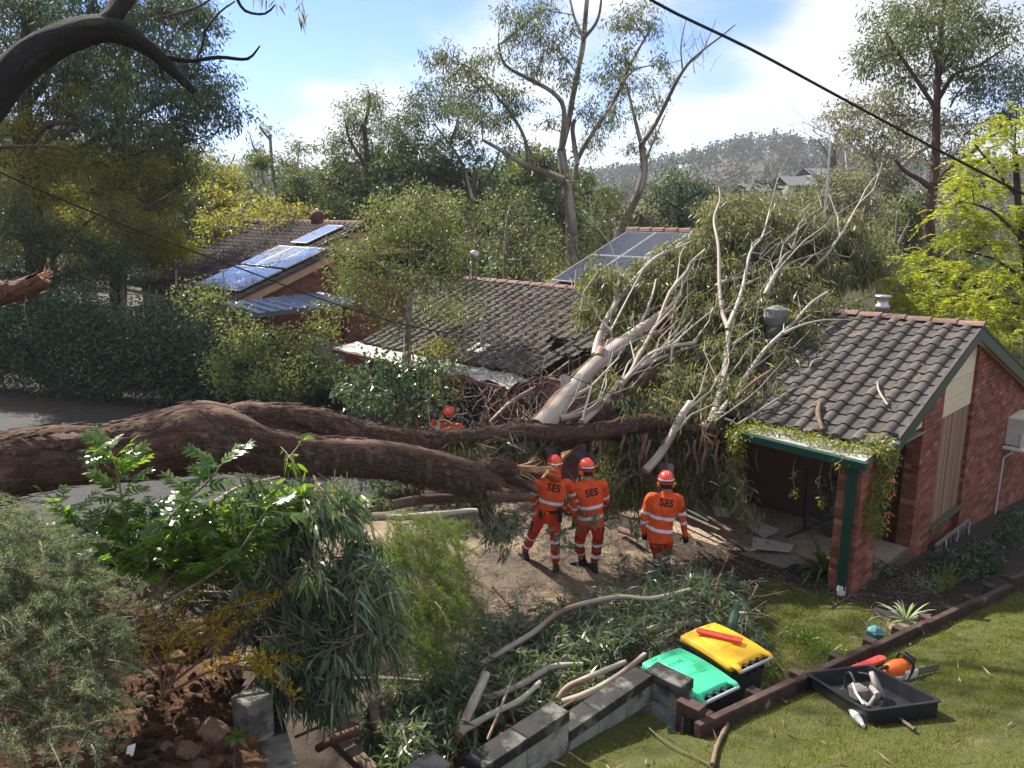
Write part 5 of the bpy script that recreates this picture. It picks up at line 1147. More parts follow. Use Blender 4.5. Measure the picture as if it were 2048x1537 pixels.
# splintered ends
for (u, v, Z, dx, dy, n, l) in ((1040, 938, 11.0, 1, -.05, 26, .4), (1405, 862, 12.55, .35, -.45, 16, .32), (1092, 936, 11.1, .9, -.1, 8, .22), (1003, 976, 10.8, .7, -.4, 6, .12)):
    mb = MB(); p = at(u, v, Z) + rng.normal(0, .03, (n, 3)); sticks(mb, p, p + nrm(rng.normal(0, .35, (n, 3)) + np.array([dx, 0, dy])) * l * rng.uniform(.4, 1.2, (n, 1)), .014, .003, 4); o = fpart(mb, 'splinters', m_split, False); o['kind'] = 'stuff'
# the split slab and bark strips hanging from the limb
mb = MB(); a, b = at(1148, 890, 12.9), at(1080, 962, 12.7); tube(mb, [a, (a + b) / 2, b], [.10, .09, .03], 8, 0, .15, True, 3, .1, (1, .4)); fpart(mb, 'split_slab', m_split)
mb = MB()
for (u, v, l) in ((1188, 845, 80), (1198, 850, 62), (1186, 850, 40), (1283, 870, 95), (1290, 868, 75), (1296, 880, 60), (1392, 880, 70), (1408, 885, 60), (1330, 880, 60), (1245, 870, 40), (1435, 880, 90), (1375, 880, 40)):
    Z = 12.35; k = 7; w = px(3.5, Z); P = []
    for i in range(k):
        c = at(u + 4 * math.sin(i * .9 + u), v + l * i / (k - 1), Z + .05 * math.sin(i + u)); P.append([c - np.array([w, 0, 0]) * (1 - i / k * .6), c + np.array([w, .02, 0]) * (1 - i / k * .6)])
    grid_sheet(mb, np.array(P))
o = fpart(mb, 'bark_strips', m_strip, False); o['kind'] = 'stuff'
# fine branches and leaves
m_fleaf = leafmat('fallen_leaf', [(.055, .08, .03), (.085, .105, .042), (.11, .125, .058), (.155, .16, .09), (.19, .165, .11)], rough=.42, spec=.35, transl=.38, rv=(.75, 1.3))
m_twig = M('twig', (.27, .21, .165), (.16, .11, .085), rough=.85, scale=6)
rf = np.random.default_rng(21); tw, lf = MB(), MB()
allp = np.concatenate(limbs)
def fclump(u, v, ru, rv, Z, n, dep=.7, hang=.8, L=.155, W=.027):
    c = at(u, v, Z); rad = np.array([px(ru, Z), dep, px(rv, Z)]); k = max(3, n // 15); T = c + in_ball(k, rf, .45) * rad
    T[:, 2] = np.maximum(T[:, 2], np.where(st(T[:, 0], T[:, 1])[0] < S_R, Z_E + (np.clip(st(T[:, 0], T[:, 1])[0], -.3, 9) - S_E) * TP + .02, 0) * (st(T[:, 0], T[:, 1])[0] > -.2))
    d = np.linalg.norm(allp[None] - c, axis=2)[0]; a = allp[np.argsort(d)[:4]]; A = a[rf.integers(0, len(a), k)]; mid = c + (T - c) * .35
    sel = rf.uniform(size=k) < .5; sticks(tw, A[sel] * .55 + mid[sel] * .45, T[sel], .010, .003, 3, 0, .12, rf)
    m = rf.poisson(n / k, k) + 2; own = np.repeat(np.arange(k), m); base = nrm(T - c + rf.normal(0, .2, T.shape)) * .35
    pos = T[own] + rf.normal(0, .09, (len(own), 3)) + base[own] * rf.uniform(0, .3, (len(own), 1)); D = nrm(base[own] * 1.5 + rf.normal(0, .55, (len(own), 3)) + np.array([0, 0, -1.0]) * hang)
    blades(lf, pos, D, L * rf.uniform(.6, 1.35, len(own)), W * rf.uniform(.7, 1.3, len(own)), 0, .25, rows=3, prof=(.3, 1, .12), rg=rf)
for c in ((1200, 560, 45, 30, 16.2, 420), (1250, 590, 45, 30, 16.2, 420), (1190, 620, 35, 30, 15.6, 300), (1300, 560, 50, 35, 16.8, 520), (1350, 520, 45, 35, 17.2, 480), (1330, 600, 50, 35, 16.3, 480), (1400, 500, 45, 40, 17.6, 520), (1400, 570, 50, 40, 16.8, 560), (1460, 480, 50, 45, 17.6, 560), (1460, 550, 50, 40, 16.9, 560),
          (1440, 430, 45, 30, 18, 300), (1510, 430, 45, 30, 18.2, 300), (1520, 500, 50, 35, 17.6, 480), (1570, 460, 50, 35, 18, 380), (1620, 480, 50, 35, 18.2, 420), (1600, 430, 35, 25, 18.5, 200), (1670, 500, 45, 40, 18.4, 480), (1710, 520, 40, 40, 18.4, 450), (1700, 460, 45, 30, 18.6, 380), (1650, 550, 50, 35, 17.4, 480), (1740, 540, 25, 35, 18.6, 260), (1590, 560, 50, 35, 16.8, 420),
          (1540, 580, 55, 40, 16.2, 520), (1480, 620, 60, 40, 15.6, 620), (1400, 640, 55, 40, 15.8, 560), (1340, 660, 45, 35, 15.6, 380), (1290, 690, 40, 30, 14.9, 300), (1420, 710, 55, 40, 14.8, 560), (1480, 700, 45, 40, 14.6, 460), (1560, 640, 55, 35, 15.4, 520), (1620, 610, 50, 30, 16, 400), (1680, 620, 55, 20, 16.2, 360), (1560, 710, 40, 25, 14.6, 300), (1600, 690, 30, 25, 15, 220),
          (1430, 780, 50, 35, 13.8, 460), (1350, 760, 50, 30, 13.9, 420), (1380, 820, 50, 25, 13.2, 320), (1260, 800, 40, 25, 13.2, 260), (1320, 810, 40, 25, 13.1, 260), (1210, 770, 25, 25, 13.6, 160), (1480, 790, 25, 25, 13.5, 120), (1230, 640, 35, 25, 15.4, 200), (1520, 760, 30, 18, 13.8, 90)):
    fclump(*c[:5], int(c[5] * 2.6))
# leaves hanging under the limb in front of the broken eave, dark against the wall
for c in ((1250, 900, 40, 35, 12.9, 420), (1320, 900, 45, 40, 13.0, 480), (1390, 900, 45, 40, 13.1, 420), (1210, 960, 40, 40, 12.9, 360), (1280, 970, 45, 35, 12.8, 380), (1180, 1000, 35, 30, 12.7, 260), (1380, 960, 35, 35, 13.0, 260), (1240, 870, 40, 20, 12.9, 200), (1050, 895, 30, 22, 12.2, 260), (1020, 915, 30, 22, 12.2, 200), (1085, 875, 16, 16, 12.4, 80), (990, 900, 40, 15, 11.9, 220), (920, 915, 50, 12, 11.2, 200), (1450, 960, 25, 30, 12.6, 120), (1490, 1010, 25, 12, 12.2, 90)):
    fclump(*c[:5], int(c[5] * 1.6), dep=.4, hang=1.2)
for i in range(100):                                 # thin pale branches fanning up through the crown
    a = allp[rf.integers(0, len(allp))]
    if a[2] < 2.0: continue
    d = nrm(np.array([rf.normal(.55, .45), rf.normal(.6, .4), rf.normal(.55, .4)])); l = rf.uniform(.5, 1.9); k = d * l; tube(tw, [a, a + k * .4 + rf.normal(0, .06, 3), a + k * .75 + rf.normal(0, .1, 3), a + k + UP * rf.normal(.1, .15)], np.array([.02, .015, .01, .005]) * rf.uniform(.5, 1.2), 5, 1, 0, False)
o = fpart(tw, 'twigs', [m_twig, m_limbw], False); o['kind'] = 'stuff'
o = fpart(lf, 'foliage', m_fleaf, False); o['kind'] = 'stuff'
# fine dead twigs tangled around the limbs
mb = MB(); n = 260; c = np.stack([rf.uniform(820, 1050, n), rf.uniform(860, 1010, n)], 1); A = np.array([at(u, v, 11.9 + rf.normal(0, .25)) for u, v in c]); Bq = A + nrm(rf.normal(0, 1, (n, 3)) * [1, .6, .5]) * rf.uniform(.2, .9, (n, 1)); sticks(mb, A, Bq, .007, .003, 3, 0, .2, rf)
n = 240; A = np.array([at(rf.uniform(900, 1150), rf.uniform(740, 880), 14 + rf.normal(0, .6)) for i in range(n)]); sticks(mb, A, A + nrm(rf.normal(0, 1, (n, 3))) * rf.uniform(.2, .9, (n, 1)), .006, .003, 3, 0, .25, rf)
o = fpart(mb, 'dead_twigs', m_twig, False); o['kind'] = 'stuff'

# ---- litter of sticks and leaves on the roof
mb = MB(); n = 1500; s = rf.uniform(S_E, S_R, n); t = rf.uniform(2, 12, n) * .5 + rf.uniform(4.5, 11, n) * .5; ok = np.array([not crushed(a, b) for a, b in zip(s, t)]); s, t = s[ok], t[ok]; n = len(s)
A = np.array([roof(a, b, rf.uniform(.06, .12)) for a, b in zip(s, t)]); dr = nrm(D2 * rf.normal(0, 1, (n, 1)) + RU * rf.normal(0, 1, (n, 1)) + RN * rf.normal(0, .12, (n, 1))); sticks(mb, A, A + dr * (rf.uniform(.06, .55, (n, 1)) ** 1.3), .006, .003, 3, 0, .18, rf)
n = 3200; s = rf.uniform(S_E - .4, S_R, n); t = np.where(rf.uniform(size=n) < .7, rf.normal(7.2, 2.0, n), rf.uniform(0, 12, n)); ok = np.array([not crushed(a, b) and 0 < b < 13 for a, b in zip(s, t)]); s, t = s[ok], t[ok]; n = len(s)
A = np.array([roof(a, b, rf.uniform(.05, .09)) for a, b in zip(s, t)]); leaves(mb, A, D2 * rf.normal(0, 1, (n, 1)) + RU * rf.normal(0, 1, (n, 1)) + RN * rf.normal(0, .15, (n, 1)), rf.uniform(.06, .15, n), .02, 1, .2, rf)
m_dry = leafmat('dry_leaf', [(.12, .075, .04), (.2, .14, .085), (.27, .21, .14), (.14, .085, .05), (.10, .10, .05)], rough=.7, spec=.2, transl=.2)
tag(mb.build('roof_litter', [m_twig, m_dry]), 'sticks and dry leaves strewn over the roof tiles', 'litter', kind='stuff')
for i, (u, v, du, dv, lab) in enumerate(((1640, 805, 5, 55, 'short thick dead stick lying on the lower roof tiles near the vine'), (1755, 765, 20, 45, 'pale bent stick lying high on the roof tiles near the right gable'), (1620, 735, 25, -18, 'thin grey stick on the dark tiles right of the ventilator'), (1070, 775, -90, 70, 'long pale branch leaning from the left roof over the bent eave'))):
    p0 = at_plane(u, v, RN, float(RN @ roof(1, 1, .09))); p1 = at_plane(u + du, v + dv, RN, float(RN @ roof(1, 1, .09 if i < 3 else .2))); mid = (p0 + p1) / 2 + D2 * .05 + RN * .03
    mb = MB(); tube(mb, [p0, mid, p1], [px(4, 13), px(5, 13), px(4, 13)] if i in (0, 3) else [px(2, 13)] * 3, 7, 0, .1, True, i, .08); tag(mb.build('stick', m_limbw if i != 0 else m_oldwood, smooth=True), lab, 'stick')
# ---------------------------------------------------------------- foreground: walls, bank, bushes, cut branches
m_block = M('concrete_block', (.33, .32, .30), (.20, .195, .18), rough=.95, rand='obj', rv=(.85, 1.1), scale=5, bump=.5, bscale=60, bdist=.006, c3=(.07, .065, .055), s3=2.2, lo3=.50, hi3=.62)
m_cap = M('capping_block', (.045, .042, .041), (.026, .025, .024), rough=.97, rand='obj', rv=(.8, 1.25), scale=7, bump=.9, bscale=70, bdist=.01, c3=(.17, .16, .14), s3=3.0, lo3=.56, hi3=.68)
m_caplit = M('sunlit_cap_block', (.22, .205, .18), (.13, .12, .105), rough=.97, rand='obj', rv=(.9, 1.1), scale=6, bump=.9, bscale=60, bdist=.01, c3=(.08, .075, .065), s3=4.0, lo3=.5, hi3=.62)  # paler copy of the capping colour, standing in for sunlight on it
m_sleeper = M('timber_sleeper', (.075, .045, .036), (.04, .026, .022), rough=.92, rand='obj', rv=(.8, 1.25), scale=5, stretch=(1, 1, 1), bump=.7, bscale=26, bdist=.012, c3=(.25, .22, .17), s3=3.5, lo3=.62, hi3=.70)
BN = -D2                                              # towards the lawn
bw = thing('block_wall', 'stepped dark concrete block retaining wall beside the bins', 'wall', (BW0[0], BW0[1], .6))
def bpart(mb, name, mat): return relative(bw, mb.build(name, mat))
def blockrow(p0, d, n, ztop, zlow, cap=m_cap, wdt=.21, l=.395, hcap=.10, inner=True):
    """n blocks from p0 along d; capping blocks on courses of face blocks"""
    nv = np.cross(d, UP); nv = nv if np.dot(nv, BN) > -.01 and abs(np.dot(nv, BN)) > .5 else (nv if np.dot(nv, D1) < 0 else -nv)
    for i in range(n):
        mb = MB(); bev_box(mb, p0 * [1, 1, 0] + d * (i * l + .003) - nv * wdt / 2 + UP * (ztop - hcap), d * (l - .006), nv * wdt, UP * hcap, .008); bpart(mb, 'capping_block', cap)
        z = ztop - hcap; k = 0
        while z > zlow:
            off = -.5 * l * (k % 2); mb = MB(); bev_box(mb, p0 * [1, 1, 0] + d * (i * l + .002) - nv * (wdt / 2 - .012) + UP * (z - .19), d * (l - .004), nv * (wdt - .024), UP * .186, .005); bpart(mb, 'block', m_block); z -= .19; k += 1
e0 = at_z(1289, 1341, 1.2)
# level of the return at the corner, then the long wall stepping up towards the camera
blockrow(e0 - D1 * 1.19, D1, 3, 1.20, .5)
blockrow(e0 + D1 * .10, -D2, 1, 1.21, .5, l=.42)
blockrow(e0 - D1 * (1.19 + .99) + D1 * -.02 + BN * .0, D1, 2, 1.40, .5, l=.5)
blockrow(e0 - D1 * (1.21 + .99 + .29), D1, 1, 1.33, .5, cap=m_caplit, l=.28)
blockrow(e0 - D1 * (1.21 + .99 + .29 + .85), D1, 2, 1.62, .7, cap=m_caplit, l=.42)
blockrow(e0 - D1 * (1.21 + .99 + .29 + .85 + 1.2), D1, 3, 1.80, .9, l=.4)
tp = MB(); q = at_z(1352, 1400, 1.12); bev_box(tp, q * [1, 1, 0] + UP * .5, -D2 * .24, D1 * .13, UP * .62, .006)
tag(tp.build('timber_post', m_sleeper), 'dark upright timber post between the block wall and the green bin', 'post')
mb = MB(); p = at_z(1377, 1436, 1.0); tube(mb, [p - UP * .35, p + UP * .02], .058, 18, 0, cap=False); tube(mb, [p + UP * .02, p - UP * .3], .05, 18, 0, cap=False); tube(mb, [p - UP * .10, p - UP * .065], .063, 18, 0, cap=False)
tag(mb.build('drain_pipe', m_black, smooth=True), 'short open black drain pipe standing at the end of the block wall', 'pipe')
# left wall: squat pillar and lower coping going down the steps
lw = thing('block_wall', 'low mottled block wall with a square pillar beside the soil bank', 'wall', at_z(520, 1450, 1.2))
def lpart(mb, name, mat): return relative(lw, mb.build(name, mat))
pc = at_z(503, 1390, 1.9); du = nrm(np.array([.80, -.60, 0])); dv = np.array([.60, .80, 0])
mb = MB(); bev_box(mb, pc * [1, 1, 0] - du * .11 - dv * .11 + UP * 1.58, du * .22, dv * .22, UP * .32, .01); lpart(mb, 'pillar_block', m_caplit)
mb = MB(); bev_box(mb, pc * [1, 1, 0] - du * .105 - dv * .105 + UP * .9, du * .21, dv * .21, UP * .676, .008); lpart(mb, 'pillar_block', m_block)
cd = nrm(np.array([.42, -.91, 0])); cn = np.array([.91, .42, 0]); cs = at_z(540, 1450, 1.55)
for i in range(5):
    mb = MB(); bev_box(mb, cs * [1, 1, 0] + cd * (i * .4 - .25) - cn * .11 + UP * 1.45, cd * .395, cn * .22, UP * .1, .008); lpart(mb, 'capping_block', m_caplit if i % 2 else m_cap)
    mb = MB(); bev_box(mb, cs * [1, 1, 0] + cd * (i * .4 - .25) - cn * .1 + UP * .2, cd * .395, cn * .2, UP * 1.245, .006); lpart(mb, 'block', m_block)
# timber sleepers along the lawn
tw_ = thing('timber_wall', 'long dark timber sleeper edging stepping along the lawn', 'retaining wall', TW0)
edges = [-.05, 1.45, 2.95, 4.3, 5.6, 6.9, 8.2]; ztop = [1.07, .90, .71, .55, .40, .27]
for i in range(6):
    a, b = edges[i], edges[i + 1]; mb = MB(); z0 = np.interp((a + b) / 2, [0, 6.0], [1.05, .35])
    for k in range(4):
        mb = MB(); o = TW0 * [1, 1, 0] + twd * (a + .004) - twn * .0 + UP * (np.interp(a, [0, 6.0], [1.05, .35]) - .005 - .2 * (k + 1)); bev_box(mb, o, twd * (b - a - .008) + UP * (-.117 * (b - a) * .85), twn * .085, UP * .196, .01)
        relative(tw_, mb.build('sleeper', m_sleeper))
    if i < 5:
        for f in (.12, .62):
            aa = a + (b - a) * f; mb = MB(); bev_box(mb, TW0 * [1, 1, 0] + twd * aa - twn * .13 + UP * -.4, twd * .12, twn * .125, UP * (np.interp(aa, [0, 6], [1.02, .33]) + .4), .006); relative(tw_, mb.build('post', m_sleeper))

# ---- soil bank at the lower left
def soil_z(x, y):
    base = 1.62 + .30 * np.clip((-1.9 - x) / 2.2, 0, 1.3) + .25 * np.clip((5.2 - y) / 2, -1, 1)
    return base + .09 * wob(x * 3.5, y * 3.5) + .035 * wob(x * 11, y * 11)
def bank_mask(x, y): return ((x - cs[0]) * cn[0] + (y - cs[1]) * cn[1] < -.08) & (y < 9.0 + .3 * wob(x * 2, y))
def soil_full(x, y):
    e = np.clip((y - 6.6) / 2.4, 0, 1) ** 1.6 * 2.6; return soil_z(x, y) * (1 - e * .35) + .9 * np.clip((-x - 3) / 3, 0, 1)
sheet('soil_bank', np.arange(-9, 0, .045), np.arange(3.2, 9.4, .045), soil_full, m_soil, mask=bank_mask)
m_rock = M('rock', (.20, .125, .075), (.12, .075, .05), rough=.95, rand='obj', rv=(.75, 1.25), scale=5, bump=.6, bscale=24, bdist=.02)
def rock_mesh(seed, name, mat):
    bm = bmesh.new(); bmesh.ops.create_icosphere(bm, subdivisions=2, radius=1); q = np.random.default_rng(seed)
    for v in bm.verts:
        c = np.array(v.co); c = c * (1 + .22 * math.sin(c[0] * 3 + seed) * math.cos(c[1] * 2.5 + seed * 2) + q.normal(0, .05)); v.co = c * [1, .8, .62]
    for k in range(5):
        n = Vector(nrm(q.normal(size=3))); d = q.uniform(.55, .8)
        for v in bm.verts:
            e = v.co.dot(n) - d
            if e > 0: v.co -= n * e
    me = bpy.data.meshes.new(name); bm.to_mesh(me); bm.free(); me.materials.append(mat)
    for p in me.polygons: p.use_smooth = False
    return me
rmesh = [rock_mesh(i, 'rock', m_rock) for i in range(5)]; cmesh = [rock_mesh(20 + i, 'soil_clod', m_soil) for i in range(6)]
for i, (u, v, r, lab) in enumerate(((428, 1462, .15, 'big tan rock beside the left block wall'), (385, 1390, .085, 'upright brown rock above the big tan rock'), (375, 1510, .10, 'rounded rock at the bottom edge of the soil bank'), (400, 1528, .09, 'rock touching the bottom frame left of the seedling'), (178, 1505, .09, 'rock at the bottom left corner of the soil'), (352, 1308, .10, 'pale rock under the yellow leaved shrub'), (300, 1400, .06, 'small rock in the middle of the loose soil'), (250, 1500, .07, 'flat rock near the white label on the soil'), (330, 1385, .05, 'pale pebble in the loose soil'), (340, 1500, .085, 'brown rock between the label and the big rocks'))):
    p = at_z(u, v, 1.72); p[2] = soil_full(p[0], p[1]) + r * .25; o = link('rock', rmesh[i % 5], None, p); o.scale = (r, r, r); o.rotation_euler = (rng.uniform(0, .6), rng.uniform(0, .6), rng.uniform(0, 6)); tag(o, lab, 'rock', 'rocks in the soil bank')
rk = np.random.default_rng(8)
for i in range(230):
    u, v = rk.uniform(170, 480), rk.uniform(1250, 1537); p = at_z(u, v, 1.75)
    if not bank_mask(np.array(p[0] + .06), np.array(p[1])): continue
    r = .018 + .045 * rk.uniform() ** 2.5; p[2] = soil_full(p[0], p[1]) + r * .3; o = link('soil_clod', cmesh[i % 6], None, p); o.scale = (r,) * 3; o.rotation_euler = tuple(rk.uniform(0, 6, 3)); tag(o, 'loose brown clod of earth on the soil bank', 'clod', 'clods of earth on the soil bank')
mb = MB(); n = 5000; xs, ys = rk.uniform(-5, -.9, n), rk.uniform(3.4, 7.2, n); ok = bank_mask(xs, ys); xs, ys = xs[ok], ys[ok]; P = np.stack([xs, ys, soil_full(xs, ys) + .004], -1); r = rk.uniform(.004, .014, len(P))[:, None]
d = rk.normal(size=(len(P), 4, 3)); V = P[:, None] + nrm(d) * r[:, None]; F = np.array([[0, 1, 2], [0, 2, 3], [0, 3, 1], [1, 3, 2]]); mb.add(V.reshape(-1, 3), (np.arange(len(P))[:, None, None] * 4 + F).reshape(-1, 3)); tag(mb.build('crumbs', m_soil), 'fine crumbs of loose brown soil', 'soil', kind='stuff')
mb = MB(); p = at_z(250, 1520, 1.75); p[2] = soil_full(p[0], p[1]) + .01; obox(mb, p, np.array([.05, .02, .01]), np.array([-.02, .09, .03]), np.array([0, 0, .003])); tag(mb.build('plant_label', m_white), 'small white plant label lying on the soil at the bottom', 'label')
mb = MB(); a, b = at_z(60, 1532, 1.85), at_z(165, 1490, 1.85); a[2] = soil_full(*a[:2]) + .03; b[2] = soil_full(*b[:2]) + .05; tube(mb, [a, (a + b) / 2, b], [.014, .016, .012], 8, 0, .1, True, 2, .05); tag(mb.build('stick', m_strip, smooth=True), 'brown stick lying on the soil at the lower left corner', 'stick')
# steps and planks down in the gap between the walls
for i, (u0, v0, u1, v1, z, lab) in enumerate(((640, 1400, 690, 1465, .75, 'old timber step edge low in the dark gap between the walls'), (655, 1470, 735, 1545, .85, 'split timber plank at the bottom of the gap between the walls'))):
    a, b = at_z(u0, v0, z), at_z(u1, v1, z); mb = MB(); d = nrm(b - a); bev_box(mb, a - UP * .1, b - a, np.cross(UP, d) * .12, UP * .1, .006); tag(mb.build('timber_step', m_oldwood), lab, 'step')

# ---- bushes and cut foliage in front
def branchy(name, label, cat, base, mat_bark, mat_leaf, seed, limbs_, group=None):
    t = Tree(name, label, cat, base, mat_bark, mat_leaf, seed=seed, group=group)
    for l in limbs_: t.limb(*l)
    return t
def stuff_leaf(rg, mb, u, v, ru, rv, Z, n, L, W, hang=.8, dep=.35, bias=(0, 0, 0), curve=.3, rows=4, tuft=12, prof=(.3, 1, .75, .08), cl=.10, twb=None, anchor=None):
    c = at(u, v, Z); rad = np.array([px(ru, Z), dep, px(rv, Z)]); k = max(2, n // tuft); T = c + in_ball(k, rg, .5) * rad
    m = rg.poisson(n / k, k) + 1; own = np.repeat(np.arange(k), m); N_ = len(own); dirs = nrm(rg.normal(0, 1, (k, 3)) + np.array(bias) * 1.3)
    f = rg.uniform(-.5, 1, (N_, 1)); pos = T[own] + dirs[own] * f * cl * 2.2 + rg.normal(0, cl * .25, (N_, 3)); D = nrm(dirs[own] * .9 + rg.normal(0, .6, (N_, 3)) + np.array([0, 0, -1.0]) * hang + np.array(bias) * .5)
    blades(mb, pos, D, L * rg.uniform(.6, 1.3, N_), W * rg.uniform(.75, 1.25, N_), 0, curve, prof, rows, rg)
    if twb is not None:
        A = T - dirs * cl * 1.6 if anchor is None else np.broadcast_to(anchor, T.shape) * .3 + T * .7
        sticks(twb, A, T + dirs * cl * 2.0, .005, .0025, 4, 0, .12, rg)
m_cutleaf = leafmat('cut_gum_leaf', [(.05, .09, .048), (.075, .118, .068), (.10, .145, .088), (.145, .18, .11), (.19, .20, .13)], rough=.36, spec=.55, transl=.28, rv=(.75, 1.25), tcol=(1.7, 1.9, .7))
m_freshleaf = leafmat('fresh_leaf', [(.055, .115, .022), (.08, .15, .028), (.10, .17, .035), (.13, .19, .045)], rough=.25, spec=.7, transl=.5, rv=(.8, 1.25), tcol=(2.1, 2.1, .6))
m_feather = leafmat('feather_leaf', [(.085, .12, .075), (.11, .145, .09), (.13, .165, .095), (.15, .17, .09)], rough=.55, spec=.25, transl=.42, tcol=(1.5, 1.5, .9))
m_sheoak = leafmat('sheoak_needle', [(.055, .10, .025), (.08, .13, .03), (.12, .165, .034), (.16, .19, .04)], rough=.5, spec=.3, transl=.42, tcol=(1.8, 1.8, .6))
m_yellow = leafmat('yellow_leaf', [(.50, .38, .03), (.58, .43, .04), (.42, .34, .035), (.5, .32, .05)], rough=.45, spec=.35, transl=.35, rv=(.85, 1.1), tcol=(1.3, 1.2, .6))
rb = np.random.default_rng(31)
# big fallen gum bough hanging over the bank, grey green drooping leaves
t = thing('fallen_bough', 'big leafy gum bough hanging in dense grey green curtains over the bank', 'bough', at(620, 1150, 6.6)); lf, tw = MB(), MB()
BC = []
for i in range(64):                                  # tufts scattered over the bough's outline, thinning to its ragged edge
    v = rb.uniform(985, 1400); u0 = np.interp(v, [950, 1010, 1090, 1200, 1300, 1400], [480, 470, 520, 545, 540, 580]); u1 = np.interp(v, [950, 1000, 1060, 1150, 1250, 1330, 1400], [650, 700, 735, 760, 762, 725, 690])
    u = rb.uniform(u0, u1); BC.append((u, v, rb.uniform(22, 48), rb.uniform(18, 40), 6.55 + rb.normal(0, .22) + (u - 620) * .001, int(rb.uniform(90, 240))))
for c in BC:
    stuff_leaf(rb, lf, *c, rb.uniform(.11, .16), .022, hang=rb.uniform(.5, 1.3), dep=.3, bias=(rb.normal(.3, .45), -.15, rb.normal(-.35, .4)), curve=.35, twb=tw, cl=.09, tuft=10)
for c in ((420, 1120, 70, 40, 6.7, 300), (350, 1180, 70, 40, 6.6, 260), (470, 1190, 60, 40, 6.7, 280), (430, 1230, 60, 30, 6.8, 160), (520, 1240, 40, 40, 6.7, 200), (480, 1070, 50, 30, 6.9, 200), (380, 1050, 60, 30, 7.1, 200)):
    stuff_leaf(rb, lf, *c, .13, .026, hang=.5, dep=.35, curve=.3, twb=tw, cl=.1)
n = 420; A = np.array([at(rb.uniform(220, 620), rb.uniform(1080, 1250), 6.6 + rb.normal(0, .25)) for i in range(n)]); sticks(tw, A, A + nrm(rb.normal(0, 1, (n, 3)) * [1, .5, .35]) * rb.uniform(.1, .5, (n, 1)), .004, .002, 3, 0, .15, rb)
o = relative(t, lf.build('foliage', m_cutleaf)); o['kind'] = 'stuff'; o = relative(t, tw.build('twigs', m_twig)); o['kind'] = 'stuff'
for pp in ([(330, 1045, 6.2, 7), (420, 1030, 6.3, 7), (470, 1000, 6.4, 6), (540, 985, 6.5, 4), (600, 985, 6.6, 3)], [(430, 1005, 6.3, 5), (480, 975, 6.5, 4), (560, 955, 6.7, 3)], [(300, 1165, 6.2, 5), (420, 1150, 6.3, 5), (540, 1145, 6.4, 4), (600, 1160, 6.5, 3)], [(330, 1180, 6.3, 3), (450, 1185, 6.4, 3), (560, 1170, 6.5, 2)]):
    mb = MB(); P, r = zline(pp); tube(mb, P, r, 8, 0, .06, True, int(pp[0][0]), .06); relative(t, mb.build('branch', m_limbm, smooth=True))
# oak-leaved bush catching the sun
t = thing('broadleaf_shrub', 'shiny fresh green shrub with lobed leaves in front of the trunk', 'shrub', at(280, 1150, 5.9)); lf, tw = MB(), MB()
def lobed(rg, mb, p, d, up, L):
    """compound leaf: a rib with paired lobes"""
    d = nrm(d); s_ = nrm(np.cross(d, up)); k = 5; P, D, LL, WW = [], [], [], []
    for i in range(k):
        f = .18 + .72 * i / (k - 1); ll = L * (.42 - .16 * abs(f - .5))
        for sg in (-1, 1): P.append(p + d * L * f); D.append(nrm(d * .75 + s_ * sg * .8 + rg.normal(0, .08, 3))); LL.append(ll); WW.append(L * .12)
    P.append(p + d * L * .85); D.append(d); LL.append(L * .35); WW.append(L * .12)
    blades(mb, np.array(P), np.array(D), np.array(LL), np.array(WW), 0, .18, (.5, 1, .8, .15), 4, rg, up=np.cross(d, s_)); blades(mb, p[None], d[None], np.array([L * .95]), np.array([L * .06]), 0, .05, (1, .9, .8, .5), 4, rg, up=np.cross(d, s_))
stems = [((260, 1200), (200, 1120), (160, 1050)), ((330, 1210), (400, 1130), (520, 1090)), ((300, 1200), (340, 1120), (360, 1030)), ((240, 1200), (180, 1150), (110, 1090)), ((340, 1200), (460, 1120), (540, 1010)), ((280, 1200), (250, 1120), (230, 1060)), ((275, 1190), (250, 1040), (235, 950), (215, 880)), ((275, 1190), (330, 1050), (420, 960), (440, 930)), ((275, 1190), (180, 1060), (120, 1010)), ((300, 1180), (360, 1080), (400, 1040)), ((250, 1190), (190, 1130), (150, 1110)), ((320, 1190), (430, 1080), (480, 1060)), ((290, 1190), (290, 1100), (300, 1020)), ((300, 1200), (380, 1120), (440, 1110))]
for i, stm in enumerate(stems):
    Z0 = 6.0 + rb.uniform(-.35, .35); P = [at(u, v, Z0 + .08 * j) for j, (u, v) in enumerate(stm)]; Pq, rq = tube(tw, P, np.linspace(.014, .005, len(P)), 6, 0, .05, True, i, .05)
    for j in range(4, len(Pq)):
        for q in range(3 if i else 2):
            a = rb.uniform(0, 6.28); dd = nrm(np.array([math.cos(a), math.sin(a), rb.uniform(-.2, .9)])); lobed(rb, lf, Pq[j] + dd * .02, dd, nrm(np.array([rb.normal(0, .35), rb.normal(0, .35), 1])), rb.uniform(.13, .26))
o = relative(t, lf.build('leaf_mass', m_freshleaf)); o['kind'] = 'stuff'; o = relative(t, tw.build('stems', m_twig, smooth=True)); o['kind'] = 'stuff'
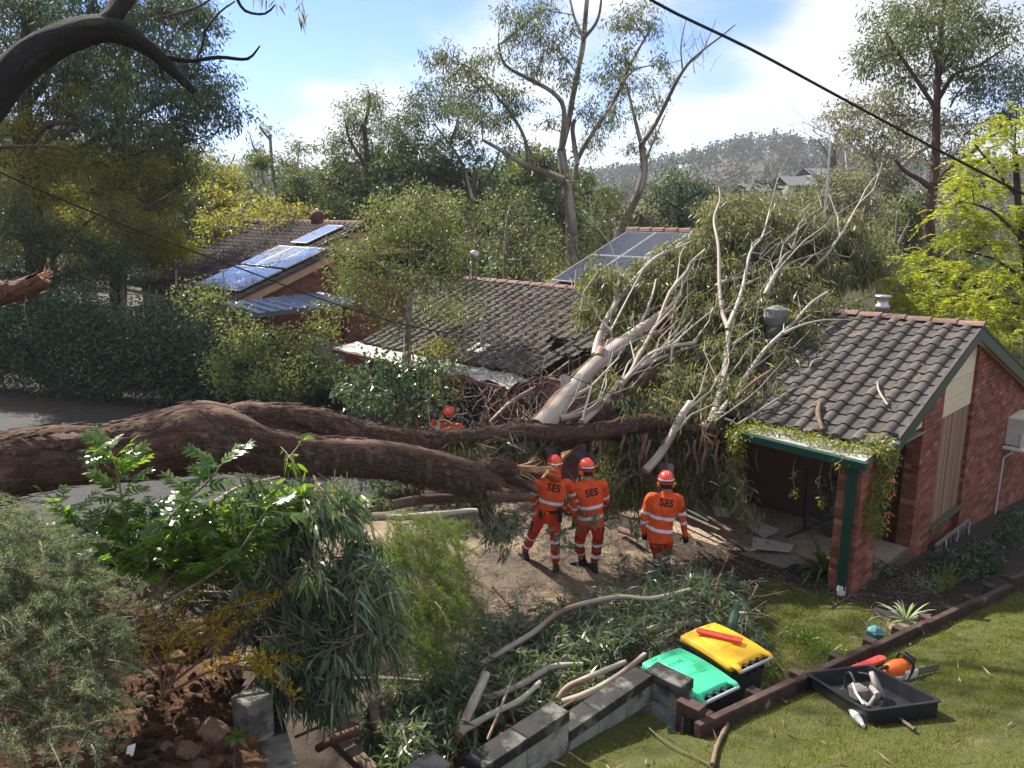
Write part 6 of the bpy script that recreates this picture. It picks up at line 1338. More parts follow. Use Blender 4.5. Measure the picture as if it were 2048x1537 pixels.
# light sprays on top of the bough
lf2, tw2 = MB(), MB(); t = thing('leafy_spray', 'bright sunlit gum leaf sprays on top of the grey green bough', 'foliage', at(560, 960, 6.4))
for c in ((500, 1000, 60, 18, 6.2, 80), (590, 1000, 60, 22, 6.35, 130), (650, 1030, 40, 28, 6.4, 130), (560, 1030, 60, 20, 6.2, 100), (460, 1090, 50, 30, 6.1, 100), (440, 1020, 40, 25, 6.1, 70), (690, 1010, 20, 40, 6.5, 90), (580, 905, 20, 12, 6.8, 16)): stuff_leaf(rb, lf2, *c, .13, .03, hang=.5, dep=.2, bias=(.3, -.1, .1), curve=.25, twb=tw2, cl=.09)
o = relative(t, lf2.build('foliage', m_freshleaf)); o['kind'] = 'stuff'; o = relative(t, tw2.build('twigs', m_twig)); o['kind'] = 'stuff'
# feathery grey bush in the lower left corner
t = thing('feathery_bush', 'soft grey green feathery bush filling the lower left corner', 'bush', at(60, 1450, 4.6)); lf, tw = MB(), MB()
def frond_cluster(rg, lf, tw, p, d, L, nl=60, leafL=.022, droop=.3, w=.0045):
    P = np.array([p + d * L * f - UP * droop * L * f * f for f in np.linspace(0, 1, 8)]); tube(tw, P, np.linspace(.004, .0012, 8), 4, 0, 0, False)
    n = nl * 3; f = rg.uniform(.08, 1, n); q = p + d[None] * (L * f)[:, None] - UP[None] * (droop * L * f * f)[:, None]; out = nrm(rg.normal(0, 1, (n, 3))); ln = L * .22 * (1.1 - f)
    q = q + out * (rg.uniform(0, 1, n) * ln)[:, None]; leaves(lf, q, nrm(out * .6 + d * .7 + rg.normal(0, .4, (n, 3))), leafL * rg.uniform(.6, 1.4, n), w, 0, .1, rg)
for i in range(1050):
    u, v = rb.uniform(-60, 270), rb.uniform(985, 1480)
    lim = np.interp(v, [985, 1050, 1150, 1250, 1350, 1480], [60, 150, 250, 280, 260, 230])
    if u > lim + rb.normal(0, 12): continue
    Z0 = np.interp(v, [985, 1480], [5.4, 4.3]) + rb.normal(0, .18); p = at(u - 40, v + 15, Z0 + .1); d = nrm(np.array([rb.uniform(.2, 1), rb.normal(-.3, .5), rb.uniform(-.1, .7)])); frond_cluster(rb, lf, tw, p, d, rb.uniform(.14, .32), 46)
o = relative(t, lf.build('foliage', m_feather)); o['kind'] = 'stuff'; relative(t, tw.build('stems', m_twig))
# she-oak like green sprays
t = thing('sheoak_bough', 'soft bright green needle leaved bough drooping onto the driveway', 'bough', at(850, 1120, 8.3)); lf, tw = MB(), MB()
for i in range(620):
    u = rb.uniform(740, 940); v = rb.uniform(1035, 1310)
    lo_, hi_ = np.interp(v, [1030, 1080, 1180, 1260, 1310], [800, 770, 745, 740, 780]), np.interp(v, [1030, 1060, 1150, 1220, 1310], [880, 925, 935, 930, 860])
    if not lo_ < u < hi_: continue
    Z0 = np.interp(v, [1030, 1310], [8.9, 7.9]) + rb.normal(0, .25); p = at(u - 15, v - 15, Z0); d = nrm(np.array([rb.uniform(-.1, 1), rb.normal(-.2, .4), rb.uniform(-.8, .1)])); frond_cluster(rb, lf, tw, p, d, rb.uniform(.18, .42), 52, .045, .5, .0042)
o = relative(t, lf.build('foliage', m_sheoak)); o['kind'] = 'stuff'; relative(t, tw.build('stems', m_twig))
mb = MB(); P, r = zline([(735, 1036, 9.0, 6), (800, 1035, 9.1, 7), (870, 1030, 9.2, 7), (940, 1022, 9.4, 5), (955, 1022, 9.4, 4)]); tube(mb, P, r, 10, 0, .05, True, 4, .08); tag(mb.build('cut_branch', m_limbw, smooth=True), 'pale straight branch lying behind the soft green bough', 'branch')
# yellow leaved shrub
t = thing('yellow_shrub', 'small shrub with bright yellow leaves growing from the soil bank', 'shrub', at(330, 1380, 5.9)); lf, tw = MB(), MB()
for (pp, nk) in (([(325, 1400), (322, 1320), (350, 1240), (395, 1180)], 7), ([(325, 1390), (345, 1290), (420, 1240)], 10), ([(330, 1380), (400, 1280), (480, 1215), (545, 1200)], 12), ([(330, 1380), (400, 1290), (470, 1260)], 12), ([(322, 1330), (300, 1290), (290, 1220)], 6), ([(322, 1350), (280, 1320), (272, 1270)], 5), ([(340, 1370), (440, 1290), (560, 1190), (600, 1172)], 9), ([(400, 1290), (450, 1230), (500, 1190)], 10), ([(330, 1390), (450, 1330), (540, 1320), (600, 1330)], 9), ([(450, 1335), (540, 1350), (590, 1400)], 10), ([(440, 1330), (520, 1340), (575, 1375)], 10)):
    P = [at(u, v, 5.9 + .05 * j) for j, (u, v) in enumerate(pp)]; Pq, rq = tube(tw, P, np.linspace(.011, .003, len(P)), 6, 0, .05, True, nk, .04)
    for j in range(len(Pq) // 3, len(Pq)):
        for q in range(3):
            a = Pq[j]; d = nrm(np.array([rb.normal(.1, .6), rb.normal(0, .6), rb.uniform(.1, 1)])); b = a + d * rb.uniform(.03, .10); sticks(tw, [a], [b], .0022, .0014, 3); n = nk; f = rb.uniform(0, 1, (n, 1)); blades(lf, a + (b - a) * f, nrm(d + rb.normal(0, .5, (n, 3))), rb.uniform(.022, .05, n), rb.uniform(.006, .011, n), 0, .1, (.4, 1, .7, .2), 3, rb)
o = relative(t, lf.build('foliage', m_yellow)); o['kind'] = 'stuff'; relative(t, tw.build('stems', m_strip, smooth=True))
# seedling by the wall
t = thing('seedling', 'young plant with a few big oval leaves beside the left block wall', 'plant', at_z(468, 1535, 1.6)); p0 = at(468, 1535, 5.6); p1 = at(470, 1470, 5.6); mb = MB(); tube(mb, [p0, (p0 + p1) / 2, p1], [.008, .006, .004], 6); relative(t, mb.build('stem', m_strip))
for i in range(9):
    a = i * 2.4; mb = MB(); d = nrm(np.array([math.cos(a), math.sin(a), .45])); blades(mb, (p1 - UP * .004 * i)[None], d[None], np.array([rb.uniform(.08, .14)]), np.array([.042]), 0, .5, (.25, .9, 1, .1), 6, rb, up=np.cross(d, np.cross(UP, d))); relative(t, mb.build('leaf', m_freshleaf))

# ---- pile of cut gum branches on the ground
t = thing('branch_pile', 'wide heap of cut gum foliage lying between the driveway and the wall', 'heap', at_z(1100, 1300, 0)); lf, tw = MB(), MB()
def pile(u, v, ru, rv, n, h=.25, **k):
    p = at_z(u, v, h); Z0 = (p[1] * CPI - (p[2] - CAM_H) * SPI); stuff_leaf(rb, lf, u, v, ru, rv, Z0, n, .14, .024, dep=.45, curve=.2, twb=tw, cl=.09, **k)
for c in ((850, 1370, 70, 35, 420, .35), (930, 1340, 70, 40, 520, .35), (1000, 1300, 70, 45, 560, .35), (1080, 1270, 80, 45, 600, .35), (1160, 1240, 80, 40, 560, .3), (1240, 1220, 80, 35, 520, .3), (1320, 1200, 80, 35, 480, .3), (1400, 1190, 70, 35, 440, .3), (1460, 1180, 50, 30, 300, .3), (1480, 1230, 40, 40, 300, .25), (1060, 1340, 80, 45, 600, .4), (1150, 1310, 80, 45, 560, .4), (1240, 1280, 70, 40, 460, .4), (960, 1400, 80, 40, 480, .4), (870, 1420, 60, 35, 330, .4), (1060, 1400, 70, 35, 380, .45), (820, 1440, 60, 40, 340, .5), (760, 1470, 50, 40, 300, .6), (780, 1420, 40, 25, 160, .5), (820, 1490, 50, 30, 260, .7), (900, 1460, 50, 25, 220, .6), (1150, 1380, 60, 25, 220, .5), (960, 1260, 50, 25, 200, .25), (880, 1330, 50, 25, 180, .25), (1420, 1240, 40, 25, 220, .3), (1360, 1160, 50, 15, 130, .2), (1500, 1290, 25, 35, 130, .3)):
    pile(*c[:4], int(c[4] * 1.7), c[5], hang=.25)
for c in ((1190, 1040, 60, 18, 12, 90), (1110, 1070, 30, 15, 11.4, 60), (1290, 1050, 40, 18, 12.2, 90), (1240, 1110, 40, 10, 11.7, 30), (1330, 1110, 40, 10, 11.6, 40), (1005, 1045, 36, 30, 11.4, 240), (1010, 1085, 26, 16, 11.2, 90), (960, 1000, 40, 20, 10.9, 160), (800, 960, 50, 20, 10.8, 160), (760, 1000, 40, 20, 10.3, 90), (900, 1040, 50, 18, 10.4, 130), (980, 1060, 40, 18, 10.6, 120), (740, 950, 30, 30, 11, 150)):
    stuff_leaf(rb, lf, *c, .13, .024, dep=.35, curve=.2, twb=tw, cl=.08, hang=.5)
for i in range(16):
    u = rb.uniform(880, 1400); pile(u, np.interp(u, [880, 1400], [1400, 1215]) + rb.normal(0, 22), 40, 18, 90, .62, hang=.1)
n = 1700; U = rb.uniform(700, 1500, n); V = rb.uniform(1160, 1480, n); ok = np.abs(V - np.interp(U, [700, 1000, 1300, 1500], [1420, 1350, 1240, 1200])) < 75; P = np.array([at_z(u, v, rb.uniform(.1, .45)) for u, v in zip(U[ok], V[ok])]); sticks(tw, P, P + nrm(rb.normal(0, 1, P.shape) * [1, .8, .2] + [.5, .3, 0]) * rb.uniform(.15, .8, (len(P), 1)), .005, .002, 3, 0, .15, rb)
o = relative(t, lf.build('foliage', m_cutleaf)); o['kind'] = 'stuff'; o = relative(t, tw.build('twigs', m_twig)); o['kind'] = 'stuff'
for i, (pp, r0, r1, z, mat, lab) in enumerate((
    ([(960, 1330), (1060, 1270), (1130, 1220), (1230, 1195), (1300, 1198), (1380, 1180)], 8, 5, .55, m_limbw, 'longest pale branch arching across the top of the heap'),
    ([(900, 1430), (970, 1400), (1040, 1370), (1105, 1335), (1165, 1330)], 9, 7, .5, m_limbw, 'smooth pale branch in the middle of the heap'),
    ([(1230, 1285), (1290, 1262), (1350, 1250), (1400, 1245)], 10, 7, .4, m_limbw, 'grey branch lying behind the yellow lidded bin'),
    ([(918, 1470), (945, 1410), (972, 1350)], 13, 11, .7, m_limbw, 'thick white sawn log standing out of the heap near the wall'),
    ([(920, 1465), (980, 1430), (1040, 1400), (1080, 1365)], 9, 6, .7, m_limbw, 'white branch forking from the thick sawn log'),
    ([(1115, 1400), (1135, 1375), (1190, 1350), (1250, 1325)], 8, 7, .7, m_limbw, 'upper of two pale branches resting on the block wall'),
    ([(1125, 1405), (1180, 1385), (1240, 1350), (1290, 1310)], 9, 7, .75, m_limbw, 'lower of two pale branches resting on the block wall'),
    ([(975, 1480), (1000, 1420), (1025, 1355)], 4, 3, .8, m_limbm, 'thin brown stick leaning upright beside the thick sawn log'),
    ([(690, 1362), (760, 1358), (830, 1362), (860, 1366)], 7, 4, .4, m_barkgrey, 'grey branch lying on the dark ground below the hanging curtain'),
    ([(590, 1475), (660, 1445), (710, 1430)], 4, 4, .75, m_barkgrey, 'thin grey branch bridging the dark gap between the walls'),
    ([(635, 1498), (670, 1478), (715, 1462)], 10, 13, .85, m_strip, 'short red brown log with a split end in the gap'),
    ([(745, 1410), (752, 1440), (760, 1462)], 11, 12, .7, m_limbm, 'short pale log with brown end standing left in the heap'),
    ([(1000, 1470), (1080, 1440), (1150, 1400)], 4, 3, .8, m_limbm, 'thin crooked stick along the inside of the block wall'),
    ([(985, 1175), (1100, 1300), (1110, 1330)], 3, 2, .3, m_strip, 'long thin red bark ribbon lying over the heap'),
    ([(1425, 1210), (1440, 1150), (1468, 1090)], 2.5, 1.2, .5, m_strip, 'bare brown twig sticking up from the right end of the heap'),
    ([(715, 1015), (770, 1012), (850, 1000), (960, 997), (1062, 995)], 15, 11, None, m_limbm, 'long pale log lying behind the prop branch'),
    ([(725, 1020), (780, 995), (830, 985)], 17, 14, None, m_trunk, 'dark red brown log lying under the trunk at the white post'),
    ([(1240, 1060), (1275, 1072)], 8, 8, .1, m_limbm, 'short sawn log on the driveway between the workers'))):
    k = len(pp)
    if z is None: P = [at(u, v, 10.6 + .9 * j / (k - 1)) for j, (u, v) in enumerate(pp)]
    else: P = [at_z(u, v, z + .12 * math.sin(2.2 * j / max(1, k - 1))) for j, (u, v) in enumerate(pp)]
    Zs = [p[1] * CPI - (p[2] - CAM_H) * SPI for p in P]; mb = MB(); tube(mb, P, [px((r0 + (r1 - r0) * j / (k - 1)) * .8, Zs[j]) for j in range(k)], 12 if r0 > 7 else 7, 0, .06, True, i + 3, .07, None, 1); tag(mb.build('cut_branch', [mat, m_split], smooth=True), lab, 'branch')
# twigs, leaves and sawdust litter on driveway and beds
mb = MB(); n = 1500; x, y = rb.uniform(-1.5, 6, n), rb.uniform(8.8, 13.5, n); s, t_ = st(x, y); ok = (s < 1.5); x, y = x[ok], y[ok]; P = np.stack([x, y, ground_z(x, y) + .012], -1); n = len(P)
sticks(mb, P, P + nrm(np.stack([rb.normal(0, 1, n), rb.normal(0, 1, n), rb.uniform(0, .12, n)], -1)) * (rb.uniform(.05, .55, (n, 1)) ** 1.2), .005, .002, 3, 0, .15, rb)
n = 4200; x, y = rb.uniform(-2, 7, n), rb.uniform(8.3, 13.8, n); s, t_ = st(x, y); ok = s < 2.0; x, y = x[ok], y[ok]; P = np.stack([x, y, ground_z(x, y) + .015], -1); n = len(P); leaves(mb, P, np.stack([rb.normal(0, 1, n), rb.normal(0, 1, n), rb.normal(0, .2, n)], -1), rb.uniform(.03, .12, n), .014, 1, .2, rb)
n = 9000; x, y = rb.normal(1.8, 1.3, n), rb.normal(10.9, .9, n); ok = drive_mask(x, y); x, y = x[ok], y[ok]; P = np.stack([x, y, ground_z(x, y) + .0], -1); n = len(P); leaves(mb, P, np.stack([rb.normal(0, 1, n), rb.normal(0, 1, n), rb.normal(0, .4, n)], -1), rb.uniform(.008, .022, n), .008, 2, .2, rb)
tag(mb.build('ground_litter', [m_twig, m_dry, leafmat('sawdust', [(.42, .31, .18), (.34, .25, .15), (.5, .38, .24)], rough=.9, spec=.1, transl=.1)]), 'twigs dead leaves and sawdust strewn over the driveway', 'litter', kind='stuff')
mb = MB(); n = 520; x, y = rb.uniform(-.5, 8, n), rb.uniform(4, 10.5, n); ok = lawn_mask(x, y); x, y = x[ok], y[ok]; n = len(x); P = np.stack([x, y, lawn_z(x, y) + .035], -1); blades(mb, P, np.stack([rb.normal(0, 1, n), rb.normal(0, 1, n), rb.normal(0, .12, n)], -1), rb.uniform(.06, .15, n), rb.uniform(.012, .022, n), 0, .05, (.2, 1, .7, .1), 4, rb)
tag(mb.build('leaf_litter', m_dry), 'fallen brown gum leaves scattered on the lawn', 'litter', kind='stuff')
for i, (pp, r, lab) in enumerate((([(1425, 1530), (1435, 1490), (1455, 1450)], 5, 'knobbly brown stick lying on the lawn near the drain pipe'), ([(1290, 1450), (1340, 1490), (1420, 1530)], 1.6, 'long thin bare twig lying on the lawn below the block wall'), ([(1075, 1510), (1100, 1520), (1130, 1532)], 2.2, 'pale bare twig at the foot of the block wall by the bottom edge'), ([(1775, 1420), (1800, 1438), (1830, 1460)], 4, 'orange bark strip lying beside the black tub'))):
    mb = MB(); P = []
    for (u, v) in pp:
        p = at_z(u, v, .95)
        for _ in range(6): p = at_z(u, v, float(lawn_z(p[0], p[1])) + .04)
        P.append(p)
    tube(mb, P, px(r, 6.6), 7, 0, .12, True, i, .05); tag(mb.build('stick', m_oldwood if i != 2 else m_limbw, smooth=True), lab, 'stick')
# overhanging limb, sawn stub, cables
m_oh = M('dark_rough_bark', (.030, .025, .022), (.016, .014, .013), rough=.97, scale=8, coord='bark', stretch=(1.6, 1.6, 3), bump=1.0, bscale=20, bdist=.05, c3=(.06, .065, .04), s3=5, lo3=.55, hi3=.65)
t = thing('overhanging_limb', 'dark rough limb arching in from the upper left corner', 'limb', at(0, 190, 7.5))
for i, (pp, nm_) in enumerate(([[(-120, 330, 7.2, 40), (-30, 215, 7.3, 36), (20, 150, 7.4, 34), (75, 105, 7.5, 31), (140, 72, 7.6, 30), (205, 58, 7.7, 26), (260, 75, 7.8, 20), (310, 108, 7.9, 15), (350, 148, 8.0, 10), (390, 185, 8.1, 6)], 'main_limb'], [[(205, 58, 7.7, 22), (228, 30, 7.8, 20), (250, -10, 7.9, 20), (270, -60, 8, 19)], 'branch'], [[(335, 115, 7.95, 5), (375, 122, 8.0, 4.5), (400, 120, 8.05, 4), (440, 115, 8.1, 4), (495, 118, 8.2, 3), (520, 92, 8.2, 1.5)], 'branch'], [[(390, 122, 8.05, 3), (405, 90, 8.1, 2.5), (412, 60, 8.1, 2.5), (440, 25, 8.2, 2), (470, 3, 8.2, 1.5)], 'branch'], [[(395, 112, 8.05, 1.5), (410, 98, 8.1, 1), (414, 88, 8.1, .8)], 'branch'], [[(318, 122, 7.9, 4), (325, 155, 7.95, 3), (338, 165, 7.95, 2)], 'branch'], [[(470, -10, 8.3, 3), (490, 22, 8.3, 3), (530, 28, 8.3, 2.4), (550, 10, 8.3, 1.6)], 'branch'])):
    mb = MB(); P, r = zline(pp); tube(mb, P, r, 18 if i < 2 else 7, 0, .08, True, 50 + i, .07); relative(t, mb.build(nm_, m_oh, smooth=True))
lf = MB(); stuff_leaf(rb, lf, 560, 0, 50, 8, 8.3, 40, .11, .018, hang=1, dep=.3); o = relative(t, lf.build('leaf_tips', m_fleaf)); o['kind'] = 'stuff'
t = thing('sawn_limb', 'red brown sawn limb end poking in at the left edge above the hedge', 'limb', at(0, 580, 7.0)); mb = MB(); P, r = zline([(-120, 590, 7.0, 21), (-40, 590, 7.0, 20), (20, 584, 7.05, 18), (55, 576, 7.1, 17), (76, 565, 7.1, 15), (86, 556, 7.1, 12)]); tube(mb, P, r, 20, 0, .16, True, 71, .025, None, 1); scales(mb, np.array(P), np.array(r), 4); pe = at(86, 556, 7.1) + rb.normal(0, .025, (26, 3)); sticks(mb, pe, pe + nrm(rb.normal(0, .3, (26, 3)) + [.7, 0, .5]) * rb.uniform(.02, .09, (26, 1)), .012, .003, 4, 1); relative(t, mb.build('limb', [M('fresh_bark', (.15, .075, .045), (.09, .045, .03), rough=.8, scale=5, coord='bark', stretch=(2, 2, 1), bump=.5, bscale=22, bdist=.015), m_split], smooth=True))
mb = MB(); sticks(mb, [at(52, 590, 7.05)], [at(56, 650, 7.05)], .003, .002, 3, 0, .1); relative(t, mb.build('fibre', m_split))
m_cable = M('cable', (.02, .018, .016), rough=.6)
def cable(pp, Z0, Z1, r, lab):
    P = [at(u, v, Z0 + (Z1 - Z0) * i / (len(pp) - 1)) for i, (u, v) in enumerate(pp)]; mb = MB(); tube(mb, P, r, 8, 0, 0, True, 0, .4); tag(mb.build('power_cable', m_cable, smooth=True), lab, 'cable')
cable([(1200, -80), (1310, 5), (1500, 98), (1680, 195), (1860, 292), (2060, 395), (2200, 465)], 7.5, 10.5, .016, 'thick overhead power cable crossing the sky at the upper right')
cable([(-80, 305), (0, 345), (130, 402), (260, 455), (400, 508), (520, 552), (640, 598), (790, 645), (900, 668)], 8, 17, .013, 'thin black service wire sloping down past the neighbour roof')
cable([(395, 820), (430, 850), (480, 895), (520, 930)], 8.0, 8.3, .006, 'thin black wire drooping over the fallen trunk'); cable([(1100, 735), (1180, 770), (1320, 830)], 12.3, 12.5, .007, 'black wire hanging across the pale limbs'); cable([(60, 930), (180, 955), (330, 962), (400, 958)], 6.4, 6.5, .003, 'fine pale string across the green shrub'); cable([(1370, 960), (1420, 980), (1470, 960), (1480, 930)], 12.6, 12, .008, 'loose pale wire hanging at the broken verandah')
mb = MB(); tube(mb, [at(690, 945, 11.4), at(694, 1000, 11.5), at(697, 1040, 11.6)], .055, 12); tag(mb.build('white_post', m_white, smooth=True), 'short white plastic post under the fallen trunk', 'post')
# ---------------------------------------------------------------- the rescue workers
m_orange = M('orange_cloth', (.80, .105, .022), (.60, .07, .018), rough=.75, scale=7, c3=(.40, .06, .025), s3=4, lo3=.60, hi3=.72, bump=.25, bscale=16, bdist=.02)
m_trous = M('red_orange_cloth', (.60, .055, .018), (.42, .035, .014), rough=.8, scale=5, bump=.3, bscale=18, bdist=.02)
m_chaps = M('dark_green_chaps', (.018, .035, .030), (.012, .022, .02), rough=.8, scale=8)
m_refl = M('reflective_band', (.74, .76, .80), (.62, .64, .70), rough=.35, spec=.6, scale=9)
m_boot = M('black_boot', (.014, .013, .013), (.03, .028, .026), rough=.6, scale=10)
m_glove = M('black_glove', (.016, .016, .018), (.03, .03, .03), rough=.8, scale=12)
m_helmet = M('orange_helmet', (.80, .065, .03), (.68, .05, .025), rough=.28, spec=.55, scale=4, coat=.3)
m_muff = M('ear_muff', (.85, .19, .02), rough=.45)
m_skin = M('skin', (.50, .28, .20), (.42, .22, .16), rough=.6, scale=8)
m_hair = M('hair', (.04, .028, .02), rough=.8)
m_blackp = m_black
def solid(mb, name, mats, parent, voxel=.014, smooth=3, fold=0.0, seed=0):
    """fuses overlapping tubes into one continuous skin"""
    me = mb.mesh(name, mats); o = bpy.data.objects.new(name, me); COL.objects.link(o)
    r = o.modifiers.new('r', 'REMESH'); r.mode = 'VOXEL'; r.voxel_size = voxel; r.use_smooth_shade = True
    if smooth: s = o.modifiers.new('s', 'SMOOTH'); s.factor = .5; s.iterations = smooth
    dg = bpy.context.evaluated_depsgraph_get(); me2 = bpy.data.meshes.new_from_object(o.evaluated_get(dg))
    o.modifiers.clear(); o.data = me2; me2.name = name; bpy.data.meshes.remove(me)
    if not me2.materials: 
        for m in (mats if isinstance(mats, (list, tuple)) else [mats]): me2.materials.append(m)
    n = len(me2.vertices); co = np.empty(n * 3); me2.vertices.foreach_get('co', co); co = co.reshape(-1, 3)
    if fold:
        no = np.empty(n * 3); me2.vertices.foreach_get('normal', no); no = no.reshape(-1, 3); q = np.random.default_rng(seed); f = 0
        for k in range(9):
            kv = nrm(q.normal(size=3)) * q.uniform(12, 42) * np.array([1, 1, 1.2]); f = f + np.abs(np.sin(co @ kv + q.uniform(0, 6))) ** .7 / (1 + .2 * k) - .5
        me2.vertices.foreach_set('co', (co + no * (f * fold)[:, None]).ravel())
    me2.polygons.foreach_set('use_smooth', np.ones(len(me2.polygons), bool)); me2.update()
    relative(parent, o); return o, BVHTree.FromPolygons([v.co[:] for v in me2.vertices], [p.vertices[:] for p in me2.polygons])
def caps(mb, P, r, sides=14, flat=None, A=None):
    """closed chain with round ends and joints"""
    P = np.asarray(P, float); r = np.broadcast_to(np.asarray(r, float), (len(P),))
    tube(mb, P, r, sides, cap=True, step=.03)
    for p, q in zip(P, r): lathe(mb, [(0, -q), (q * .5, -q * .86), (q * .86, -q * .5), (q, 0), (q * .86, q * .5), (q * .5, q * .86), (0, q)], p, UP, 12)
def loft(mb, rings, sides=24):
    """rings: (centre, half-width vector, half-depth vector)"""
    th = np.linspace(0, 2 * np.pi, sides, endpoint=False); V = [np.asarray(c) + np.sign(np.cos(th))[:, None] * np.abs(np.cos(th))[:, None] ** .8 * np.asarray(a) + np.sin(th)[:, None] * np.asarray(b) for c, a, b in rings]
    k = len(V); V = np.concatenate(V + [np.array([rings[0][0]]), np.array([rings[-1][0]])]); F = []
    Q = np.array([[i * sides + j, i * sides + (j + 1) % sides, (i + 1) * sides + (j + 1) % sides, (i + 1) * sides + j] for i in range(k - 1) for j in range(sides)])
    base = mb.n; mb.add(V, Q); T3 = [[(j + 1) % sides, j, k * sides] for j in range(sides)] + [[(k - 1) * sides + j, (k - 1) * sides + (j + 1) % sides, k * sides + 1] for j in range(sides)]
    mb.F.append((np.array(T3) + base, 0))
def band(bvh, c, ax, w, off=.006, n=28, rmax=.32, skew=None, ang=(0, 2 * math.pi)):
    """strip of tape wrapped round a limb: cast from the axis to the cloth"""
    ax = nrm(ax); a = nrm(np.cross(ax, [.3, .9, .2])); b = np.cross(ax, a); rows = []
    for h in (-w / 2, 0, w / 2):
        row = []
        for t in np.linspace(ang[0], ang[1], n):
            d = math.cos(t) * a + math.sin(t) * b; o = np.asarray(c) + ax * h + (ax * skew * math.cos(t) if skew else 0)
            hit = bvh.ray_cast(Vector(o), Vector(d), rmax)
            row.append(np.array(hit[0]) + d * off if hit[0] is not None else o + d * .09)
        rows.append(row)
    mb = MB(); grid_sheet(mb, np.array(rows)); return mb
def hand(mb, wrist, d, palm_n, L=.19, curl=.5, side=1):
    """palm with five separate bent fingers, thumb leaving the side"""
    d, pn = nrm(d), nrm(palm_n); pn = nrm(pn - d * np.dot(pn, d)); s = np.cross(d, pn) * side
    loft(mb, [(wrist, s * .030, pn * .022), (wrist + d * .03, s * .038, pn * .021), (wrist + d * .075, s * .045, pn * .019), (wrist + d * .098, s * .043, pn * .015)], 12)
    for i, (x, l) in enumerate(((-.033, .062), (-.011, .078), (.012, .082), (.034, .073))):
        p = wrist + d * .088 + s * x; P = [p - d * .02]; dirn = d.copy()
        for j in range(3): P.append(P[-1] + dirn * (l * (.5, .32, .25)[j] + (.02 if j == 0 else 0))); dirn = nrm(dirn * math.cos(curl * .8) + pn * math.sin(curl * .8))
        tube(mb, P, [.0105, .010, .009, .007], 8, step=.012)
    p = wrist + d * .03 + s * .036; t1 = nrm(d * .7 + s * .7 + pn * .2); P = [p - t1 * .012, p + t1 * .035, p + t1 * .06 + d * .006 + pn * .01, p + t1 * .07 + d * .025 + pn * .02]; tube(mb, P, [.014, .0125, .011, .008], 8, step=.012)
def boot(parent, ank, toe_dir, gz):
    f = nrm(np.asarray(toe_dir) * [1, 1, 0]); s = np.cross(UP, f); g = np.array([ank[0], ank[1], gz]); mb = MB()
    loft(mb, [(g + UP * .012 - f * .02, s * .045, f * .09), (g + UP * .03 - f * .02, s * .047, f * .092), (g + UP * .09 - f * .012, s * .043, f * .065), (ank + UP * .06, s * .046, f * .055), (ank + UP * .17, s * .052, f * .056)], 16)
    loft(mb, [(g - f * .09 + UP * .04, s * .030, UP * .035), (g + f * .02 + UP * .045, s * .045, UP * .043), (g + f * .10 + UP * .038, s * .048, UP * .034), (g + f * .165 + UP * .032, s * .036, UP * .026), (g + f * .185 + UP * .03, s * .015, UP * .016)], 14)
    solid(mb, 'boot', m_boot, parent, .009, 2)
    mb = MB(); loft(mb, [(g + f * .04 + UP * .0, s * .046, f * .148), (g + f * .04 + UP * .018, s * .047, f * .15)], 18); relative(parent, mb.build('boot_sole', m_black))
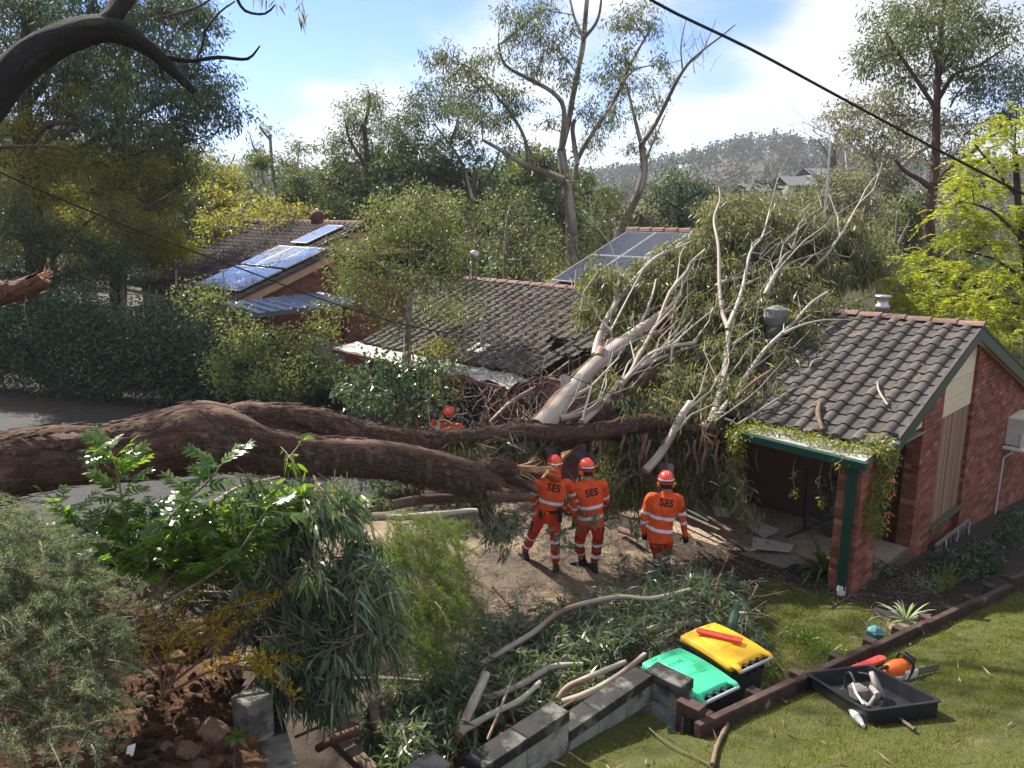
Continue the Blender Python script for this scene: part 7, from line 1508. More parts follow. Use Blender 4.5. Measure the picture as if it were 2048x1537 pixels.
def person(label, J, face, gz, muffs=True, visor=True, hood=False, texty=0.0, hemdrop=.10, arms_in=None, badge=None, legsplit=0, stripes=((.02, .055),), toes=(None, None), bandl=((.95,), (.95,)), curl=.5, tape_arm=(.4, .8)):
    """J: world joints; face: facing direction"""
    f = nrm(np.asarray(face, float)); sh = nrm((J['shR'] - J['shL']) * [1, 1, .3]); fw = nrm(np.cross(UP, sh)); 
    if np.dot(fw, f) < 0: fw = -fw
    hipv = nrm((J['hipR'] - J['hipL']) * [1, 1, 0]); hf = nrm(np.cross(UP, hipv)); hf = hf if np.dot(hf, f) > 0 else -hf
    root = thing('person', label, 'person', (float(J['hip'][0]), float(J['hip'][1]), gz))
    # one continuous body under the clothes
    mb = MB(); hc = J['head']; hr = nrm(np.cross(f, UP))
    loft(mb, [(hc - UP * .115 + f * .02, hr * .035, f * .04), (hc - UP * .09 + f * .015, hr * .058, f * .075), (hc - UP * .03, hr * .072, f * .092), (hc + UP * .04, hr * .077, f * .098), (hc + UP * .09, hr * .062, f * .082), (hc + UP * .118, hr * .025, f * .035)])
    caps(mb, [hc - UP * .08 - f * .01, J['neck'] - UP * .02], [.055, .062])
    tube(mb, [hc + f * .085 + UP * .01, hc + f * .115 - UP * .02, hc + f * .1 - UP * .035], [.010, .016, .011], 8); tube(mb, [hc + f * .075 - UP * .085, hc + f * .097 - UP * .1], [.025, .018], 8)
    for sg in (-1, 1): tube(mb, [hc + hr * sg * .076 + UP * .02, hc + hr * sg * .09 - f * .01, hc + hr * sg * .076 - UP * .03], [.008, .014, .008], 6)
    loft(mb, [(J['hip'] - UP * .06, hipv * .14, hf * .09), (J['waist'], sh * .13, fw * .09), (J['chest'], sh * .165, fw * .10), (J['neck'] - UP * .06, sh * .12, fw * .07)])
    for sd in 'LR':
        caps(mb, [J['sh' + sd], J['el' + sd]], [.055, .043]); caps(mb, [J['el' + sd], J['ha' + sd]], [.042, .028]); caps(mb, [J['hip' + sd], J['kn' + sd]], [.075, .052]); caps(mb, [J['kn' + sd], J['an' + sd]], [.05, .036])
    solid(mb, 'body', m_skin, root, .013, 3)
    # trousers
    mb = MB(); loft(mb, [(J['hip'] - UP * .12, hipv * .155, hf * .115), (J['hip'], hipv * .178, hf * .132), (J['hip'] + UP * .10, hipv * .165, hf * .118), (J['waist'] + UP * .02, sh * .15, fw * .11)])
    for sd in 'LR':
        h, k, a = J['hip' + sd], J['kn' + sd], J['an' + sd]
        caps(mb, [h, h + (k - h) * .5, k], [.105, .092, .076], 16); caps(mb, [k, k + (a - k) * .4, a + UP * .05], [.074, .074, .064], 16)
    to, tbv = solid(mb, 'trousers', m_trous, root, .013, 2, .008, 5)
    # chaps: dark green panels wrapped round the front and outside of each leg
    for sd in 'LR':
        h, k, a = J['hip' + sd], J['kn' + sd], J['an' + sd]; out = hipv * (1 if sd == 'R' else -1); rows = []
        for seg0, seg1, n in ((h - UP * .08, k, 7), (k, a + UP * .03, 7)):
            for i in range(n):
                c = seg0 + (seg1 - seg0) * i / n; ax = nrm(seg1 - seg0); row = []
                for tt in np.linspace(-.25, 2.5, 14):
                    d = nrm(out * math.cos(tt) + hf * math.sin(tt)); d = nrm(d - ax * np.dot(d, ax)); hit = tbv.ray_cast(Vector(c), Vector(d), .25); row.append(np.array(hit[0]) + d * .011 if hit[0] is not None else c + d * .09)
                rows.append(row)
        mb = MB(); grid_sheet(mb, np.array(rows)); relative(root, mb.build('chaps', m_chaps, smooth=True))
        L = J['kn' + sd] - J['hip' + sd]; L2_ = J['an' + sd] - J['kn' + sd]
        for c, ax, w, mt, nm_, sk in ((k - L * .02, L, .055, m_refl, 'reflective_band', None), (k + L2_ * .55, L2_, .06, m_refl, 'reflective_band', None), (h + L * .62, L, .018, m_black, 'strap', .03), (k + L2_ * .12, L2_, .018, m_black, 'strap', -.02), (k + L2_ * .34, L2_, .018, m_black, 'strap', .02), (k + L2_ * .74, L2_, .018, m_black, 'strap', .0)):
            b_ = band(tbv, c, ax, w, .013, skew=sk, rmax=.2); relative(root, b_.build(nm_, mt, smooth=True))
        boot(root, a, toes[0 if sd == 'L' else 1] if toes[0] is not None else hf, gz if toes is None else J.get('gz' + sd, gz))
    # jacket
    mb = MB(); w_, ch, nk = J['waist'], J['chest'], J['neck']; hem = J['hip'] - UP * hemdrop
    loft(mb, [(hem, hipv * .195, hf * .145), (J['hip'] + UP * .03, hipv * .19, hf * .143), (w_, sh * .178, fw * .132), (w_ * .5 + ch * .5, sh * .196, fw * .138), (ch, sh * .212, fw * .142), (ch * .45 + nk * .55, sh * .19, fw * .118), (nk - UP * .045, sh * .13, fw * .092), (nk + UP * .01, sh * .075, fw * .075), (nk + UP * .045, sh * .066, fw * .068)])
    for sd in 'LR':
        s_, e, hnd = J['sh' + sd], J['el' + sd], J['ha' + sd]; caps(mb, [J['neck'] * .4 + s_ * .6 - UP * .02, s_, s_ + (e - s_) * .5, e], [.072, .080, .070, .062], 16); caps(mb, [e, e + (hnd - e) * .5, hnd - nrm(hnd - e) * .05], [.061, .056, .045], 16)
    jo, jbv = solid(mb, 'jacket', m_orange, root, .012, 2, .008, 3)
    for hh, w in stripes:
        c = w_ + (ch - w_) * hh; relative(root, band(jbv, c, nk - w_, w, .005, 44, .30).build('reflective_band', m_refl, smooth=True))
    for sd in 'LR':
        s_, e, hnd = J['sh' + sd], J['el' + sd], J['ha' + sd]
        for q in tape_arm:
            c = s_ + (e - s_) * q if q < 1 else e + (hnd - e) * (q - 1); ax = e - s_ if q < 1 else hnd - e; relative(root, band(jbv, c, ax, .05, .005, 24, .11).build('reflective_band', m_refl, smooth=True))
        mb = MB(); hand(mb, hnd - nrm(hnd - e) * .04, nrm(hnd - e) * .8 + nrm(J.get('gd' + sd, hnd - e)) * .5, fw if sd == 'L' else fw, .19, curl, 1 if sd == 'L' else -1); solid(mb, 'glove', m_glove, root, .006, 1)
    # letters on the back, laid onto the cloth
    cu = bpy.data.curves.new('letters', 'FONT'); cu.body = 'SES'; cu.size = .135; cu.align_x = 'CENTER'; cu.align_y = 'CENTER'; cu.offset = .0045; cu.space_character = 1.08
    to_ = bpy.data.objects.new('letters', cu); COL.objects.link(to_); dg = bpy.context.evaluated_depsgraph_get(); me = bpy.data.meshes.new_from_object(to_.evaluated_get(dg)); bpy.data.objects.remove(to_); bpy.data.curves.remove(cu)
    bm = bmesh.new(); bm.from_mesh(me); bmesh.ops.triangulate(bm, faces=bm.faces[:]); bmesh.ops.subdivide_edges(bm, edges=[e for e in bm.edges if e.calc_length() > .02], cuts=2); bm.to_mesh(me); bm.free()
    cc = ch + (nk - ch) * (.34 + texty); upb = nrm(nk - w_); rt = nrm(np.cross(fw, upb))        # reader stands behind
    for v in me.vertices:
        o = cc + rt * v.co[0] * 1.0 + upb * v.co[1] * 1.05 - fw * .4; hit = jbv.ray_cast(Vector(o), Vector(fw), .6); v.co = Vector(hit[0]) - Vector(fw) * .005 if hit[0] is not None else Vector(o + fw * .26)
    me.materials.clear(); me.materials.append(M('black_print', (.012, .012, .014), rough=.8) if 'black_print' not in bpy.data.materials else bpy.data.materials['black_print']); lo_ = link('back_letters', me); relative(root, lo_)
    if badge:
        s_, e = J['sh' + badge], J['el' + badge]; c = s_ + (e - s_) * .45; d = nrm(-fw * .75 + sh * (1 if badge == 'R' else -1) * .7); hit = jbv.ray_cast(Vector(c), Vector(d), .2)
        if hit[0] is not None:
            b = np.array(hit[0]) + d * .006; mb = MB(); lathe(mb, [(.045, 0), (.045, .003), (.0, .003)], b, d, 18); lathe(mb, [(.036, .0032), (.036, .0045), (.030, .0045)], b, d, 18, 1); lathe(mb, [(.014, .0032), (.014, .0045), (.0, .0045)], b, d, 3, 1); relative(root, mb.build('sleeve_badge', [m_black, m_muff]))
    # helmet
    hp = nrm(UP + f * .0); hc2 = hc + UP * .055; mb = MB()
    th = np.linspace(0, 2 * np.pi, 28, endpoint=False); rows = []
    for ph in np.linspace(-.15, math.pi / 2, 9):
        cr_, sr_ = math.cos(ph), math.sin(ph); rows.append([hc2 + hr * math.cos(t) * .118 * cr_ + f * math.sin(t) * .142 * cr_ + UP * (.128 * sr_ + .006 * abs(math.cos(3 * t)) * cr_) for t in np.append(th, 0)])
    grid_sheet(mb, np.array(rows)); rim = [hc2 - UP * .022 + hr * math.cos(t) * .122 + f * math.sin(t) * (.147 + .03 * max(0, math.sin(t)) ** 3) for t in np.append(th, 0)]; rim2 = [hc2 - UP * .008 + (p - hc2) * [.97, .97, 0] for p in rim]; rim3 = [p - UP * .012 for p in rim]
    grid_sheet(mb, np.array([rim2, rim, rim3, [hc2 + (p - hc2) * .9 - UP * .01 for p in rim3]]))
    ho = relative(root, mb.build('helmet', m_helmet, smooth=True))
    for k in (-1, 0, 1):
        mb = MB(); tube(mb, [hc2 + f * .125 * math.cos(a) + hr * k * .035 * math.cos(a * .6 - .6) + UP * (.121 * math.sin(a) + .006) for a in np.linspace(.35, 2.8, 10)], .008, 6); o = mb.build('helmet_rib', m_helmet, smooth=True); relative(root, o)
    mb = MB(); rows = [[hc2 + UP * h + (hr * math.cos(t) * .1225 + f * math.sin(t) * .147) * q for t in np.linspace(math.pi * 1.08, math.pi * 1.92, 14)] for h, q in ((.016, 1.004), (.034, .978))]; grid_sheet(mb, np.array(rows)); relative(root, mb.build('helmet_tape', m_refl))
    mb = MB(); loft(mb, [(hc - UP * .06 - f * .05, hr * .07, f * .06), (hc - UP * .01 - f * .02, hr * .078, f * .088), (hc + UP * .05 - f * .01, hr * .079, f * .095)], 16); relative(root, mb.build('hair' if not hood else 'hood', m_hair if not hood else m_orange, smooth=True))
    if hood: mb = MB(); loft(mb, [(J['neck'] - UP * .03, hr * .10, f * .10), (hc - UP * .09 - f * .02, hr * .088, f * .10), (hc + UP * .0 - f * .02, hr * .086, f * .105), (hc + UP * .05 - f * .01, hr * .084, f * .10)], 18); relative(root, mb.build('hood', m_orange, smooth=True))
    mb = MB(); 
    for sg in (-1, 1): tube(mb, [hc2 + hr * sg * .122 + UP * .03, hc + hr * sg * .112 - UP * .0], .008, 6)
    tube(mb, [hc2 + hr * math.cos(t) * .126 - f * .005 + UP * (.0 + .002) + f * math.sin(t) * -.15 for t in np.linspace(0, math.pi, 12)], .009, 6); relative(root, mb.build('helmet_harness', m_black, smooth=True))
    if muffs:
        for sg in (-1, 1):
            mb = MB(); lathe(mb, [(.0, .0), (.042, .0), (.046, .012), (.042, .034), (.02, .042), (0, .043)], hc + hr * sg * .083 - UP * .02, hr * sg, 16); relative(root, mb.build('ear_muff', m_muff, smooth=True))
    if visor is not None:
        rows = []; tilt = .0 if visor == 'down' else 1.0
        for h in np.linspace(0, .16, 5):
            dv = nrm(-UP * (1 - tilt * .9) + f * (.25 + tilt * .2) + UP * tilt * .7); rows.append([hc2 + UP * (.01 + .03 * tilt) + hr * math.cos(t) * .125 + f * math.sin(t) * .15 + dv * h for t in np.linspace(.25, math.pi - .25, 14)])
        mb = MB(); grid_sheet(mb, np.array(rows)); P = np.array(rows); grid_sheet(mb, (P - f * .004)[::-1]); relative(root, mb.build('visor', m_black, smooth=True))
    return root
def J_(y, **k):
    """joints from where they show in the photo at distance y (third number moves further away)"""
    return {n: at_y(p[0], p[1], y + (p[2] if len(p) > 2 else 0)) for n, p in k.items()}
def legs(J, gz, **g):
    for n, (u, v) in g.items(): p = at_z(u, v, gz); J[n] = np.array([p[0], p[1], gz + .11])
G = float(ground_z(1, 11)) - .005
# left worker with the chainsaw, feet apart
J = J_(11.35, head=(1109, 934, -.02), neck=(1111, 957), chest=(1107, 984, .0), waist=(1101, 1014), hip=(1094, 1030), shL=(1079, 967, .03), shR=(1139, 969, -.02), elL=(1064, 995, .14), haL=(1072, 1016, .42), elR=(1150, 1000, .05), haR=(1131, 1023, .33), hipL=(1080, 1038), hipR=(1108, 1040), knL=(1064, 1072, .30), knR=(1110, 1082, .02))
legs(J, G, anL=(1050, 1117), anR=(1111, 1143))
p1 = person('worker in orange on the left, back turned, holding a chainsaw low, feet apart', J, (-.25, 1, 0), G, muffs=False, visor='up', hood=True, texty=.10, hemdrop=-.10, stripes=((.42, .05),), toes=(np.array([-.5, .8, 0]), np.array([.1, 1, 0])), tape_arm=(.55, 1.35))
J1 = J
mb = MB(); 
bb = None
P1w = J['waist']
mb = MB(); sh = nrm((J['shR'] - J['shL']) * [1, 1, 0]); fw = nrm(np.cross(UP, sh)); rows = [[P1w + UP * (h - .055) + sh * math.cos(t) * .186 + fw * math.sin(t) * .143 for t in np.linspace(0, 2 * math.pi, 32)] for h in (0, .045)]; grid_sheet(mb, np.array(rows)); relative(p1, mb.build('belt', m_black))
for du_, dz_, w in ((-.14, -.09, .06), (.15, -.14, .07)):
    mb = MB(); o = P1w + sh * du_ - fw * .155 + UP * (dz_ - .05); bev_box(mb, o - sh * w / 2, sh * w, fw * .05, UP * (.13 if du_ < 0 else .24), .01); relative(p1, mb.build('belt_pouch', m_black))
def chainsaw(label, o, f, up, body_mat, s=1.0, bar_l=.42):
    """f: towards the bar tip"""
    f, up = nrm(f), nrm(up); up = nrm(up - f * np.dot(up, f)); r = np.cross(f, up); t = thing('chainsaw', label, 'chainsaw', o)
    def c(mb, n, m, smooth=False): return relative(t, mb.build(n, m, smooth=smooth))
    B = lambda a, b, e: np.asarray(o) + f * a * s + r * b * s + up * e * s
    mb = MB(); loft(mb, [(B(-.20, 0, .07), r * .05 * s, up * .06 * s), (B(-.16, 0, .085), r * .075 * s, up * .085 * s), (B(-.04, 0, .10), r * .085 * s, up * .095 * s), (B(.07, 0, .095), r * .08 * s, up * .085 * s), (B(.11, 0, .08), r * .06 * s, up * .06 * s)], 16); c(mb, 'motor_cover', body_mat, True)
    mb = MB(); bev_box(mb, B(-.19, -.085, -.005), f * .30 * s, r * .17 * s, up * .075 * s, .012); c(mb, 'crankcase', m_white)
    mb = MB(); bev_box(mb, B(-.02, .075, .01), f * .17 * s, r * .035 * s, up * .11 * s, .012); c(mb, 'sprocket_cover', m_white)
    mb = MB(); tube(mb, [B(.02, .10, .02), B(.06, .11, .16), B(.05, .06, .235), B(.04, -.05, .235), B(.06, -.105, .16), B(.0, -.10, .03)], .015 * s, 10, step=.03); c(mb, 'front_handle', m_black, True)
    mb = MB(); tube(mb, [B(-.17, 0, .15), B(-.27, 0, .14), B(-.34, 0, .09), B(-.32, 0, .025), B(-.20, 0, .01)], .019 * s, 10, step=.03); c(mb, 'rear_handle', m_black, True)
    mb = MB(); tube(mb, [B(.10, .07, .13), B(.12, .07, .23), B(.12, -.07, .23), B(.10, -.07, .13)], .007 * s, 8); obox(mb, B(.112, -.065, .14), r * .13 * s, f * .006, up * .09 * s); c(mb, 'hand_guard', m_black)
    mb = MB(); k = 16; prof = [(.10, -.03), (.10 + bar_l * .9, -.026)] + [(.10 + bar_l * .9 + .028 * math.cos(a), .0 + .028 * math.sin(a)) for a in np.linspace(-1.4, 1.4, 8)] + [(.10 + bar_l * .9, .026), (.10, .03)]
    V = [B(x, .085, .07 + z) for x, z in prof] + [B(x, .092, .07 + z) for x, z in prof]; n = len(prof); bm = bmesh.new(); vs = [bm.verts.new(v) for v in V]; bm.faces.new(vs[:n]); bm.faces.new(vs[n:][::-1])
    for i in range(n): bm.faces.new([vs[(i + 1) % n], vs[i], vs[n + i], vs[n + (i + 1) % n]])
    add_bm(mb, bm); c(mb, 'guide_bar', m_galv)
    mb = MB(); tube(mb, [B(x, .0885, .07 + z * 1.12) for x, z in prof], .006 * s, 5); c(mb, 'chain', m_black)
    return t
m_orangep = M('orange_plastic', (.85, .16, .02), (.75, .13, .018), rough=.4, spec=.5, scale=6)
hd = (J1['haL'] + J1['haR']) / 2
chainsaw('chainsaw held at the hip by the left worker, bar pointing left', hd + np.array([.02, .02, -.10]), (-1, -.12, .06), UP, m_orangep, 1.0, .40)
# middle worker
J = J_(11.4, head=(1173, 941), neck=(1176, 962), chest=(1180, 990), waist=(1183, 1022), hip=(1182, 1042), shL=(1155, 974, -.03), shR=(1206, 971, .05), elL=(1149, 1006, .02), haL=(1149, 1043, .12), elR=(1212, 1000, .12), haR=(1203, 1020, .42), hipL=(1168, 1050), hipR=(1196, 1050), knL=(1158, 1086, .08), knR=(1194, 1088, .08))
legs(J, G, anL=(1163, 1131), anR=(1188, 1141))
person('middle worker in orange, back turned, looking left, one arm hanging', J, (-.5, .85, 0), G, visor='up', texty=-.02, hemdrop=.06, stripes=((-.28, .05), (.38, .05)), badge='L', toes=(np.array([-1, .15, 0]), np.array([-.35, 1, 0])), tape_arm=(.75, 1.25))
# right worker walking away
J = J_(11.05, head=(1332, 966), neck=(1335, 985), chest=(1327, 1012), waist=(1322, 1046), hip=(1320, 1066), shL=(1301, 996), shR=(1357, 999), elL=(1288, 1032, .03), haL=(1289, 1068, .1), elR=(1365, 1034, .03), haR=(1371, 1074, .08), hipL=(1311, 1076), hipR=(1332, 1076), knL=(1317, 1116, .06), knR=(1330, 1118, .12))
legs(J, G, anL=(1314, 1163), anR=(1329, 1158))
person('right worker in orange, standing alone with both black gloved hands down', J, (.1, 1, 0), G, visor='up', texty=.06, hemdrop=.13, stripes=((-.30, .05), (.42, .05)), badge='R', toes=(np.array([.95, .25, 0]), np.array([.9, .5, 0])), tape_arm=(.75, 1.25))
# far worker behind the trunk, facing the camera, head bent
y4 = float(at(897, 860, 15)[1]); hx = lambda u, v, d=0: at_y(u, v, y4 + d); g4 = float(ground_z(*hx(897, 860)[:2]))
J = dict(head=hx(898, 832, -.08), neck=hx(899, 846), chest=hx(898, 866), waist=hx(898, 888), hip=hx(898, 905), shL=hx(920, 855), shR=hx(878, 853), elL=hx(926, 880), haL=hx(915, 895, -.2), elR=hx(868, 850, -.05), haR=hx(872, 838, -.25), hipL=hx(907, 910), hipR=hx(889, 910))
for sd, dx in (('L', .12), ('R', -.12)): J['kn' + sd] = np.array([J['hip'][0] + dx, y4, g4 + .5]); J['an' + sd] = np.array([J['hip'][0] + dx, y4, g4 + .11])
person('far worker in orange seen head and shoulders behind the trunk, facing this way', J, (.15, -1, 0), g4, visor='down', stripes=((.3, .05),), toes=(np.array([.1, -1, 0]), np.array([-.1, -1, 0])))
# ---------------------------------------------------------------- bins, tools and small things
def lidbin(label, a, b, c, d, lidmat, seed):
    """a, b: far corners of the lid (left, right); c, d: hinge side corners (left, right), all at lid height"""
    a, b, c, d = (np.asarray(x, float) for x in (a, b, c, d)); ctr = (a + b + c + d) / 4; ln = nrm(((a + b) - (c + d)) * [1, 1, 0]); wd = nrm(np.cross(UP, ln)); 
    root = thing('wheelie_bin', label, 'bin', (ctr[0], ctr[1], .05)); L, Wd, zt = .74, .56, 1.05
    def B(l, w, z): return np.array([ctr[0], ctr[1], 0]) + ln * l + wd * w + UP * z
    def part_(mb, n, m, smooth=False): return relative(root, mb.build(n, m, smooth=smooth))
    mb = MB(); ring = lambda z, l, w, sh: [B(sh - l, -w, z), B(sh + l, -w, z), B(sh + l, w, z), B(sh - l, w, z)]
    rs = [ring(.10, .25, .22, .0), ring(.96, .335, .26, .0), ring(.965, .365, .285, .01), ring(1.01, .365, .285, .01)]
    for i in range(3): hexa(mb, rs[i], rs[i + 1])
    part_(mb, 'body', M('bin_body', (.022, .035, .030), (.03, .042, .036), rough=.5, spec=.4, scale=6) if 'bin_body' not in bpy.data.materials else bpy.data.materials['bin_body'])
    # lid: gently domed lattice with raised panel, pulled edges and two grip slots
    nu_, nv_ = 45, 37; P = np.zeros((nu_, nv_, 3))
    for i in range(nu_):
        for j in range(nv_):
            x, y = i / (nu_ - 1) * 2 - 1, j / (nv_ - 1) * 2 - 1; r = .16
            # rounded rectangle outline
            cx, cy = max(abs(x) - (1 - r * 1.0), 0) / r, max(abs(y) - (1 - r * 1.3), 0) / (r * 1.3); q = math.hypot(cx, cy)
            sx, sy = x, y
            if q > 1: sx = math.copysign((1 - r) + r * cx / q, x) if abs(x) > 1 - r else x; sy = math.copysign((1 - r * 1.3) + r * 1.3 * cy / q, y) if abs(y) > 1 - r * 1.3 else y
            e = max(abs(x), abs(y)); z = .045 * (1 - .55 * x * x - .35 * y * y); z -= .05 * max(0, (e - .93) / .07) ** 2
            px_, py_ = abs(x - .12) - .42, abs(y - .02) - .50; inside = max(px_, py_); z += .012 * np.clip(-inside / .05 + .5, 0, 1)
            for gy in (-.45, .45):
                g = max(abs(x - .80) - .07, abs(y - gy) - .17); z -= .022 * np.clip(-g / .04 + .4, 0, 1)
            P[i, j] = B(.01 + sx * L / 2, sy * Wd / 2 * (1 - .03 * x), zt + z)
    mb = MB(); grid_sheet(mb, P); Pb = P.copy(); Pb[..., 2] = zt - .012; edge = []
    for k in range(nu_ - 1): edge += [[P[k, 0], P[k + 1, 0], Pb[k + 1, 0], Pb[k, 0]], [P[k, -1], P[k + 1, -1], Pb[k + 1, -1], Pb[k, -1]]]
    for k in range(nv_ - 1): edge += [[P[0, k], P[0, k + 1], Pb[0, k + 1], Pb[0, k]], [P[-1, k], P[-1, k + 1], Pb[-1, k + 1], Pb[-1, k]]]
    E_ = np.array(edge); mb.add(E_.reshape(-1, 3), np.arange(len(E_) * 4).reshape(-1, 4)); part_(mb, 'lid', lidmat, True)
    for w in (-.22, .22):
        mb = MB(); tube(mb, [B(-.34, w, zt + .0), B(-.40, w * 1.04, zt + .005), B(-.435, w * 1.05, zt - .02)], [.05, .035, .026], 10, step=.02, flat=(1, .6)); part_(mb, 'hinge_arm', lidmat, True)
    mb = MB(); tube(mb, [B(-.435, -.245, zt - .015), B(-.435, .245, zt - .015)], .017, 12); part_(mb, 'handle_bar', M('grey_plastic', (.30, .31, .32), rough=.5) if 'grey_plastic' not in bpy.data.materials else bpy.data.materials['grey_plastic'], True)
    for w in (-.10, .0, .10): mb = MB(); bev_box(mb, B(-.445, w - .02, zt - .09), ln * .1, wd * .04, UP * .085, .006); part_(mb, 'handle_bracket', m_black)
    for w in (-.27, .27): mb = MB(); lathe(mb, [(.0, -.02), (.09, -.02), (.10, -.012), (.10, .012), (.09, .02), (0, .02)], B(-.27, w, .10), wd, 18); part_(mb, 'wheel', m_black, True)
    return root, B, part_
def speck(name, c, d): return M(name, c, tuple(x * .9 for x in c), rough=.42, spec=.45, scale=3, c3=d, s3=55, lo3=.66, hi3=.72)
m_glid, m_ylid = speck('green_lid', (.05, .50, .25), (.03, .14, .07)), speck('yellow_lid', (.82, .46, .015), (.35, .2, .03))
g_, GB, gp_ = lidbin('green lidded wheelie bin standing in the corner of the block wall', at_z(1290, 1322, 1.08), at_z(1352, 1290, 1.08), at_z(1396, 1400, 1.08), at_z(1466, 1354, 1.08), m_glid, 1)
y_, YB, yp_ = lidbin('yellow lidded wheelie bin with a red bar cover on its lid', at_z(1355, 1268, 1.08), at_z(1432, 1240, 1.08), at_z(1476, 1334, 1.08), at_z(1530, 1300, 1.08), m_ylid, 2)
def relief(txt, size, o, right, up, mat, name, parent_fn, ext=.0015):
    cu = bpy.data.curves.new('t', 'FONT'); cu.body = txt; cu.size = size; cu.align_x = 'CENTER'; cu.align_y = 'CENTER'; cu.extrude = ext
    ob = bpy.data.objects.new('t', cu); COL.objects.link(ob); me = bpy.data.meshes.new_from_object(ob.evaluated_get(bpy.context.evaluated_depsgraph_get())); bpy.data.objects.remove(ob); bpy.data.curves.remove(cu)
    r, u = nrm(right), nrm(up); u = nrm(u - r * np.dot(r, u)); n = np.cross(r, u)
    for v in me.vertices: v.co = Vector(np.asarray(o) + r * v.co[0] + u * v.co[1] + n * v.co[2])
    me.materials.clear(); me.materials.append(mat); o_ = link(name, me); return parent_fn(o_)
m_gdark = M('green_relief', (.035, .36, .18), rough=.5)
wdv = nrm(GB(0, 1, 0) - GB(0, 0, 0)); lnv = nrm(GB(1, 0, 0) - GB(0, 0, 0))
relief('CARE', .075, GB(.13, .04, 1.111), -wdv, -lnv if False else lnv * -1, m_gdark, 'lid_lettering', lambda o: relative(g_, o))
for i in range(4):
    mb = MB(); obox(mb, GB(-.10 + i * .028, -.16, 1.1095), wdv * (.10 + .02 * (i % 2)), lnv * .006, UP * .0015); relative(g_, mb.build('lid_rib', m_gdark))
for i in range(3):
    mb = MB(); obox(mb, GB(.27 + i * .012, -.20, 1.093 - i * 0), wdv * .4, lnv * .004, UP * .0015); relative(g_, mb.build('lid_rib', m_gdark))
# red bar covers
m_redp = M('red_plastic', (.72, .075, .05), (.64, .065, .045), rough=.42, spec=.45, scale=5)
def scabbard(label, a, b, w, h, n):
    a, b = np.asarray(a, float), np.asarray(b, float); f = nrm(b - a); L = np.linalg.norm(b - a); r = nrm(np.cross(n, f)); root = thing('bar_cover', label, 'bar cover', a)
    prof = [(0, -w / 2), (L - .0, -w / 2 * 1.0), (L, w / 2)] + [(w * .30 + -w * .30 * math.cos(t), w / 2 * math.sin(math.pi / 2 - 0) * 1 if False else w / 2 * math.cos(math.pi * (1 - 0) * 0 + t - math.pi / 2)) for t in []]
    arc = [(w * .45 - w * .45 * math.sin(t), w / 2 * math.cos(t)) for t in np.linspace(.2, math.pi - .2, 9)]
    prof = [(L, -w / 2), (L, w / 2)] + [(w * .45, w / 2)] + arc + [(w * .45, -w / 2)]
    bm = bmesh.new(); lo_ = [bm.verts.new(a + f * x + r * y) for x, y in prof]; hi_ = [bm.verts.new(a + f * (x * .985 + .005) + r * y * .9 + n * h) for x, y in prof]; k = len(prof); bm.faces.new(lo_[::-1]); bm.faces.new(hi_)
    for i in range(k): bm.faces.new([lo_[i], lo_[(i + 1) % k], hi_[(i + 1) % k], hi_[i]])
    bmesh.ops.recalc_face_normals(bm, faces=bm.faces[:]); mb = MB(); add_bm(mb, bm); relative(root, mb.build('shell', m_redp))
    mb = MB(); P = [a + f * L * .96 + r * w * .26 + n * (h + .001), a + f * L * .25 + r * w * .26 + n * (h + .001), a + f * L * .2 + r * w * .05 + n * (h + .001), a + f * L * .25 - r * w * .1 + n * (h + .001)]; tube(mb, P, .005, 6); relative(root, mb.build('rib', m_redp))
    return root, a, f, r, L
lw_ = 1.118
s0, s1 = at_z(1392, 1262, lw_), at_z(1484, 1284, lw_)
rt_, a_, f_, r_, L_ = scabbard('red chainsaw bar cover lying on the yellow bin lid', s0, s1, .10, .022, UP)
m_redd = M('red_relief', (.30, .03, .025), rough=.5); relief('STIHL', .045, a_ + f_ * L_ * .68 + UP * .0235, -f_, -np.cross(UP, f_), m_redd, 'cover_lettering', lambda o: relative(rt_, o), .001)
def onlawn(u, v, h=.02):
    p = at_z(u, v, .9)
    for _ in range(8): p = at_z(u, v, float(lawn_z(p[0], p[1])) + h)
    return p
q0, q1 = onlawn(1768, 1316, .05), onlawn(1712, 1338, .05); ln_ = nrm(np.cross(nrm(q1 - q0), nrm(np.cross(UP, q1 - q0)))); ln_ = UP
scabbard('red chainsaw bar cover lying on the lawn behind the black tub', q0, q1 + (q1 - q0) * .05, .095, .022, UP)
# chainsaw on the lawn
cs0 = onlawn(1797, 1352, .02); tip = onlawn(1872, 1334, .02); fdir = nrm(tip - cs0)
chainsaw('orange and white chainsaw standing on the lawn beside the black tub', cs0 + UP * .0, fdir, UP + np.array([-.1, -.1, 0]), m_orangep, .98, .36)
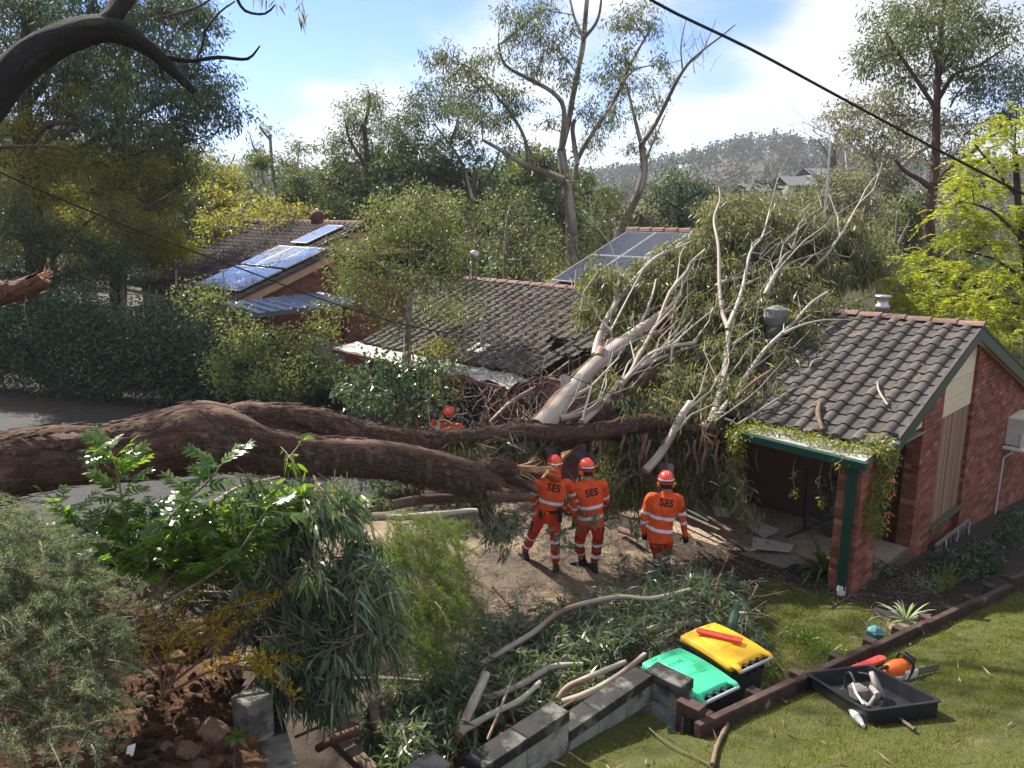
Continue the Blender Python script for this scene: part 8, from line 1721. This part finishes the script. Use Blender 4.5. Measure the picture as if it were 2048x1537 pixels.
# black tub with a dusty saw inside
tub = thing('black_tub', 'black plastic tub lying on the lawn against the sleepers', 'tub', onlawn(1740, 1385))
c4 = [onlawn(1650, 1362, .15), onlawn(1708, 1322, .15), onlawn(1835, 1398, .15), onlawn(1800, 1437, .15)]
cen = sum(c4) / 4 - UP * .155; ex = nrm((c4[2] - c4[1]) + (c4[3] - c4[0])); ey = nrm((c4[0] - c4[1]) + (c4[3] - c4[2])); ey = nrm(ey - ex * np.dot(ex, ey)); ez = nrm(np.cross(ex, ey)); ez = ez if ez[2] > 0 else -ez
lx, ly = np.linalg.norm(c4[2] - c4[1]) / 2, np.linalg.norm(c4[0] - c4[1]) / 2
def rr_(lx, ly, z, rad=.05, k=5):
    out = []
    for sx, sy, a0 in ((1, 1, 0), (-1, 1, math.pi / 2), (-1, -1, math.pi), (1, -1, 1.5 * math.pi)):
        for t in np.linspace(0, math.pi / 2, k): out.append(cen + ex * (sx * (lx - rad) + rad * math.cos(a0 + t)) + ey * (sy * (ly - rad) + rad * math.sin(a0 + t)) + ez * z)
    return out + [out[0]]
H_ = .145; mb = MB(); rows = [rr_(lx * .93, ly * .9, .0), rr_(lx * .97, ly * .96, H_), rr_(lx, ly, H_), rr_(lx, ly, H_ + .012), rr_(lx * .93, ly * .90, H_ + .012), rr_(lx * .90, ly * .86, .012)]; grid_sheet(mb, np.array(rows)); base = rr_(lx * .90, ly * .86, .012)[:-1]; mb.add(base + [cen + ez * .012], np.array([[i, (i + 1) % len(base), len(base)] for i in range(len(base))])); relative(tub, mb.build('shell', M('tub_plastic', (.014, .015, .02), (.022, .023, .028), rough=.38, spec=.45, scale=5)))
m_dusty = M('dusty_grey', (.30, .27, .25), (.2, .18, .165), rough=.85, scale=14); 
sw = thing('dusty_saw', 'dusty grey cutting saw with round guard lying in the black tub', 'saw', cen + ex * .12 + ez * .02)
def Sw(a, b, c): return cen + ex * a + ey * b + ez * c
mb = MB(); lathe(mb, [(.0, -.02), (.12, -.02), (.13, -.01), (.13, .02), (.115, .025), (.11, .012), (0, .012)], Sw(.06, -.06, .17), nrm(ey * .55 - ez * .2 + ex * -.3), 24); relative(sw, mb.build('round_guard', m_dusty, smooth=True))
mb = MB(); bev_box(mb, Sw(-.12, .02, .03), ex * .2, ey * .13, ez * .13, .02); relative(sw, mb.build('engine_block', m_dusty))
mb = MB(); tube(mb, [Sw(-.12, .06, .14), Sw(-.22, .05, .22), Sw(-.30, .06, .17), Sw(-.28, .09, .06)], .016, 8, step=.03); tube(mb, [Sw(-.02, -.02, .1), Sw(-.10, -.1, .2), Sw(-.2, -.02, .22)], .014, 8, step=.03); relative(sw, mb.build('handle', m_black, smooth=True))
mb = MB(); tube(mb, [Sw(.10, .02, .17), Sw(.26, .05, .15)], .028, 10); tube(mb, [Sw(.0, .12, .06), Sw(.22, .13, .05)], .018, 8); tube(mb, [Sw(.22, .02, .16), Sw(.22, .13, .05)], .022, 8); relative(sw, mb.build('cylinder_rod', m_dusty, smooth=True))
mb = MB(); tube(mb, [Sw(-.1, .1, .16), Sw(.1, .18, .14), Sw(.3, .22, .1)], .012, 6); relative(sw, mb.build('lever', m_white))
# bottle
b0, b1 = onlawn(1700, 1416, .04), onlawn(1727, 1452, .04); f = nrm(b1 - b0); L = np.linalg.norm(b1 - b0); bt = thing('water_bottle', 'clear crumpled plastic bottle lying on the lawn', 'bottle', b0)
m_pet = M('clear_plastic', (.80, .85, .88), rough=.12, spec=.6, trans=.55, ior=1.3, alpha=.75)
mb = MB(); pr_ = [(.0, 0), (.028, .0), (.034, .012)]
for i in range(8): pr_ += [(.034, .02 + L * .6 * i / 8), (.031, .02 + L * .6 * (i + .5) / 8)]
pr_ += [(.034, L * .66), (.033, L * .72), (.022, L * .86), (.013, L * .9), (.013, L * .94)]; lathe(mb, pr_, b0, f, 16); relative(bt, mb.build('body', m_pet, smooth=True))
mb = MB(); lathe(mb, [(.0155, L * .93), (.0155, L * 1.0), (0, L * 1.0)], b0, f, 14); relative(bt, mb.build('cap', m_white)); mb = MB(); lathe(mb, [(.0348, L * .3), (.0348, L * .58)], b0, f, 16); relative(bt, mb.build('wrapper', M('pale_blue_wrapper', (.62, .70, .76), (.45, .55, .65), rough=.4, scale=30)))
# teal lantern behind the sleepers
p = at_z(1752, 1262, .32); p = at(1752, 1262, 9.75); t = thing('garden_lantern', 'small teal metal garden lantern hidden behind the timber edging', 'lantern', p); m_teal = M('teal_metal', (.09, .26, .28), (.07, .2, .22), rough=.5, scale=8)
for i in range(6):
    a = i * math.pi / 3; mb = MB(); d = np.array([math.cos(a), math.sin(a), 0]); e = np.array([math.cos(a + math.pi / 3), math.sin(a + math.pi / 3), 0]); hexa(mb, [p + d * .085 - UP * .14, p + e * .085 - UP * .14, p + e * .075 - UP * .14, p + d * .075 - UP * .14], [p + d * .11, p + e * .11, p + e * .10, p + d * .10]); relative(t, mb.build('panel', m_teal))
mb = MB(); tube(mb, [p + np.array([-.12, 0, -.02]), p + np.array([-.10, 0, .13]), p + np.array([.0, 0, .19]), p + np.array([.10, 0, .13]), p + np.array([.12, 0, -.02])], .006, 6, step=.03); tube(mb, [p + np.array([-.12, -.03, .02]), p + np.array([.1, -.04, .02])], .005, 6); relative(t, mb.build('wire_handle', m_galv, smooth=True))
mb = MB(); lathe(mb, [(.105, -.005), (.05, .05), (0.01, .07)], p, UP, 6); relative(t, mb.build('cap', m_teal))
# ladder along the gable foot
m_alu = M('aluminium', (.36, .35, .35), (.27, .26, .26), rough=.45, metal=.5, scale=8); lz = lambda s: np.interp(s, [3.1, 5.1], [-.62, -.72])
t = thing('ladder', 'aluminium ladder lying on its side against the foot of the brick gable', 'ladder', HS(4.1, -.08, -.4))
for zo in (0, .33): mb = MB(); o = HS(3.12, -.13, lz(3.1) + .02 + zo); obox(mb, o, HS(5.1, -.10, lz(5.1) + .02 + zo) - o, D2 * .04, UP * .055); relative(t, mb.build('rail', m_alu))
for i in range(8):
    s = 3.2 + i * .26; mb = MB(); o = HS(s, -.115, lz(s) + .07); obox(mb, o, D1 * .03, D2 * .03, UP * .29); relative(t, mb.build('rung', m_alu))
for s in (3.6, 4.25, 4.95): mb = MB(); o = HS(s, -.15, lz(s) + .02); obox(mb, o, D1 * .02, D2 * .015, UP * .37); relative(t, mb.build('hook', m_white))
# stepping slab
mb = MB(); q = at_z(1712, 1232, -.02); bev_box(mb, np.array([q[0], q[1], -.12]) - D1 * .35 - D2 * .1, D1 * .75, -D2 * .9, UP * .13, .01); tag(mb.build('paving_slab', m_slab), 'square concrete slab at the foot of the brick pillar', 'paving')
mb = MB(); a = at_z(1662, 1222, .0); b = at_z(1700, 1196, .0); obox(mb, a, b - a, D1 * .1, UP * .05); tag(mb.build('timber_edging', m_oldwood), 'short timber edging beside the slab at the pillar', 'edging')
# ---- verandah contents
mb = MB(); a, b, c, d = at_z(1505, 1075, .14), at_z(1585, 1088, .12), at_z(1590, 1104, .1), at_z(1506, 1098, .12)
def slabq(name, label, cat, pts, th, mat):
    mb = MB(); p = [np.asarray(x, float) for x in pts]; hexa(mb, [x - UP * th for x in p], p); return tag(mb.build(name, mat), label, cat)
m_board = M('pale_board', (.48, .44, .38), (.34, .31, .27), rough=.85, scale=3, c3=(.18, .15, .12), s3=7, lo3=.6, hi3=.66)
slabq('broken_board', 'white broken ceiling board lying nearest the strap leaved plant', 'board', [at_z(1506, 1073, .12), at_z(1588, 1090, .10), at_z(1580, 1104, .08), at_z(1504, 1097, .10)], .012, m_board)
slabq('broken_board', 'larger dirty ceiling board lying on the verandah floor', 'board', [at_z(1468, 1033, .10), at_z(1500, 1035, .1), at_z(1560, 1060, .08), at_z(1528, 1076, .08)], .012, m_board)
slabq('broken_board', 'small ceiling board leaning behind the larger dirty board', 'board', [at_z(1425, 1012, .2), at_z(1455, 1018, .2), at_z(1458, 1034, .12), at_z(1432, 1032, .12)], .012, m_board)
mb = MB(); p0, p1, p2, p3 = at_y(1463, 940, 12.0), at_y(1487, 965, 12.0), at_y(1486, 1018, 11.9), at_y(1452, 985, 11.95); hexa(mb, [p0, p1, p2, p3], [p + np.array([.02, .03, .0]) for p in (p0, p1, p2, p3)]); tag(mb.build('hanging_sheet', m_board), 'grey fibre sheet hanging torn from the verandah edge', 'sheet')
for i, (pp, r, mat, lab) in enumerate((([(1395, 1020), (1500, 1090)], .03, m_oldwood, 'long splintered roof batten lying beside the right worker'), ([(1345, 1020), (1440, 1062)], .025, m_oldwood, 'broken batten behind the right worker'), ([(1310, 985), (1420, 1045)], .03, m_green, 'fallen green gutter lying behind the right worker'), ([(1405, 1000), (1465, 940)], .022, m_green, 'bent green rail slanting up to the hanging sheet'), ([(1370, 1065), (1405, 1095)], .02, m_strip, 'short red brown plank by the right worker glove'), ([(1455, 900), (1480, 850)], .018, m_oldwood, 'broken rafter end hanging under the lifted tiles'))):
    mb = MB(); a, b = (at_z(*p, .25) for p in pp) if i < 3 or i == 4 else (at_y(*p, 12.3) for p in pp); d = nrm(b - a); s_ = nrm(np.cross(d, UP)); bev_box(mb, a - s_ * r, b - a, s_ * r * 2, np.cross(s_, d) * (r if np.cross(s_, d)[2] > 0 else -r), .004); tag(mb.build('debris_timber', mat), lab, 'timber')
t = thing('metal_stand', 'black metal frame stand with T shaped feet on the verandah floor', 'frame', at_z(1610, 1062, .0)); 
for pp in (([(1615, 935), (1609, 1060)]), ([(1609, 1060), (1570, 1075)]), ([(1609, 1060), (1665, 1035)]), ([(1610, 1035), (1650, 1050)])):
    mb = MB(); tube(mb, [at_y(u, v, 12.15) for u, v in pp], .03, 4); relative(t, mb.build('bar', m_black))
pot = at_z(1668, 1070, .02); t = thing('potted_plant', 'grey pot with a tall leafy plant behind the green downpipe', 'plant', pot); mb = MB(); lathe(mb, [(.0, 0), (.14, 0), (.17, .34), (.18, .36), (.15, .36), (.15, .3), (0, .3)], pot, UP, 18); relative(t, mb.build('pot', M('grey_pot', (.10, .105, .11), rough=.7, scale=5), smooth=True))
lf = MB(); n = 130; P = pot + UP * .8 + in_ball(n, rb, .5) * [.28, .28, .45]; blades(lf, P, nrm(rb.normal(0, 1, (n, 3))), rb.uniform(.1, .2, n), .05, 0, .3, rg=rb); relative(t, lf.build('leaves', m_leaf['glossy'])); mb = MB(); sticks(mb, [pot + UP * .3] * 4, [pot + UP * 1.0 + rb.normal(0, .1, 3) for i in range(4)], .01, .006, 5); relative(t, mb.build('stem', m_twig))
mb = MB(); o = at_y(1405, 910, 12.9); 
for a, b in (((0, 0), (.18, 0)), ((.18, 0), (.18, -.22)), ((0, -.1), (.18, -.1)), ((0, 0), (0, -.1)), ((.02, -.2), (.18, -.12))): tube(mb, [o + np.array([a[0], 0, a[1]]), o + np.array([b[0], 0, b[1]])], .012, 4)
tag(mb.build('chair_frame', m_white), 'small white metal frame in the dark by the broken verandah', 'frame')
for i, (u, v, lab) in enumerate(((1438, 985, 'round clay pot by the broken verandah wall'),)):
    p = at_z(u, v, .0); mb = MB(); lathe(mb, [(0, 0), (.10, 0), (.15, .12), (.13, .24), (.10, .26), (.09, .24), (0, .2)], p, UP, 16); tag(mb.build('clay_pot', m_rock, smooth=True), lab, 'pot')
mb = MB(); q = at_y(1430, 960, 12.7); bev_box(mb, q + np.array([-.35, 0, -.35]), (.9, 0, 0), (0, .06, 0), (0, 0, .7), .01); tag(mb.build('red_panel', M('dark_red_paint', (.12, .02, .016), rough=.6, scale=4)), 'dark red panel standing behind the right worker', 'panel')

# ---- plants of the garden bed
def strap(label, base, n, L, w, mat, curve=.9, up=.9, name='strap_plant', rows=7, spread=1.0):
    t = thing(name, label, 'plant', base); a = rb.uniform(0, 6.28, n); el = rb.uniform(.25, 1.3, n) * up
    D = nrm(np.stack([np.cos(a) * spread, np.sin(a) * spread, np.tan(np.clip(el, .1, 1.4))], -1))
    for i in range(n):
        mb = MB(); blades(mb, (base + D[i] * [.04, .04, 0])[None], D[i][None], np.array([L * rb.uniform(.6, 1.15)]), np.array([w * rb.uniform(.8, 1.2)]), 0, curve, (.7, 1, .8, .08), rows, rb, up=np.cross(D[i], np.cross(UP, D[i]) + 1e-3)); relative(t, mb.build('leaf', mat))
    return t
m_strap = leafmat('strap_leaf', [(.05, .09, .035), (.075, .12, .045), (.10, .14, .06)], rough=.35, spec=.5, transl=.3)
m_silver = leafmat('silver_leaf', [(.26, .33, .19), (.32, .38, .24), (.22, .30, .15)], rough=.5, transl=.3)
m_fern = leafmat('fern_leaf', [(.13, .17, .04), (.17, .20, .05), (.22, .21, .06)], rough=.5, transl=.4)
strap('big dark strap leaved clump arching beside the green downpipe', at_z(1650, 1145, .05), 60, .85, .045, m_strap, .85, 1.0)
strap('strap leaved plant with a second arching tuft lower at the pillar', at_z(1672, 1160, .02), 30, .6, .04, m_strap, 1.0, .8)
strap('dark strap plant between pillar and brick pier', HS(1.0, .25, .02), 22, .5, .03, m_strap, .7, 1.0)
strap('pale silvery spiky plant just behind the timber edging', at(1812, 1240, 10.2), 26, .42, .03, m_silver, .35, 1.1)
strap('green spiky clump near the far end of the edging', at_plane(1985, 1150, UP, -.35), 22, .45, .035, m_strap, .35, 1.1)
for i, (u, v, lab) in enumerate(((1765, 1175, 'dark low leafy plant at the left of the fern'), (1930, 1160, 'low dark leafy mound behind the fern'), (1890, 1150, 'dark leafy mound left behind the fern'), (2020, 1090, 'dark broadleaf plant near the drain hose'), (2030, 1060, 'low dark bush at the right frame edge by the wall'), (1965, 1125, 'small dark plant by the far end of the sleepers'), (1850, 1200, 'fine leaved rosemary like bush by the sleepers'))):
    p = at_z(u, v, -.25); t = thing('bed_plant', lab, 'plant', p); lf, tw = MB(), MB(); n = 420; P = p + UP * .18 + in_ball(n, rb, .4) * [.32, .32, .24]; (blades if i != 6 else blades)(lf, P, nrm(rb.normal(0, 1, (n, 3)) + [0, 0, .4]), rb.uniform(.05, .11, n), .03 if i != 6 else .008, 0, .2, rows=3, prof=(.3, 1, .1), rg=rb); relative(t, lf.build('foliage', m_leaf['glossy'] if i != 6 else m_silver)); sticks(tw, np.repeat(p[None], 8, 0), p + in_ball(8, rb) * .25 + UP * .2, .006, .003, 4); relative(t, tw.build('stems', m_twig))
t = thing('fern', 'yellow green sword fern behind the timber edging', 'fern', at_z(1888, 1190, -.2)); fb = at_z(1888, 1190, -.2)
for i in range(13):
    a = rb.uniform(0, 6.28); d = nrm(np.array([math.cos(a) * .5, math.sin(a) * .5, 1.0])); Lf = rb.uniform(.4, .65); mb = MB(); k = 34; f = np.linspace(.08, 1, k); P = fb + d * (Lf * f)[:, None] + np.array([math.cos(a), math.sin(a), -.4]) * (.12 * f ** 2)[:, None]; s_ = nrm(np.cross(d, UP + [.01, 0, 0])); sg = np.where(np.arange(k) % 2 == 0, 1., -1.)
    leaves(mb, P, s_ * sg[:, None] + d * .35, .075 * (1.05 - f * .8), .022, 0, .1, rb); tube(mb, P[::6], .004, 4); relative(t, mb.build('frond', m_fern))
for (u, v, lab) in ((1605, 1280, 'bright ferny weed growing on the lower lawn patch'), (1655, 1310, 'bright weed seedlings against the sleepers')):
    p = at_z(u, v, .03); t = thing('weed', lab, 'plant', p); lf = MB(); n = 500; P = p + UP * .08 + in_ball(n, rb, .5) * [.30, .22, .1]; leaves(lf, P, nrm(rb.normal(0, 1, (n, 3)) + [0, 0, .6]), rb.uniform(.02, .05, n), .012, 0, .1, rb); relative(t, lf.build('leaves', m_freshleaf)); tw = MB(); sticks(tw, np.repeat(p[None], 14, 0), p + in_ball(14, rb) * [.26, .2, .06] + UP * .12, .003, .002); relative(t, tw.build('stems', m_freshleaf))
p = at_z(1432, 1285, .5); t = thing('cactus_stem', 'single dark green ribbed cactus column beside the yellow bin', 'plant', at_z(1468, 1260, .1)); mb = MB(); a, b = at_z(1463, 1262, .55), at_z(1475, 1205, .75); tube(mb, [a - UP * .5, a, (a + b) / 2, b], [.05, .06, .06, .02], 10, step=.04, lump=.05); relative(t, mb.build('stem', M('cactus', (.03, .07, .04), (.045, .09, .05), rough=.5, scale=8), smooth=True))
# ---- flowering vine over the gutter
t = thing('climbing_vine', 'green vine with orange trumpet flowers draped over the gutter and pillar', 'vine', HS(-.2, 1.5, 2.0)); m_vine = leafmat('vine_leaf', [(.09, .14, .025), (.13, .18, .03), (.19, .20, .045), (.24, .22, .05)], rough=.4, spec=.45, transl=.42); m_flower = leafmat('orange_flower', [(.75, .22, .02), (.8, .32, .03)], rough=.5, transl=.3); lf, tw, fl = MB(), MB(), MB()
def vine(c, rad, n):
    c = np.asarray(c); P = c + in_ball(n, rb, .5) * np.asarray(rad); blades(lf, P, nrm(rb.normal(0, 1, (n, 3)) + [0, 0, -.5]), rb.uniform(.03, .075, n), rb.uniform(.016, .03, n), 0, .2, rows=3, prof=(.3, 1, .1), rg=rb); A = P[rb.integers(0, n, n // 8)]; sticks(tw, A, A + rb.normal(0, .07, A.shape), .003, .002, 3, 0, .2, rb)
for tt in np.linspace(.0, 1.9, 15): vine(HS(rb.uniform(-.1, .25), tt, 2.13), (.2, .2, .07), 70)
for z in np.linspace(2.05, 1.1, 9): vine(HS(-.35, 1.9, z), (.17, .17, .12), 110)
for z in np.linspace(2.1, .95, 12): vine(HS(.15 + .12 * math.sin(z * 4), -.13, z), (.2, .11, .12), 95)
for z in np.linspace(2.05, 1.5, 4): vine(HS(.5, -.12, z), (.12, .09, .12), 45)
vine(HS(.3, .0, 2.2), (.3, .25, .14), 200); vine(HS(-.3, .25, 2.0), (.2, .2, .12), 110); vine(HS(-.3, 1.85, 2.12), (.3, .35, .12), 240)
for (s, t0, z, l) in ((-.42, .5, 1.95, .6), (-.42, .9, 1.9, .5), (-.42, 1.5, 1.95, .35), (-.42, .35, 1.95, .4)):
    k = 7; P = np.array([HS(s + .015 * math.sin(i), t0 + .03 * math.sin(i * .8), z - l * i / (k - 1)) for i in range(k)]); tube(tw, P, .004, 5, step=.05)
    if l > .45: vine(P[-1], (.10, .10, .12), 26); vine(P[3], (.08, .08, .1), 12)
for z, n in ((1.55, 8), (1.2, 12), (1.0, 8), (1.75, 5)): P = HS(.15, -.24, z) + in_ball(n, rb) * .12; blades(fl, P, nrm(rb.normal(0, 1, (n, 3)) - [0, 0, .3]), .06, .022, 0, .2, (.3, .5, 1, .8), 4, rb)
P = HS(-.3, 2.05, 1.5) + in_ball(12, rb) * .2; blades(fl, P, nrm(rb.normal(0, 1, P.shape)), .05, .02, 0, .2, (.3, .5, 1, .8), 4, rb)
o = relative(t, lf.build('leaf_mass', m_vine)); o['kind'] = 'stuff'; o = relative(t, tw.build('stems', m_twig)); o['kind'] = 'stuff'; o = relative(t, fl.build('flowers', m_flower)); o['kind'] = 'stuff'
# ---------------------------------------------------------------- thin haze in the valley air
hz = bpy.data.materials.new('haze'); hz.use_nodes = True; ht = hz.node_tree; ht.nodes.clear()
ho_ = N(ht, 'ShaderNodeOutputMaterial'); hv = N(ht, 'ShaderNodeVolumePrincipled', inp={'Color': (.78, .86, 1.0, 1), 'Density': 0.0003, 'Anisotropy': 0.2}); ht.links.new(hv.outputs[0], ho_.inputs['Volume'])
mb = MB(); obox(mb, (-1650, -80, -60), (3300, 0, 0), (0, 1700, 0), (0, 0, 200)); tag(mb.build('haze', hz), 'thin pale haze filling the air over the valley', 'haze', kind='stuff')
